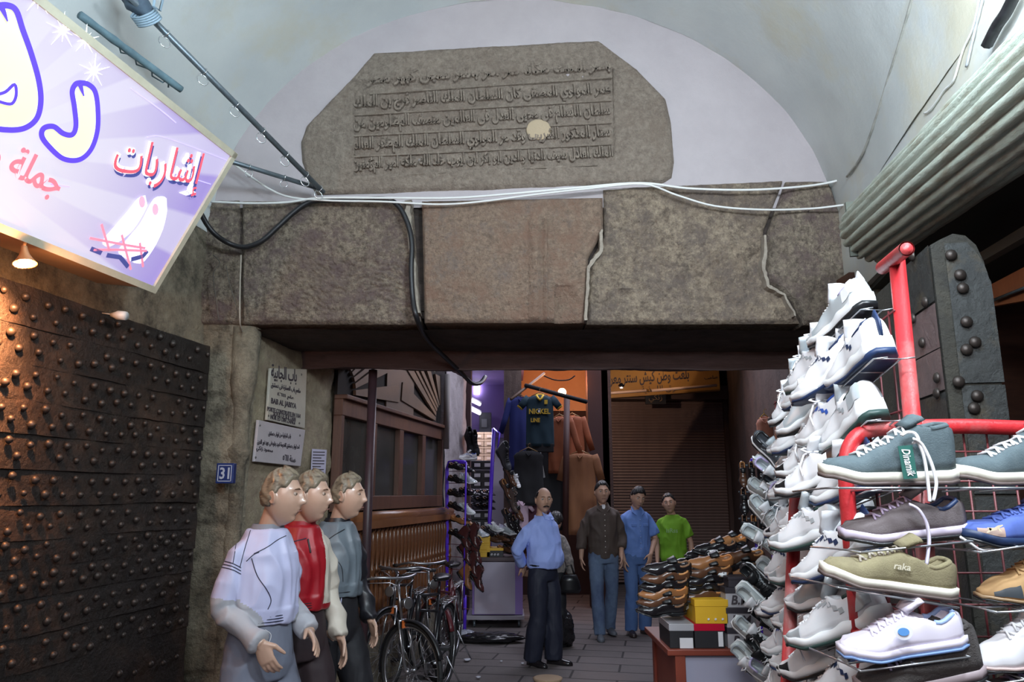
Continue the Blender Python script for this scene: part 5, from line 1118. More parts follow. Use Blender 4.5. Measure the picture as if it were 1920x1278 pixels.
def hair_mesh(mb, Mh, t=.014, front=.062, side=.022, back=-.055, wave=.004, fr_=14, n=72, m=50, bald=False, quiff=0):
    rr = []
    for i in range(m+1):
        el = -pi/2 + pi*i/m; el = max(-pi/2+.01, min(pi/2-.01, el)); ring = []
        for j in range(n):
            az = -pi + 2*pi*j/n; q = abs(az)
            hl = front + (side-front)*min(1, max(0, (q-.55)/.5)) if q < 1.35 else side + (back-side)*min(1, (q-1.35)/.55)
            b_ = head_pt(az, el); k = max(0, min(1, (b_.z-hl)/.014))
            if bald and (q < 1.15 or b_.z > .080): k = 0
            th = t*(1 + quiff*max(0, cos(az))*max(0, min(1, (b_.z-.04)/.05)))
            w_ = wave*(sin(az*fr_ + b_.z*90 + 2*sin(b_.z*60)) + .8*noise.noise(Vector((az*6, b_.z*60, 0))))
            base = head_pt(az, el, grow=0); nrm = Vector((b_.x/.0055, b_.y/.008, b_.z/.013)).normalized()
            ring.append(Mh @ (base + nrm*(-.010*(1-k) + (th + w_)*k)))
        rr.append(ring)
    mb.rings(rr)
def hand(mb, W, D, N, side, curl=.5, s=1.0, spread=.10, thumb=.9):
    """W wrist, D along the hand, N out of the palm, side +1/-1: where the thumb leaves"""
    W = Vector(W); D = Vector(D).normalized(); N = (Vector(N) - D*Vector(N).dot(D)).normalized(); T = D.cross(N)*side
    mb.rings([[W + D*d*s + T*(w*cos(a)+o)*s + N*th*sin(a)*s for a in [2*pi*k/12 for k in range(12)]] for d, w, th, o in [(-.02,.024,.019,0),(.0,.027,.018,0),(.03,.037,.016,.003),(.065,.041,.014,.001),(.092,.037,.011,0),(.098,.02,.006,0)]])
    for k, (off, ln_, r) in enumerate([(.030,.072,.0088),(.0105,.080,.0092),(-.010,.075,.0088),(-.029,.060,.0078)]):
        p = W + D*.085*s + T*off*s; d = (D + T*off*spread*18*.1).normalized(); pts = [p - D*.02*s, p]; a = curl*.5*(1 + .12*k)
        for f in (.45, .32, .25):
            d = (d*cos(a) + N*sin(a)).normalized(); p = p + d*ln_*f*s; pts.append(p); a = curl*.85
        mb.tube(pts, [r*s, r*s, r*1.0*s, r*.92*s, r*.72*s], 8); mb.ball(p, r*.74*s, 8, 6)
    p = W + D*.020*s + T*.024*s; d = (D*.75 + T*thumb + N*.25).normalized(); p1 = p + d*.040*s; d2 = (D*1.0 + T*thumb*.35 + N*(.25+curl*.4)).normalized(); p2 = p1 + d2*.032*s; p3 = p2 + (d2 + N*curl*.3).normalized()*.024*s
    mb.tube([p - d*.01, p, p1, p2, p3], [.013*s, .015*s, .0115*s, .010*s, .0075*s], 8); mb.ball(p3, .0076*s, 8, 6)
def ell(c, rx, ry, n=20, yaw=0, tilt=0, X=None, Y=None):
    X = X or Vector((cos(yaw), sin(yaw), 0)); Y = Y or Vector((-sin(yaw), cos(yaw), 0)); c = Vector(c)
    return [c + X*rx*cos(a) + Y*ry*sin(a) for a in [2*pi*k/n for k in range(n)]]
HS = 1.12
DEF = dict(hipL=(.09,0,.93), kneeL=(.10,-.02,.50), ankL=(.10,.02,.08), hipR=(-.09,0,.93), kneeR=(-.10,-.02,.50), ankR=(-.10,.02,.08),
           shL=(.160,.01,1.405), elL=(.215,.03,1.13), wrL=(.215,-.06,.89), shR=(-.160,.01,1.405), elR=(-.215,.03,1.13), wrR=(-.215,-.06,.89),
           neck=(0,.01,1.50), head=(0,-.02,1.66), hyaw=0, hpitch=0, htilt=0, handL=(0,-.1,-1), palmL=(-1,0,0), handR=(0,-.1,-1), palmR=(1,0,0), curlL=.5, curlR=.5, footyaw=(.25,-.25), sp=(0,0,0))
def figure(name, label, cat, loc, rz, H, pose, skin, voxel=.006, belly=0, slim=1.0, footR=None, group=None, smoothing=3, body_h=True):
    J = dict(DEF); J.update(pose); k = H/1.78
    V = lambda key: Vector(J[key])*k
    mb = MB(); sp = Vector(J['sp'])
    tor = [(.90,.150,.105),(.98,.150,.108),(1.08,.135,.10),(1.20,.145,.108),(1.32,.148,.108),(1.39,.138,.092),(1.445,.088,.068),(1.485,.065,.058)]
    def spz(z): return sp*max(0, (z-.95)/.55)
    mb.rings([ell(Vector((0, 0, z*k)) + spz(z)*k, a*k*slim, b_*k) for z, a, b_ in tor])
    hd = V('head'); nk = V('neck'); 
    mb.tube([nk + Vector((0,.01,-.07))*k, nk, hd + Vector((0,.03,-.05))*k, hd + Vector((0,.02,.0))], [.064*k, .056*k, .052*k, .04*k], 16)
    mb.rings([ell(nk + Vector((0,.02,-.075))*k, .13*k*slim, .06*k), ell(nk + Vector((0,.012,-.02))*k, .07*k, .058*k), ell(nk + Vector((0,.01,.02))*k, .054*k, .054*k)])
    Mh = Matrix.Translation(hd) @ Matrix.Rotation(J['hyaw'], 4, 'Z') @ Matrix.Rotation(J['hpitch'], 4, 'X') @ Matrix.Rotation(J['htilt'], 4, 'Y') @ Matrix.Scale(k*(1.08 if cat == 'mannequin' else HS), 4) @ Matrix.Diagonal((.92, .94, 1, 1) if cat == 'mannequin' else (1, 1, 1, 1))
    head_mesh(mb, Mh)
    for s, S in ((1, 'L'), (-1, 'R')):
        sh, el, wr = V('sh'+S), V('el'+S), V('wr'+S)
        mb.tube([sh + Vector((-s*.06, 0, -.01))*k, sh + Vector((-s*.02, 0, -.02))*k, (sh+el)/2, el, el+(wr-el)*.3, wr, wr + (wr-el).normalized()*.02], [.040*k*slim, .038*k*slim, .038*k, .036*k, .038*k, .026*k, .024*k], 12)
        hand(mb, wr, J['hand'+S], J['palm'+S], s if Vector(J['hand'+S]).cross(Vector(J['palm'+S])).dot(Vector((0,-1,0))) > 0 and s > 0 else (1 if Vector(J['hand'+S]).cross(Vector(J['palm'+S])).dot(Vector((0,-1,0))) > 0 else -1), J['curl'+S], k)
        h, kn, an = V('hip'+S), V('knee'+S), V('ank'+S)
        mb.tube([h, (h+kn)/2, kn, kn+(an-kn)*.35, an, an - Vector((0,0,.04))*k], [.078*k, .066*k, .050*k, .050*k, .034*k, .036*k], 12)
    b_ = remesh(mb, name, skin, voxel, smoothing)
    b_.location = loc; b_.rotation_euler.z = rz; tag(b_, label, cat, group)
    return b_, J, k, Mh
def clothe(root, J, k, mats, kind, voxel=.011, belly=0, slim=1.0, grow=.018, sleeve=1.0, hem=.93, disp=.006, matfn=None, loose=1.0, name=None, flare=1.0, cuff=0.0, sleevew=1.0, dsc=9):
    V = lambda key: Vector(J[key])*k; mb = MB(); sp = Vector(J['sp'])
    def spz(z): return sp*max(0, (z-.95)/.55)
    if kind == 'top':
        tor = [(hem-.01,.150,.112),(hem+.06,.163,.122),(1.08,.158,.116),(1.20,.162,.118),(1.32,.162,.118),(1.39,.155,.105),(1.445,.108,.082),(1.495,.068,.066)]
        mb.rings([ell(Vector((0, -belly*math.exp(-((z-1.08)/.14)**2)*.5, z*k)) + spz(z)*k, (a*slim*loose+grow)*k, (b_*loose+grow+belly*math.exp(-((z-1.08)/.14)**2)*.5)*k) for z, a, b_ in tor])
        for s, S in ((1, 'L'), (-1, 'R')):
            sh, el, wr = V('sh'+S), V('el'+S), V('wr'+S); g = grow*k
            if sleeve >= 1: pts = [sh + Vector((-s*.095, -.005, .045))*k, sh + Vector((-s*.02, 0, .0))*k, sh+(el-sh)*.5, el, el+(wr-el)*.5, wr + (wr-el)*cuff]; rad = [.036, .047, .050, .047, .042, .035]
            else:
                q = sleeve*2; pts = [sh + Vector((-s*.095, -.005, .045))*k, sh + Vector((-s*.02, 0, .0))*k]; rad = [.036, .050]
                if q <= 1: pts += [sh+(el-sh)*q*.6, sh+(el-sh)*q]; rad += [.060, .062]
                else: pts += [sh+(el-sh)*.5, el, el+(wr-el)*(q-1)]; rad += [.052, .048, .048]
            mb.tube(pts, [r*k*sleevew + g*.6 for r in rad], 14)
    elif kind == 'trousers':
        waist = hem
        mb.rings([ell((0, 0, z*k), a*slim*k, b_*k) for z, a, b_ in [(waist+.03,.150,.112),(.97,.172,.128),(.90,.182,.131),(.84,.176,.120)]])
        for S in 'LR':
            h, kn, an = V('hip'+S), V('knee'+S), V('ank'+S); lo = an + (an-kn).normalized()*.035*k
            mb.tube([h + Vector((0,0,-.02)), (h+kn)/2, kn, kn+(an-kn)*.4, an, lo], [.096*k, .088*k*loose, .070*k*loose, .066*k*flare*loose, .060*k*flare*loose, .060*k*flare*loose], 16)
    o = remesh(mb, name or ('shirt' if kind == 'top' else 'trousers'), mats, voxel, 3, root, disp, dsc, matfn, stretch=(1,1,.5) if kind == 'top' else (1.4,1.4,.55))
    return o
skin_eye = M('mannequin_eye', (.40,.30,.24), .3)
def headparts(root, Mh, hairm, hair=None, brow=None, eyes=True, moustache=False, iris=(.03,.015,.01)):
    cat_m = root['category'] == 'mannequin'
    if hairm: mb = MB(); hair_mesh(mb, Mh, **(hair or {})); mb.obj('hair', hairm, root, world=False)
    if eyes:
        for s in (1, -1):
            mb = MB(); c = Vector((s*.030, -.0735, .011)); mb.ball(Mh @ c, .0125*Mh.to_scale().x, 10, 8); e = mb.obj('eye', (skin_eye if cat_m else M('eye_white', (.42,.38,.35), .3)), root, world=False)
            mb = MB(); mb.ball(Mh @ (c + Vector((0, -.0085, .0))), .0062*Mh.to_scale().x, 8, 6); mb.obj('iris', M('iris_dark', iris, .2), root, world=False)
            mb = MB(); mb.tube([Mh @ (Vector((s*x, y-.004, z))) for x, y, z in ((.012,-.089,.030),(.028,-.088,.035),(.045,-.077,.031))], [.0035,.005,.002], 6, flat=.6); mb.obj('eyebrow', brow or M('brow_dark', (.015,.01,.008), .8), root, world=False)
    mb = MB(); mb.tube([Mh @ Vector((x, -.0985+abs(x)*.35, -.0625 + .001*cos(x*90))) for x in (-.022,-.011,0,.011,.022)], [.001,.003,.0035,.003,.001], 6); mb.obj('mouth', M('lip', (.27,.12,.10), .5), root, world=False)
    if moustache:
        mb = MB(); mb.tube([Mh @ Vector((x, -.104+abs(x)*.5, -.052-abs(x)*.25)) for x in (-.030,-.015,0,.015,.030)], [.003,.008,.007,.008,.003], 8); mb.obj('moustache', M('brow_dark'), root, world=False)
def shoes_for(root, J, k, m, sole=None, L=.28, yaws=(.25,-.25)):
    for S, s, yw in (('L', 1, yaws[0]), ('R', -1, yaws[1])):
        an = Vector(J['ank'+S])*k; mb = MB(); X = Vector((sin(yw), -cos(yw), 0)); Y = Vector((X.y, -X.x, 0)); base = Vector((an.x, an.y, max(0.0, an.z-.085*k)))
        rr = []
        for t, w, h in [(-.26,.018,.05),(-.22,.032,.075),(-.05,.036,.085),(.15,.038,.075),(.40,.046,.052),(.60,.042,.042),(.72,.022,.028),(.745,.006,.014)]:
            c = base + X*t*L; rr.append([c + Y*w*cos(a) + Vector((0,0, .006 + max(0, sin(a))**.7*h if sin(a) > 0 else .006+.006*sin(a))) for a in [2*pi*q/16 for q in range(16)]])
        mb.rings(rr); mb.obj('shoe', m, root, world=False)
def snapline(root, ob, pts, r, m, name, kpt=5, flat=1.0):
    """a seam or stripe laid on the cloth along the given path"""
    bpy.context.view_layer.update(); inv = ob.matrix_world.inverted(); o = inv @ EYEP; out = []
    for x, y in smooth(pts, kpt):
        d = (inv.to_3x3() @ ray(x, y)).normalized(); hit, loc, n, i = ob.ray_cast(o, d)
        if hit: out.append(loc + n*.0015)
    if len(out) > 1: mb = MB(); mb.tube(out, r, 5, flat=flat); mb.obj(name, m, root, world=False)
def inplace(px, py, Y): return P(px, py, Y)

# ---------------------------------------------------------------- three shop mannequins
skinm = M('mannequin_plastic', (.56,.36,.265), .32, c2=(.50,.32,.235), sc=8, coat=.3)
hairm = M('moulded_hair', (.17,.14,.10), .3, c2=(.27,.23,.165), sc=60, c3=(.07,.05,.035), sc3=18, stretch=(1,1,2.5))
lilj = M('lilac_white_polyester', (.55,.57,.80), .45, c2=(.50,.52,.74), sc=5); greyj = M('pale_grey_sleeve', (.40,.41,.45), .5); gslv = M('mid_grey_sleeve', (.22,.23,.27), .5)
navy = M('navy_piping', (.02,.025,.06), .6); redj = M('red_polyester', (.36,.008,.018), .45, c2=(.30,.006,.014), sc=5); creamj = M('cream_polyester', (.60,.55,.47), .5)
greyb2 = M('grey_blue_polyester', (.155,.19,.22), .45, c2=(.13,.16,.19), sc=5); darkj = M('black_polyester', (.015,.015,.02), .4)
tg = M('grey_track_trousers', (.17,.19,.25), .65); tb = M('dark_brown_trousers', (.030,.018,.022), .7); tk = M('black_trousers', (.010,.010,.014), .7); wpip = M('white_piping', (.7,.7,.72), .6)
MAN = []
def mannequin(label, px, Y, rz, pose, jm, tm, jfn, hyaw, H=1.835):
    c = P(px, 925, Y); r, J, k, Mh = figure('mannequin', label, 'mannequin', (c.x, Y, 0), rz, H, dict(pose, hyaw=hyaw), skinm, .0052, group=None, smoothing=2)
    headparts(r, Mh, hairm, dict(t=.008, front=.066, side=.030, back=-.050, wave=.0028, fr_=9, quiff=1.2), brow=M('mannequin_brow', (.16,.09,.05), .6), iris=(.10,.07,.05))
    tr = clothe(r, J, k, tm, 'trousers', hem=1.08, loose=1.15, flare=1.15, disp=.005); jk = clothe(r, J, k, jm, 'top', hem=1.09, grow=.020, disp=.015, matfn=jfn(J, k) if jfn else None, sleevew=.90, slim=.92, loose=1.02, name='jacket', dsc=8, voxel=.0075)
    # ribbed hem and collar
    shoes_for(r, J, k, white, yaws=(.3, -.3))
    MAN.append((r, jk, tr, J, k)); return r, jk, tr, J, k
P1 = dict(head=(.0,-.082,1.655), neck=(0,-.010,1.49), elR=(-.185,.045,1.15), wrR=(-.160,-.16,1.03), handR=(.25,-.45,-1), palmR=(.9,.3,-.1), curlR=.55, elL=(.20,.05,1.15), wrL=(.16,-.15,1.03), handL=(-.3,-.7,-.4), palmL=(-.6,.3,-.6), curlL=.3,
          kneeL=(.14,-.08,.50), kneeR=(-.10,-.02,.50), shR=(-.158,.03,1.385), shL=(.158,.0,1.385))
def dseg(p, a, b):
    a, b = Vector(a), Vector(b); d = b-a; t = max(0, min(1, (p-a).dot(d)/d.length_squared)); return (p-(a+d*t)).length
def f1m(J, k):
    def g(c, n):
        for S in 'LR':
            el, wr, sh = Vector(J['el'+S])*k, Vector(J['wr'+S])*k, Vector(J['sh'+S])*k; top = el + (sh-el)*.18
            if (dseg(c, top, el) < .085 or dseg(c, el, wr) < .085) and (c-sh).length > (top-sh).length: return 1
        return 0
    return g
m1 = mannequin('nearest mannequin, in a lilac-white tracksuit jacket with grey sleeves and grey trousers', 505, 3.80, R(62), P1, [lilj, greyj, gslv], tg, f1m, R(22))
P2 = dict(P1); P2.update(elL=(.215,.03,1.15), wrL=(.215,-.10,.93), handL=(.15,-.25,-1), palmL=(-1,.3,0), curlL=.45, elR=(-.22,.07,1.15), wrR=(-.19,-.08,.94), handR=(.1,-.2,-1))
def f2m(J, k):
    def g(c, n):
        sh, el, wr = Vector(J['shL'])*k, Vector(J['elL'])*k, Vector(J['wrL'])*k
        if dseg(c, sh, el) < .085 or dseg(c, el, wr) < .085: return 1
        return 1 if c.x > .075 and c.z > 1.14 else 0
    return g
m2 = mannequin('middle mannequin, in a red tracksuit jacket with a cream side and dark trousers', 567, 4.22, R(50), P2, [redj, creamj], tb, f2m, R(33))
P3 = dict(P2); P3.update(kneeL=(.12,-.14,.50))
def f3m(J, k):
    def g(c, n):
        sh, el, wr = Vector(J['shL'])*k, Vector(J['elL'])*k, Vector(J['wrL'])*k
        if dseg(c, sh, el) < .085 or dseg(c, el, wr) < .085: return 1
        return 1 if c.x > .09 and c.z > 1.20 else 0
    return g
m3 = mannequin('farthest mannequin, in a grey-blue tracksuit jacket and black trousers beside the iron pole', 634, 4.75, R(56), P3, [greyb2, darkj], tk, f3m, R(28))
def cuffs(rec, m, npx=3, zc=1.115, X=.165, Yr=.142):
    r, jk, tr, J, k = rec
    for i in range(npx):
        mb = MB(); z = (zc-.012*i)*k; mb.tube([(p.x, p.y, z) for p in ell((0,0,z), X*k, Yr*k, 28) + [ell((0,0,z), X*k, Yr*k, 28)[0]]], .0028, 5); mb.obj('hem_stripe', m, r, world=False)
cuffs(m1, navy, 3, 1.122, .160, .138); cuffs(m2, darkj, 3, 1.122, .160, .138); cuffs(m3, darkj, 1, 1.112, .160, .138)
for rec in (m1, m2, m3):
    r, jk, tr, J, k = rec; mb = MB(); c = Vector((0, .0, 1.50*k)); mb.rings([ell(c, .084*k, .080*k, 24), ell(c + Vector((0,-.008,.028*k)), .073*k, .070*k, 24)], cap=False); mb.rings([ell(c + Vector((0,-.008,.028*k)), .073*k, .070*k, 24), ell(c, .056*k, .056*k, 24)], cap=False)
    mb.obj('collar', {0: gslv, 1: redj, 2: darkj}[[m1, m2, m3].index(rec)], r, world=False)
    if rec is not m2:
        pass
def seam(rec, pts, m, r=.0022, which=1, name='piping'): snapline(rec[0], rec[which], pts, r, m, name)
seam(m1, [(476,1038),(500,1026),(520,1012),(536,1004)], navy); seam(m1, [(462,1052),(475,1040),(486,1035)], navy); seam(m1, [(472,1046),(482,1078),(500,1105),(508,1125),(502,1142)], navy)
seam(m1, [(449,990),(443,1020),(437,1055)], navy, .0018); seam(m1, [(470,994),(460,1025),(450,1062)], navy, .0018)
for dy in (0, 6, 12): seam(m1, [(416,1051+dy),(434,1055+dy),(452,1064+dy)], navy, .002)
seam(m2, [(534,1020),(555,1014),(574,1009)], navy, .003); seam(m2, [(577,1010),(580,1025),(582,1036)], darkj, .005)
seam(m3, [(617,1010),(630,1001),(646,992)], darkj, .003); seam(m3, [(612,1028),(622,1040),(640,1062),(643,1090)], darkj, .002)
seam(m1, [(497,1180),(508,1190),(502,1210)], wpip, .0022, 2); seam(m2, [(568,1152),(567,1165),(565,1178)], M('gold_piping', (.45,.35,.15), .5), .0025, 2); seam(m3, [(640,1105),(640,1120),(637,1140)], lilj, .004, 2)

# ---------------------------------------------------------------- people in the street
skin = M('skin', (.52,.31,.22), .55, c2=(.46,.27,.185), sc=12); hairb = M('black_hair', (.012,.010,.010), .5)
belt = M('black_leather', (.01,.01,.012), .3)
# man in the pale blue shirt, hands behind his back
c = PZ(1016, 1248)
pm = dict(elR=(-.27,.13,1.15), wrR=(-.10,.21,.98), handR=(.6,.15,-.8), palmR=(0,1,0), elL=(.27,.13,1.15), wrL=(.10,.21,.96), handL=(-.6,.15,-.6), palmL=(0,1,0), curlR=.6, hyaw=R(-33), ankL=(.10,-.05,.085), ankR=(-.10,.06,.085), kneeL=(.10,-.05,.5))
r, J, k, Mh = figure('person', 'balding man with moustache, pale blue shirt and dark trousers, hands behind his back', 'person', (c.x+.02, c.y+.05, 0), R(46), 1.77, pm, skin, .0075)
headparts(r, Mh, hairb, dict(t=.006, front=.062, side=.03, back=-.05, wave=.001, bald=True), moustache=True)
shirtb = M('pale_blue_shirt', (.36,.47,.92), .7, c2=(.30,.41,.84), sc=8)
sh_ = clothe(r, J, k, shirtb, 'top', hem=.98, belly=.075, grow=.020, disp=.014, slim=1.02, loose=1.06, cuff=-.10)
clothe(r, J, k, M('navy_black_trousers', (.010,.013,.030), .7), 'trousers', hem=.98, loose=1.22, flare=1.25, belly=.03, disp=.005)
mb = MB(); z = 1.0*k; e = ell((0,-.02,z), .178*k, .15*k, 28); mb.tube(e + [e[0]], .014, 6, flat=1); mb.obj('belt', belt, r, world=False)
for s in (1, -1): mb = MB(); mb.add([Vector(p)*k for p in [(0,-.075,1.50),(s*.062,-.052,1.535),(s*.075,-.098,1.465),(s*.022,-.118,1.455)]], [(0,1,2,3)]); o = mb.obj('collar', shirtb, r, world=False); o.modifiers.new('s', 'SOLIDIFY').thickness = .005
mb = MB(); mb.tube([Vector((0, -.135-(.03 if z < 1.2 else 0), z))*k for z in (1.44,1.36,1.25,1.15,1.03)], .006, 5, flat=.4); mb.obj('placket', M('darker_blue_placket', (.22,.34,.78), .7), r, world=False)  # placket strip in a darker blue than the shirt
shoes_for(r, J, k, M('polished_black'), yaws=(.35, -.1))
# boy in brown shirt
jeans = M('blue_jeans', (.07,.10,.19), .85, c2=(.14,.20,.30), sc=2.6, contrast=.14, bump=.6, bsc=200)
def buttons(r, k, n, m, y=-.150, z0=1.42, dz=.06):
    for i in range(n): mb = MB(); mb.ball(Vector((0, y, z0-dz*i))*k, .007, 8, 5); mb.obj('button', m, r, world=False)
def openshirt(r, k, m, inner=None):
    for s in (1, -1): mb = MB(); mb.add([Vector(p)*k for p in [(0,.05,1.545),(s*.066,-.02,1.545),(s*.085,-.112,1.475),(s*.030,-.135,1.430),(s*.052,-.08,1.50)]], [(0,1,2,3,4)]); o = mb.obj('collar', m, r, world=False); o.modifiers.new('s', 'SOLIDIFY').thickness = .006
    if inner: mb = MB(); mb.ball(Vector((0,-.075,1.47))*k, (.042*k, .045*k, .052*k), 12, 8); mb.obj('undershirt', inner, r, world=False)
c = PZ(1132, 1196)
pb = dict(ankL=(.09,.16,.10), kneeL=(.10,.03,.51), ankR=(-.09,-.16,.085), kneeR=(-.10,-.10,.50), elL=(.24,.05,1.14), wrL=(.20,-.09,.92), elR=(-.25,.03,1.14), wrR=(-.27,-.02,.90), sp=(0,-.02,0))
r, J, k, Mh = figure('person', 'tall young man in a brown button shirt and blue jeans walking toward the gate', 'person', (c.x+.03, c.y+.1, 0), R(4), 1.86, pb, skin, .0085)
headparts(r, Mh, hairb, dict(t=.009, front=.072, side=.03, back=-.05, wave=.003, quiff=.6))
brs = M('brown_shirt', (.075,.052,.042), .75, c2=(.06,.042,.034), sc=9); clothe(r, J, k, brs, 'top', hem=.90, grow=.016, sleeve=.80, disp=.013)
clothe(r, J, k, jeans, 'trousers', hem=.97, flare=1.1, disp=.006); openshirt(r, k, brs, w_); buttons(r, k, 8, M('pearl_button', (.55,.5,.45), .3), -.152, 1.40, .062); shoes_for(r, J, k, M('dark_grey_trainer', (.10,.11,.13), .6), yaws=(.1,-.1))
# boy in blue shirt
c = PZ(1200, 1190)
pb2 = dict(elL=(.25,-.02,1.15), wrL=(.12,-.17,.97), handL=(-.3,-.2,-1), palmL=(-.4,.9,0), elR=(-.24,.03,1.14), wrR=(-.20,-.08,.90), hpitch=R(18), htilt=R(6), head=(.02,-.05,1.655), ankL=(.09,.03,.085), ankR=(-.11,-.02,.085), kneeR=(-.10,-.05,.5))
r, J, k, Mh = figure('person', 'young man in a light blue short-sleeved shirt and jeans looking down', 'person', (c.x, c.y+.05, 0), R(12), 1.80, pb2, skin, .0085)
headparts(r, Mh, hairb, dict(t=.011, front=.062, side=.03, back=-.05, wave=.003, quiff=.5))
bls = M('light_blue_shirt', (.13,.24,.58), .75, c2=(.10,.19,.46), sc=9); clothe(r, J, k, bls, 'top', hem=.93, grow=.017, sleeve=.42, disp=.012)
clothe(r, J, k, M('bright_blue_jeans', (.05,.11,.28), .85, c2=(.09,.16,.34), sc=3), 'trousers', hem=.97, flare=1.25, disp=.006); openshirt(r, k, bls, None); buttons(r, k, 6, M('blue_button', (.25,.35,.6), .3), -.152, 1.38, .07); shoes_for(r, J, k, M('dress_shoe_dark', (.03,.02,.02), .35), yaws=(.3,-.2))
for s in (1, -1): mb = MB(); mb.box(Vector((s*.075, -.142, 1.315))*k, (.07, .012, .035)); mb.obj('pocket_flap', M('light_blue_shirt'), r, world=False, bevel=.003)
# boy in green
c = P(1255, 925, 10.2)
pb3 = dict(htilt=R(-8), head=(-.03,-.03,1.66), elL=(.24,.03,1.14), wrL=(.25,-.02,.88))
r, J, k, Mh = figure('person', 'boy in a bright green T-shirt standing behind the shoe table', 'person', (c.x+.02, 10.2, 0), R(-14), 1.71, pb3, skin, .0085)
headparts(r, Mh, hairb, dict(t=.008, front=.072, side=.03, back=-.05, wave=.003, quiff=.5))
grn = M('green_cotton', (.16,.36,.015), .8, c2=(.13,.30,.012), sc=9); clothe(r, J, k, grn, 'top', hem=.90, grow=.017, sleeve=.36, disp=.013)
clothe(r, J, k, M('dark_trousers', (.02,.018,.02), .8), 'trousers', hem=.97, disp=.005); shoes_for(r, J, k, bk)
mb = MB(); text(mb, 'isRss', Vector((-.0, -.150, 1.30))*k, (1,0,0), (0,0,1), width=.15, th=.004, center=True, offset=.02); mb.obj('chest_print', M('pale_green_print', (.25,.42,.16), .8), r, world=False)
# person half hidden behind the man
c = P(1062, 1010, 9.1)
pb5 = dict(elL=(.24,.02,1.14), wrL=(.22,-.14,1.0), handL=(0,-.3,-1), palmL=(-1,0,0))
r, J, k, Mh = figure('person', 'person in a beige checked shirt and black trousers half hidden behind the man in blue', 'person', (c.x-.16, 9.1, 0), R(150), 1.52, dict(elR=(-.25,.02,1.14), wrR=(-.24,-.08,.92), hpitch=R(25), head=(0,-.08,1.63)), skin, .009)
headparts(r, Mh, hairb, dict(t=.018), eyes=True)
chk = M('beige_check', (.30,.26,.235), .8, c2=(.17,.15,.145), sc=28, contrast=.06); clothe(r, J, k, chk, 'top', hem=.93, grow=.014, sleeve=.9, disp=.006); clothe(r, J, k, tk, 'trousers', hem=.97, flare=1.2, disp=.005); shoes_for(r, J, k, bk)
t = thing('handbag', 'black handbag carried by the half hidden person', 'bag', tuple(P(1070, 1090, 8.95)))
mb = MB(); cc = P(1068, 1092, 8.95); mb.rings([ell(cc + Vector((0,0,z)), a, .05, 16) for z, a in ((-.11,.11),(-.07,.13),(.02,.11),(.09,.08))]); mb.obj('bag_body', belt, t); mb = MB(); mb.tube([cc + Vector((-.06,0,.08)), cc + Vector((-.03,0,.18)), cc + Vector((.02,0,.2)), cc + Vector((.06,0,.08))], .008, 6); mb.obj('bag_strap', belt, t)
def plasticbag(name, label, c, r, m, seed, cat='bag'):
    mb = MB(); rr = []
    for i in range(25):
        el = -pi/2*.98 + pi*.98*i/24; ring = []
        for j in range(40):
            a = 2*pi*j/40; d = Vector((cos(a)*cos(el), sin(a)*cos(el), sin(el))); q = 1 + .22*noise.noise(d*1.6 + Vector((seed,0,0))) + .16*(1-abs(noise.noise(d*3.2 + Vector((0,seed,0))))*2.4) ; p = Vector((d.x*r[0], d.y*r[1], d.z*r[2]))*q; p.z = max(p.z, -r[2]*.95); ring.append(Vector(c) + p)
        rr.append(ring)
    mb.rings(rr); return tag(mb.obj(name, m), label, cat)
glossb = M('glossy_black_plastic', (.015,.014,.016), .18)
q = PZ(1053, 1212); plasticbag('plastic_sack', 'upright black plastic sack on the ground behind the man in blue', (q.x, q.y, .19), (.14,.13,.19), glossb, 3)
q = PZ(917, 1203); plasticbag('plastic_bag', 'crumpled black plastic bag lying flat on the paving', (q.x, q.y, .05), (.36,.16,.055), glossb, 8)
q = PZ(872, 1200); plasticbag('plastic_bag', 'crumpled clear plastic bag on the ground beside the purple rack', (q.x, q.y, .055), (.12,.12,.06), M('clear_plastic', (.35,.36,.42), .15), 5)
q = PZ(852, 1183); plasticbag('plastic_bag', 'small pale plastic bag behind the bicycles', (q.x, q.y, .06), (.12,.08,.07), M('clear_plastic'), 9)
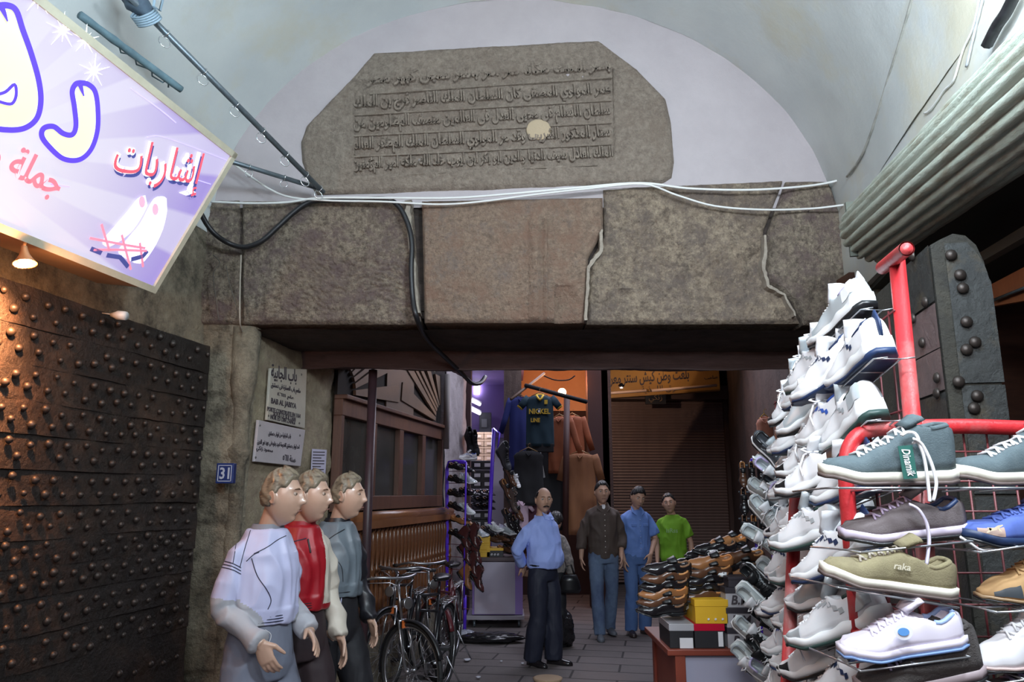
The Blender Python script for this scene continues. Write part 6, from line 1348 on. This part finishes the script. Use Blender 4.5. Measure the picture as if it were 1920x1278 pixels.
# ================================================================ bicycles
tyre = M('tyre', (.015,.015,.016), .7); frame_m = M('bicycle_black', (.015,.015,.018), .3); dull = M('dull_chrome', (.42,.42,.44), .3, metal=.9)
def bicycle(label, hub, rz, steer, red=False):
    """hub: where the front hub stands; rz: heading of the bicycle; steer: turn of the front wheel"""
    root = thing('bicycle', label, 'bicycle', (0,0,0)); fm = M('bicycle_maroon', (.10,.015,.02), .4) if red else frame_m
    F = Matrix.Translation((1.06,0,0)) @ Matrix.Rotation(steer, 4, 'Z') @ Matrix.Translation((-1.06,0,0))
    def wheel(c, T, nm):
        mb = MB(); cc = Vector(c); q = [cc + Vector((cos(a)*.345, 0, sin(a)*.345)) for a in [2*pi*i/44 for i in range(45)]]; mb.tube(q, .018, 8, cap=False, upv=(0,1,0)); mb.xf(T); w = mb.obj(nm + '_wheel', tyre, root, world=False)
        mb = MB(); q = [cc + Vector((cos(a)*.322, 0, sin(a)*.322)) for a in [2*pi*i/44 for i in range(45)]]; mb.tube(q, .010, 6, cap=False, upv=(0,1,0)); mb.xf(T); mb.obj('rim', dull, w, world=False)
        mb = MB()
        for i in range(32):
            a = 2*pi*i/32; s = 1 if i % 2 else -1; b1 = a + (.5 if (i//2) % 2 else -.5)
            mb.tube([cc + Vector((cos(b1)*.022, s*.032, sin(b1)*.022)), cc + Vector((cos(a)*.318, 0, sin(a)*.318))], .0016, 4)
        mb.xf(T); tag(mb.obj('spokes', dull, w, world=False), kind=None)
        mb = MB(); mb.lathe([(.008,-.055),(.014,-.045),(.026,-.035),(.012,-.028),(.012,.028),(.026,.035),(.014,.045),(.008,.055)], cc, 12, Z=(0,1,0)); mb.xf(T); mb.obj('hub', dull, w, world=False)
    I = Matrix.Identity(4); wheel((1.06,0,.36), F, 'front'); wheel((0,0,.36), I, 'rear')
    for c, T, a0, a1 in (((1.06,0,.36), F, 20, 190), ((0,0,.36), I, -20, 170)):
        mb = MB(); rr = []
        for i in range(25):
            a = R(a0 + (a1-a0)*i/24); rr.append([Vector(c) + Vector((cos(a)*(.378+dz), y, sin(a)*(.378+dz))) for y, dz in ((-.028,-.012),(-.018,0),(0,.006),(.018,0),(.028,-.012),(.018,-.003),(0,.003),(-.018,-.003))])
        mb.rings(rr); mb.xf(T); mb.obj('mudguard', fm, root, world=False)
    bb, st, hb, ht = (.44,0,.29), (.28,0,.84), (.93,0,.70), (.88,0,.90)
    mb = MB()
    for a, b1, r in ((bb, st, .015), (bb, hb, .017), (st, ht, .014), ((.02,.055,.36), bb, .009), ((.02,-.055,.36), bb, .009), ((.02,.055,.36), (.29,.02,.80), .008), ((.02,-.055,.36), (.29,-.02,.80), .008), (hb, ht, .019), (st, (.25,0,.94), .012), ((.33,0,.70),(.91,0,.79),.012)): mb.tube([a, b1], r, 8)
    mb.obj('frame', fm, root, world=False)
    mb = MB(); mb.rings([ell((.25+x, 0, .97+z), .001+.0*x, w, 10, X=Vector((0,0,1)), Y=Vector((0,1,0))) for x, z, w in ((-.13,0,.02),)] and [[Vector((.25+x, w*cos(a), .97 + z + h*sin(a))) for a in [2*pi*k/12 for k in range(12)]] for x, w, h, z in ((-.13,.03,.02,.01),(-.11,.085,.03,.01),(-.03,.08,.03,0),(.06,.03,.022,0),(.14,.016,.014,0))]); mb.obj('saddle', belt, root, world=False)
    mb = MB()
    for s in (1, -1): mb.tube([(1.06, s*.055, .36), (.985, s*.05, .60), (.94, s*.035, .72)], .010, 8)
    mb.tube([(.94,-.04,.72),(.94,.04,.72)], .014, 8); mb.tube([(.94,0,.70),(.87,0,1.02)], .012, 8); mb.xf(F); mb.obj('fork', dull, root, world=False)
    mb = MB(); bar = smooth([(.62,-.24,1.02),(.72,-.26,1.03),(.86,-.20,1.06),(.93,-.06,1.05),(.93,.06,1.05),(.86,.20,1.06),(.72,.26,1.03),(.62,.24,1.02)], 4); mb.tube(bar, .011, 8); mb.tube([(.87,0,1.0),(.93,0,1.05)], .013, 8); mb.xf(F); hbr = mb.obj('handlebar', dull, root, world=False)
    for s in (1, -1):
        mb = MB(); mb.tube([(.60,s*.24,1.018),(.72,s*.26,1.028)], .017, 10); mb.xf(F); mb.obj('grip', blackr, hbr, world=False)
        mb = MB(); mb.tube([(.68,s*.24,1.00),(.80,s*.22,1.015),(.92,s*.12,1.02),(.94,s*.03,.98),(.97,s*.04,.74)], .004, 5); mb.xf(F); mb.obj('brake_lever', dull, hbr, world=False)
    mb = MB(); mb.lathe([(.006,-.06),(.03,-.04),(.045,0),(.047,.012),(.040,.014),(.001,.010)], (1.0,0,.86), 14, Z=(1,0,.1)); mb.tube([(.93,0,.86),(.97,0,.86)], .006, 6); mb.xf(F); mb.obj('headlamp', dull, root, world=False)
    mb = MB(); mb.box((.985,.0,.70), (.012,.07,.055)); mb.xf(F); mb.obj('orange_reflector', M('orange_reflector', (.60,.14,.03), .4), root, world=False)
    mb = MB(); mb.lathe([(.09,-.004),(.095,0),(.09,.004)], (.44,-.045,.29), 24, Z=(0,1,0)); mb.tube([(.44,-.07,.29),(.36,-.08,.15)], .009, 6); mb.tube([(.44,.07,.29),(.52,.08,.43)], .009, 6); mb.tube([(.44,-.08,.29),(.44,.08,.29)], .013, 8); mb.tube([(.44,-.045,.385),(0,-.05,.395)], .004, 5); mb.tube([(.44,-.045,.195),(0,-.05,.325)], .004, 5); mb.obj('crankset', dull, root, world=False)
    for s, p in ((-1, (.36,-.13,.15)), (1, (.52,.13,.43))): mb = MB(); mb.box(p, (.085,.08,.022)); mb.obj('pedal', blackr, root, world=False)
    mb = MB()
    for s in (1, -1): mb.tube([(.28,s*.06,.74),(-.22,s*.06,.76)], .006, 6); mb.tube([(-.12,s*.06,.755),(.0,s*.06,.37)], .005, 6)
    for x in (-.22,-.1,.02,.14,.26): mb.tube([(x,-.06,.755),(x,.06,.755)], .005, 6)
    mb.obj('luggage_carrier', dull, root, world=False)
    mb = MB(); mb.tube([(.2,.06,.30),(.12,.20,.005)], .008, 6); mb.obj('kickstand', dull, root, world=False)
    W = Matrix.Translation(hub) @ Matrix.Rotation(rz, 4, 'Z') @ Matrix.Translation((-1.06, 0, 0)); root.matrix_world = W; return root
h1 = P(770, 1262, 6.25); bicycle('black bicycle with its front wheel turned to the camera, beside the iron pole', (h1.x, 6.25, 0), R(-100), R(58))
h2 = P(722, 1200, 6.95); bicycle('second black bicycle with an orange reflector, behind the first one against the balustrade', (h2.x, 6.95, 0), R(-99), R(-12))
h3 = P(815, 1180, 7.45); bicycle('maroon bicycle farthest from the camera, nearest the purple shoe rack', (h3.x, 7.5, 0), R(-96), R(38), True)

# ================================================================ hanging clothes
def garment(name, label, px, py, Y, w, h, m, sleeves=.5, yaw=0, collar=None, group=None, cat='garment', fold=.012, flare=1.0, depth=.05, cuffm=None, slm=None, neckw=.055, hangerm=None):
    c = P(px, py, Y); root = thing(name, label, cat, tuple(c), group); root.rotation_euler.z = yaw
    mb = MB(); rr = []
    for i in range(17):
        t = i/16; ww = w/2*(.36 if i == 0 else (.78 if i == 1 else (1.0 if i == 2 else .93 + (flare-.93)*t))); z = -(0 if i == 0 else (.022 if i == 1 else .07 + (h-.07)*((i-2)/14)))*1.0
        dd = depth*(.5 if i == 0 else 1) ; ring = []
        for j in range(40):
            a = 2*pi*j/40; f = 1 + (fold/dd)*t*sin(a*6 + 2*sin(t*3) + px)*.8
            ring.append(Vector((ww*cos(a), dd*sin(a)*f + .008*nz((cos(a)*2, t*4, px), 1.5), z)))
        rr.append(ring)
    mb.rings(rr); mb.obj('body', m, root, world=False)
    for s in (1, -1):
        if sleeves:
            L_ = sleeves; sp_ = Vector((s*w*.44, 0, -.05)); d = Vector((s*(.85 if sleeves < .3 else .30), 0, -1)).normalized(); e = sp_ + d*L_
            mb = MB(); mb.tube([sp_ - d*.03, sp_ + d*.05, sp_ + d*L_*.55 + Vector((0,-.01,0)), e], [w*.13, w*.15, w*.13, w*.115], 12, flat=.45, upv=(0,1,0)); mb.obj('sleeve', slm or m, root, world=False)
            if cuffm: mb = MB(); mb.tube([e - d*.035, e + d*.004], [w*.122, w*.119], 12, flat=.5, upv=(0,1,0)); mb.obj('cuff', cuffm, root, world=False)
    mb = MB(); mb.tube([(-neckw*.9,-.02,-.0),(-neckw*.4,-depth-.012,-.05),(0,-depth-.015,-.075),(neckw*.4,-depth-.012,-.05),(neckw*.9,-.02,0),(neckw*.6,.03,.012),(-neckw*.6,.03,.012),(-neckw*.9,-.02,0)], .016 if collar else .008, 8); mb.obj('collar', collar or m, root, world=False)
    mb = MB(); mb.tube([(-w*.3,0,-.01),(0,0,.05),(w*.3,0,-.01)], .007, 6); mb.tube([(0,0,.05),(0,0,.09),(.022,0,.11),(.03,0,.09)], .003, 5); mb.obj('hanger', hangerm or M('hanger_wood', (.35,.22,.10), .5), root, world=False)
    return root
nv = M('dark_teal_jersey', (.010,.035,.055), .8); yl = M('jersey_yellow', (.62,.40,.04), .7); royal = M('royal_blue_cloth', (.012,.02,.14), .8); blk = M('black_cloth', (.010,.010,.013), .85); brn = M('rust_brown_cloth', (.30,.085,.03), .75, c2=(.20,.055,.022), sc=4); tanc = M('tan_robe', (.26,.11,.045), .8, c2=(.19,.075,.035), sc=4, stretch=(3,3,.6)); mar = M('maroon_cloth', (.06,.012,.025), .8); pinkc = M('pink_white_cloth', (.55,.40,.50), .8)
poloY = 10.55
g = garment('polo_shirt', 'navy polo shirt lettered NICKEL LINE with yellow collar and cuffs hanging above the street', 1012, 741, poloY, .40, .72, nv, .17, 0, yl, cuffm=yl)
mb = MB(); text(mb, 'NICKEL', (-.155, -.062, -.27), (1,0,0), (0,0,1), width=.30, height=.075, th=.012, offset=.03); mb.obj('lettering', yl, g, world=False); mb = MB(); text(mb, 'LINE', (-.13, -.062, -.385), (1,0,0), (0,0,1), width=.13, height=.058, th=.012, offset=.03); mb.obj('lettering', yl, g, world=False)
mb = MB(); mb.box((.085,-.058,-.10), (.045,.01,.06)); mb.obj('badge', yl, g, world=False); mb = MB(); mb.box((-.01,-.064,-.22), (.035,.008,.055)); mb.obj('size_tag', M('white_label'), g, world=False)
mb = MB(); mb.box((0,0,-.74), (.38,.08,.12)); tag(mb.obj('shirt_hem', blk, g, world=False, bevel=.01))
CL = 'clothes hanging before the orange-lit shop'
garment('blue_garment', 'royal blue garment hanging left of the lettered polo shirt', 975, 745, 10.9, .34, 1.05, royal, .5, .3, group=CL)
garment('brown_jacket', 'rust-brown leather jacket hanging right of the polo shirt, nearer one', 1049, 782, 11.1, .36, .82, brn, .6, -.3, group=CL)
garment('brown_jacket', 'rust-brown jacket hanging farthest right under the orange light', 1073, 780, 11.5, .38, .62, brn, .5, -.4, group=CL)
garment('tan_robe', 'long tan robe hanging to the right behind the man in blue', 1088, 850, 11.0, .46, 1.15, tanc, .35, -.2, group=CL, fold=.02)
garment('black_dress', 'black sleeveless top on a wooden hanger below the polo shirt', 991, 845, 10.5, .42, .74, blk, 0, 0, group=CL)
garment('black_garment', 'long black garment behind the polo shirt, between black top and brown jacket', 1030, 838, 11.2, .40, 1.2, blk, .4, 0, group=CL)
garment('maroon_shirt', 'maroon shirt hanging behind the head of the man in blue', 997, 940, 10.7, .32, .55, mar, .2, 0, group=CL)
garment('pink_shirt', 'pink and white shirt hanging left of the bald man above the shoes', 978, 938, 10.5, .20, .42, pinkc, .12, .2, group=CL)
mb = MB(); mb.tube([P(1010, 832, 10.7), P(1014, 860, 10.7), P(1020, 895, 10.7)], [.018,.014,.018], 8, flat=.4); tag(mb.obj('white_strap', w_), 'white strap hanging between the dark garments', 'strap')
garment('orange_garment', 'small orange-pink garment on a yellow hanger on the dark right wall', 1433, 783, 9.0, .20, .44, M('salmon_cloth', (.55,.25,.17), .8, c2=(.42,.18,.12), sc=12), 0, -.2, hangerm=M('jersey_yellow'))
garment('brown_cloth', 'narrow brown cloth hanging right beside the orange-pink garment', 1458, 782, 9.1, .10, .52, M('tan_robe'), 0, -.2)
# rods
def rod(p0, p1, r, m, label, name='rod'): mb = MB(); mb.tube([p0, p1], r, 8); return tag(mb.obj(name, m), label, 'rod')
rod(P(958, 748, 10.5), P(1020, 700, 11.5), .022, M('brown_rod', (.12,.07,.05), .6), 'slanting brown rod above the hanging clothes')
rod(P(985, 722, 10.9), P(1100, 753, 10.3), .030, blk, 'dark horizontal rod from which the clothes hang')
rod(P(1063, 745, 10.9), P(1060, 1010, 10.9), .045, M('dark_red_post', (.055,.018,.015), .6), 'dark red-brown post between the brown jackets', 'post')
mb = MB()
cable([(1015,702,11.6),(1040,712,11.6),(1065,712,11.6),(1078,704,11.6)], .01, blk, 'dark cable sagging across the orange wall')
mb = MB(); mb.ball(P(1054, 735, 12.6), .07, 10, 8); tag(mb.obj('light_bulb', M('warm_bulb')), 'small glowing bulb in the clothes shop', 'lamp')
BX('trim_29', 1.22, 1.55, 12.0, 12.3, 0, 4.6, M('dark_red_frame', (.035,.012,.012), .7))

# ================================================================ shoe racks and shelves at the back left
lr = thing('shoe_rack', 'purple tube rack of black and brown shoes beside the whitewashed pilaster', 'rack', tuple(PZ(862, 1196)))
tp = [P(838, 1195, 9.75), P(838, 1000, 9.75), P(838, 880, 9.75), P(842, 866, 9.75), P(852, 865, 9.7), P(872, 866, 9.5)]; tp[0].z = 0
mb = MB(); mb.tube([tuple(p) for p in tp], .022, 8); q = P(874, 866, 9.45); mb.tube([q, P(870, 1120, 9.45)], .012, 8); q = PZ(871, 1196); mb.tube([(q.x, q.y, 0), (q.x, q.y, .5)], .02, 8); mb.obj('tube_frame', purpm, lr)
mb = MB()
for k in range(12): z = .35 + k*.15; a = P(840, 1000, 9.72); b1 = P(884, 1000, 9.5); mb.tube([(a.x, a.y, z), (b1.x, b1.y, z)], .004, 5)
tag(mb.obj('wire_shelf', M('dark_red_wire'), lr), kind='stuff')
gname = 'shoes on the purple tube rack'
for i, (x, y, key, s, d) in enumerate([(853,878,'dress_black',.9,'black patent shoe'),(873,880,'dress_black',.8,'black shoe'),(852,902,'dress_black',.9,'black shoe'),(873,903,'run_silver',.9,'grey-white trainer'),(851,928,'dress_black',.9,'black shoe'),(872,925,'dress_black',.9,'black shoe'),(851,952,'dress_black',.85,'black shoe'),(870,958,'low_pale',.9,'white-tipped shoe'),(857,978,'dress_tan',.9,'brown shoe'),(876,984,'dress_tan',.9,'tan brown shoe'),(853,1003,'dress_black',.9,'black shoe')]):
    shoe(key, P(x, y, 9.55), (.85+rj(.1), -.6, -.25+rj(.1)), (0,-.35,1), '%s on the purple tube rack, %s from the top, %s' % (d, ['first','first','second','second','third','third','fourth','fourth','fifth','fifth','sixth'][i], ['left','right'][i % 2]), gname, s)
for i, (x, y, key) in enumerate([(864,1012,'boot_brown'),(880,1008,'boot_brown'),(866,1038,'boot_brown'),(884,1036,'boot_brown'),(878,1062,'boot_brown'),(866,1085,'boot_tan'),(888,1088,'boot_brown')]):
    shoe(key, P(x, y, 9.5), (.75, -.35, -.95), (.5, -.3, .75), ['oxblood boot hung high on the purple rack, left','oxblood boot hung high on the purple rack, right','oxblood boot at mid height of the purple rack, left','oxblood boot at mid height of the purple rack, right','oxblood boot just above the tan boot','tan boot near the bottom of the purple rack','lowest oxblood boot beside the tan boot'][i], 'boots on the purple tube rack', .95)
# boots hanging in the shop door, shoes before the column, shoes on the counter
for i, (x, y) in enumerate([(878,826),(888,832)]): shoe('boot_brown', P(x, y, 11.0), (.3, -.4, -.85), (.2, -.8, .3), 'black boot hanging in the purple shop doorway, %s of the pair' % ['left','right'][i], None, 1.1, mats={'oxblood_leather': blk})
shoe('run_blue', P(880, 862, 10.9), (-.9, -.3, 0), (0,-.3,1), 'white trainer under the hanging black boots')
for i, (x, y, key, s) in enumerate([(940,858,'boot_brown',1.2),(953,890,'dress_brown',1.1),(962,898,'run_black',.8),(946,915,'dress_brown',1.1),(957,940,'boot_tan',1.0),(966,955,'dress_brown',1.0),(950,970,'dress_black',1.1),(964,982,'dress_black',1.1)]):
    shoe(key, P(x, y, 10.4), (.5, -.3, -.85), (.5, -.8, .2), ['dark boot with an orange tab, topmost before the brown column','brown shoe under the dark boot on the column','black and white trainer on the column','brown shoe below the white trainer on the column','tan boot on the column','brown shoe beside the pink shirt','black shoe above the counter, left','black shoe above the counter, right'][i], 'shoes hung before the brown column', s, mats={'oxblood_leather': C('shoe_charcoal', (0,0,0)), 'tan_boot_leather': C('taupe_leather', (.13,.09,.075), .5)} if i in (0, 4) else None)
for i, (x, y, key) in enumerate([(895,1003,'run_silver'),(912,998,'dress_black'),(925,995,'low_pale'),(938,1012,'dress_brown'),(952,1018,'dress_brown'),(948,1000,'run_silver'),(962,1000,'dress_brown'),(965,1022,'dress_brown'),(945,1033,'dress_brown'),(962,1038,'dress_brown'),(920,1014,'dress_brown')]):
    shoe(key, P(x, y, YC+.1), (.8+rj(.15), -.5+rj(.2), -.15+rj(.1)), (0,-.3,1), ['pale shoe on the yellow boxes','black shoe behind the yellow boxes','grey shoe with a white toe on the counter','brown shoe on the black box','brown shoe with a white tag on the counter','black and white shoe high on the counter','brown shoe at the counter corner','brown shoe beside the man in blue','lowest brown shoe on the counter, left','lowest brown shoe on the counter, right','dark brown shoe between the boxes on the counter'][i], 'shoes on the purple counter', .95)
for i in range(9):
    shoe('dress_black', P(888+ (i%3)*13, 928+(i//3)*13, 12.4), (.6, -.7, -.1), (0,-.2,1), 'black shoe on the middle shelf of the purple shop, %s row, %s' % (['upper','middle','lower'][i//3], ['left','centre','right'][i % 3]), 'black shoes on the purple shop shelf', 1.0)

# ================================================================ shoe table at the right of the street
TY = 4.62; tz = P(1300, 1216, TY).z
tb_ = thing('display_table', 'red-brown table with a pale front panel carrying shoe boxes and dress shoes', 'table', (P(1330, 1216, TY).x, TY+.3, 0))
x0 = P(1250, 1216, TY).x; x1 = P(1436, 1216, TY).x
tw = M('red_brown_wood', (.26,.055,.03), .45, c2=(.18,.035,.022), sc=4)
BX('table_top', x0, x1, TY-.02, TY+.75, tz-.035, tz, tw, False, .006, tb_); BX('front_panel', x0+.11, x1-.02, TY+.015, TY+.03, .05, tz-.04, M('lilac_front_panel', (.40,.40,.52), .6), False, .002, tb_)
BX('side_panel', x0+.06, x0+.08, TY+.03, TY+.7, .05, tz-.04, tw, False, .002, tb_)
for (lx, ly) in ((x0+.075, TY+.02), (x1-.03, TY+.02), (x0+.075, TY+.7), (x1-.03, TY+.7)): BX('leg', lx-.03, lx+.03, ly-.03, ly+.03, 0, tz-.035, tw, False, .003, tb_)
def tbox(px0, px1, h, level, mb_, label, Y=None, **kw):
    Yb = (Y or TY+.01); a, b1 = P(px0, 1200, Yb).x, P(px1, 1200, Yb).x; return carton('shoe_box', ((a+b1)/2, Yb+.16, tz+.001+level+h/2), (b1-a, .32, h), mb_, label=label, **kw)
px_m = 1400/4.75
tbox(1256, 1301, .135, 0, blackbox, 'black shoe box with silver lid and white label at the left end of the table', lid=M('silver_lid', (.42,.42,.45), .3), lab=(.18,-.28,.55,.42))
tbox(1303, 1359, .135, 0, blackbox, 'black shoe box with a glossy red lid in the middle of the table', lid=M('glossy_red_lid', (.50,.012,.04), .15), lab=(.36,-.12,.16,.6))
tbox(1306, 1368, .135, .136, yel, 'yellow shoe box lying on the red lidded box', words=('. . .', .1, -.30, .5, whitelab))
for k in range(3): tbox(1365 + (k == 0)*0, 1420, .112, k*.113, greyb, '%s of three pale grey shoe boxes lettered B.M on the table' % ['lowest','middle','topmost'][k], group='pale grey boxes on the table', lid=M('charcoal_lid', (.035,.03,.04), .5), words=('B.M', .0, -.1, .6, ink))
tbox(1372, 1425, .06, .34, M('charcoal_lid'), 'flat charcoal box on top of the pale grey boxes')
# dress shoes stacked side by side, toes to the left
n_ = 0
wordp = ['lowest','second','third','fourth','fifth','sixth','seventh','eighth']
for col, (px0, py0, cnt, dyp, Yc, dxp) in enumerate([(1252,1148,6,-15,4.72,2),(1290,1146,4,-14,4.95,3),(1330,1122,5,-15,4.78,3),(1392,1112,5,-15,4.85,2),(1360,1075,4,-14,5.15,-3)]):
    for j in range(cnt):
        key = ['dress_black','dress_brown','dress_tan','dress_black','dress_brown','dress_black'][(j+col*2) % 6]
        shoe(key, P(px0+dxp*j, py0+dyp*j, Yc), (-1, -.12+rj(.08), -.02+rj(.04)), (0, -.55, 1), '%s dress shoe, %s in the %s stack on the shoe table' % ({'dress_black':'black','dress_brown':'dark brown','dress_tan':'tan-lined'}[key], wordp[j], ['leftmost','second','middle','right','rear'][col]), 'dress shoes stacked on the table', 1.0)
for i, (x, y, key, toe, s, d) in enumerate([(1281,1090,'low_pale',(-.25,-.5,-1),1.0,'white slip-on standing on its toe on the leather stacks'),(1264,1092,'run_silver',(-.8,-.6,0),.7,'small white trainer at the left of the leather stacks'),(1338,1068,'run_black',(.1,-1,-.3),.85,'white and black shoe facing forward on the stacks'),(1345,1095,'dress_black',(-.1,-1,-.6),1.0,'shiny black shoe pointing forward on the stacks'),(1308,1078,'low_black',(-.9,-.5,0),.9,'black and tan shoe on the stacks'),(1320,1045,'dress_black',(-.8,-.5,0),.9,'black patent shoe high at the back of the table'),
        (1385,1040,'dress_black',(-.5,-1,0),.95,'polished black shoe at the back right of the table'),(1402,1055,'run_silver',(-.6,-.8,-.6),.8,'silver-pink trainer at the right end of the stacks'),(1398,1085,'low_pale',(-.6,-.4,-.9),.85,'cream shoe leaning at the right end of the stacks'),(1360,1050,'dress_brown',(-.9,-.4,0),.95,'brown shoe at the back of the table'),(1300,1060,'dress_black',(-.9,-.4,0),.9,'black shoe behind the white slip-on'),(1372,1022,'dress_tan',(-.9,-.4,0),.95,'orange-brown shoe topmost at the back of the table')]):
    shoe(key, P(x, y, 4.9 if y > 1060 else 5.2), toe, (0, -.5, 1) if toe[2] > -.5 else (0,-1,.3), d, None, s)
# dark rack at the back right with rows of dangling dress shoes
rr_ = thing('shoe_rack', 'small dark rack with a purple top rail against the dark right wall', 'rack', tuple(PZ(1415, 1120)))
mb = MB(); mb.tube([P(1408, 862, 7.1), P(1437, 860, 7.1)], .016, 8); a = P(1408, 862, 7.1); b1 = P(1437, 860, 7.1); mb.tube([a, (a.x, a.y, 0)], .012, 8); mb.tube([b1, (b1.x, b1.y, 0)], .012, 8); mb.obj('rail_frame', purpm, rr_)
for rw_ in range(3):
    for k in range(4):
        x, y = 1392+k*17+rw_*2, 885+rw_*50 ; shoe('dress_black' if (rw_+k) % 3 else 'dress_brown', P(x, y, 7.05), (-.1, -.45, -1), (-.2, -1, .4), 'dark shoe dangling toe down on the small rear rack, %s row, %s' % (['top','middle','bottom'][rw_], ['first from the left','second from the left','second from the right','rightmost'][k]), 'shoes on the small rear rack', .85)
mb = MB()
for rw_ in range(3): mb.tube([P(1385, 872+rw_*50, 7.12), P(1455, 872+rw_*50, 7.12)], .008, 6)
mb.obj('cross_bar', steel, rr_)
# litter
for i, (x, y, s) in enumerate([(876,1239,.035),(940,1242,.012),(897,1272,.022),(980,1246,.015)]):
    q = PZ(x, y); mb = MB(); mb.poly([(q.x + s*cos(a)*(1+.3*sin(a*3)), q.y + s*2*sin(a)*.7, .014) for a in [2*pi*k/9 for k in range(9)]], (0,0,1), .006); tag(mb.obj('paper_scrap', M('paper_scrap', (.55,.56,.62), .8)), 'scrap of pale paper on the paving, %s' % ['largest, in front of the black bag','tiny, right of the largest scrap','nearest the lower frame edge','beside the shoes of the man in blue'][i], 'litter')
q = PZ(1027, 1281); mb = MB(); mb.lathe([(.01, .005), (.12, .01), (.14, .05), (.12, .055), (.01, .05)], (q.x, q.y, 0.0), 16); tag(mb.obj('brown_bowl_lid', M('tan_cardboard', (.36,.25,.16), .8)), 'round tan object on the ground at the bottom frame edge', 'object')
for i, (x, y, w1) in enumerate([(1010,1160,.0),(1195,1213,.10),(1215,1247,.08),(1160,1240,.05)]):
    pass
for k_, v_ in PRO.items():
    if not v_[2]:
        for o in [v_[0]] + [k for k in bpy.data.objects if k.parent == v_[0]]: bpy.data.objects.remove(o)
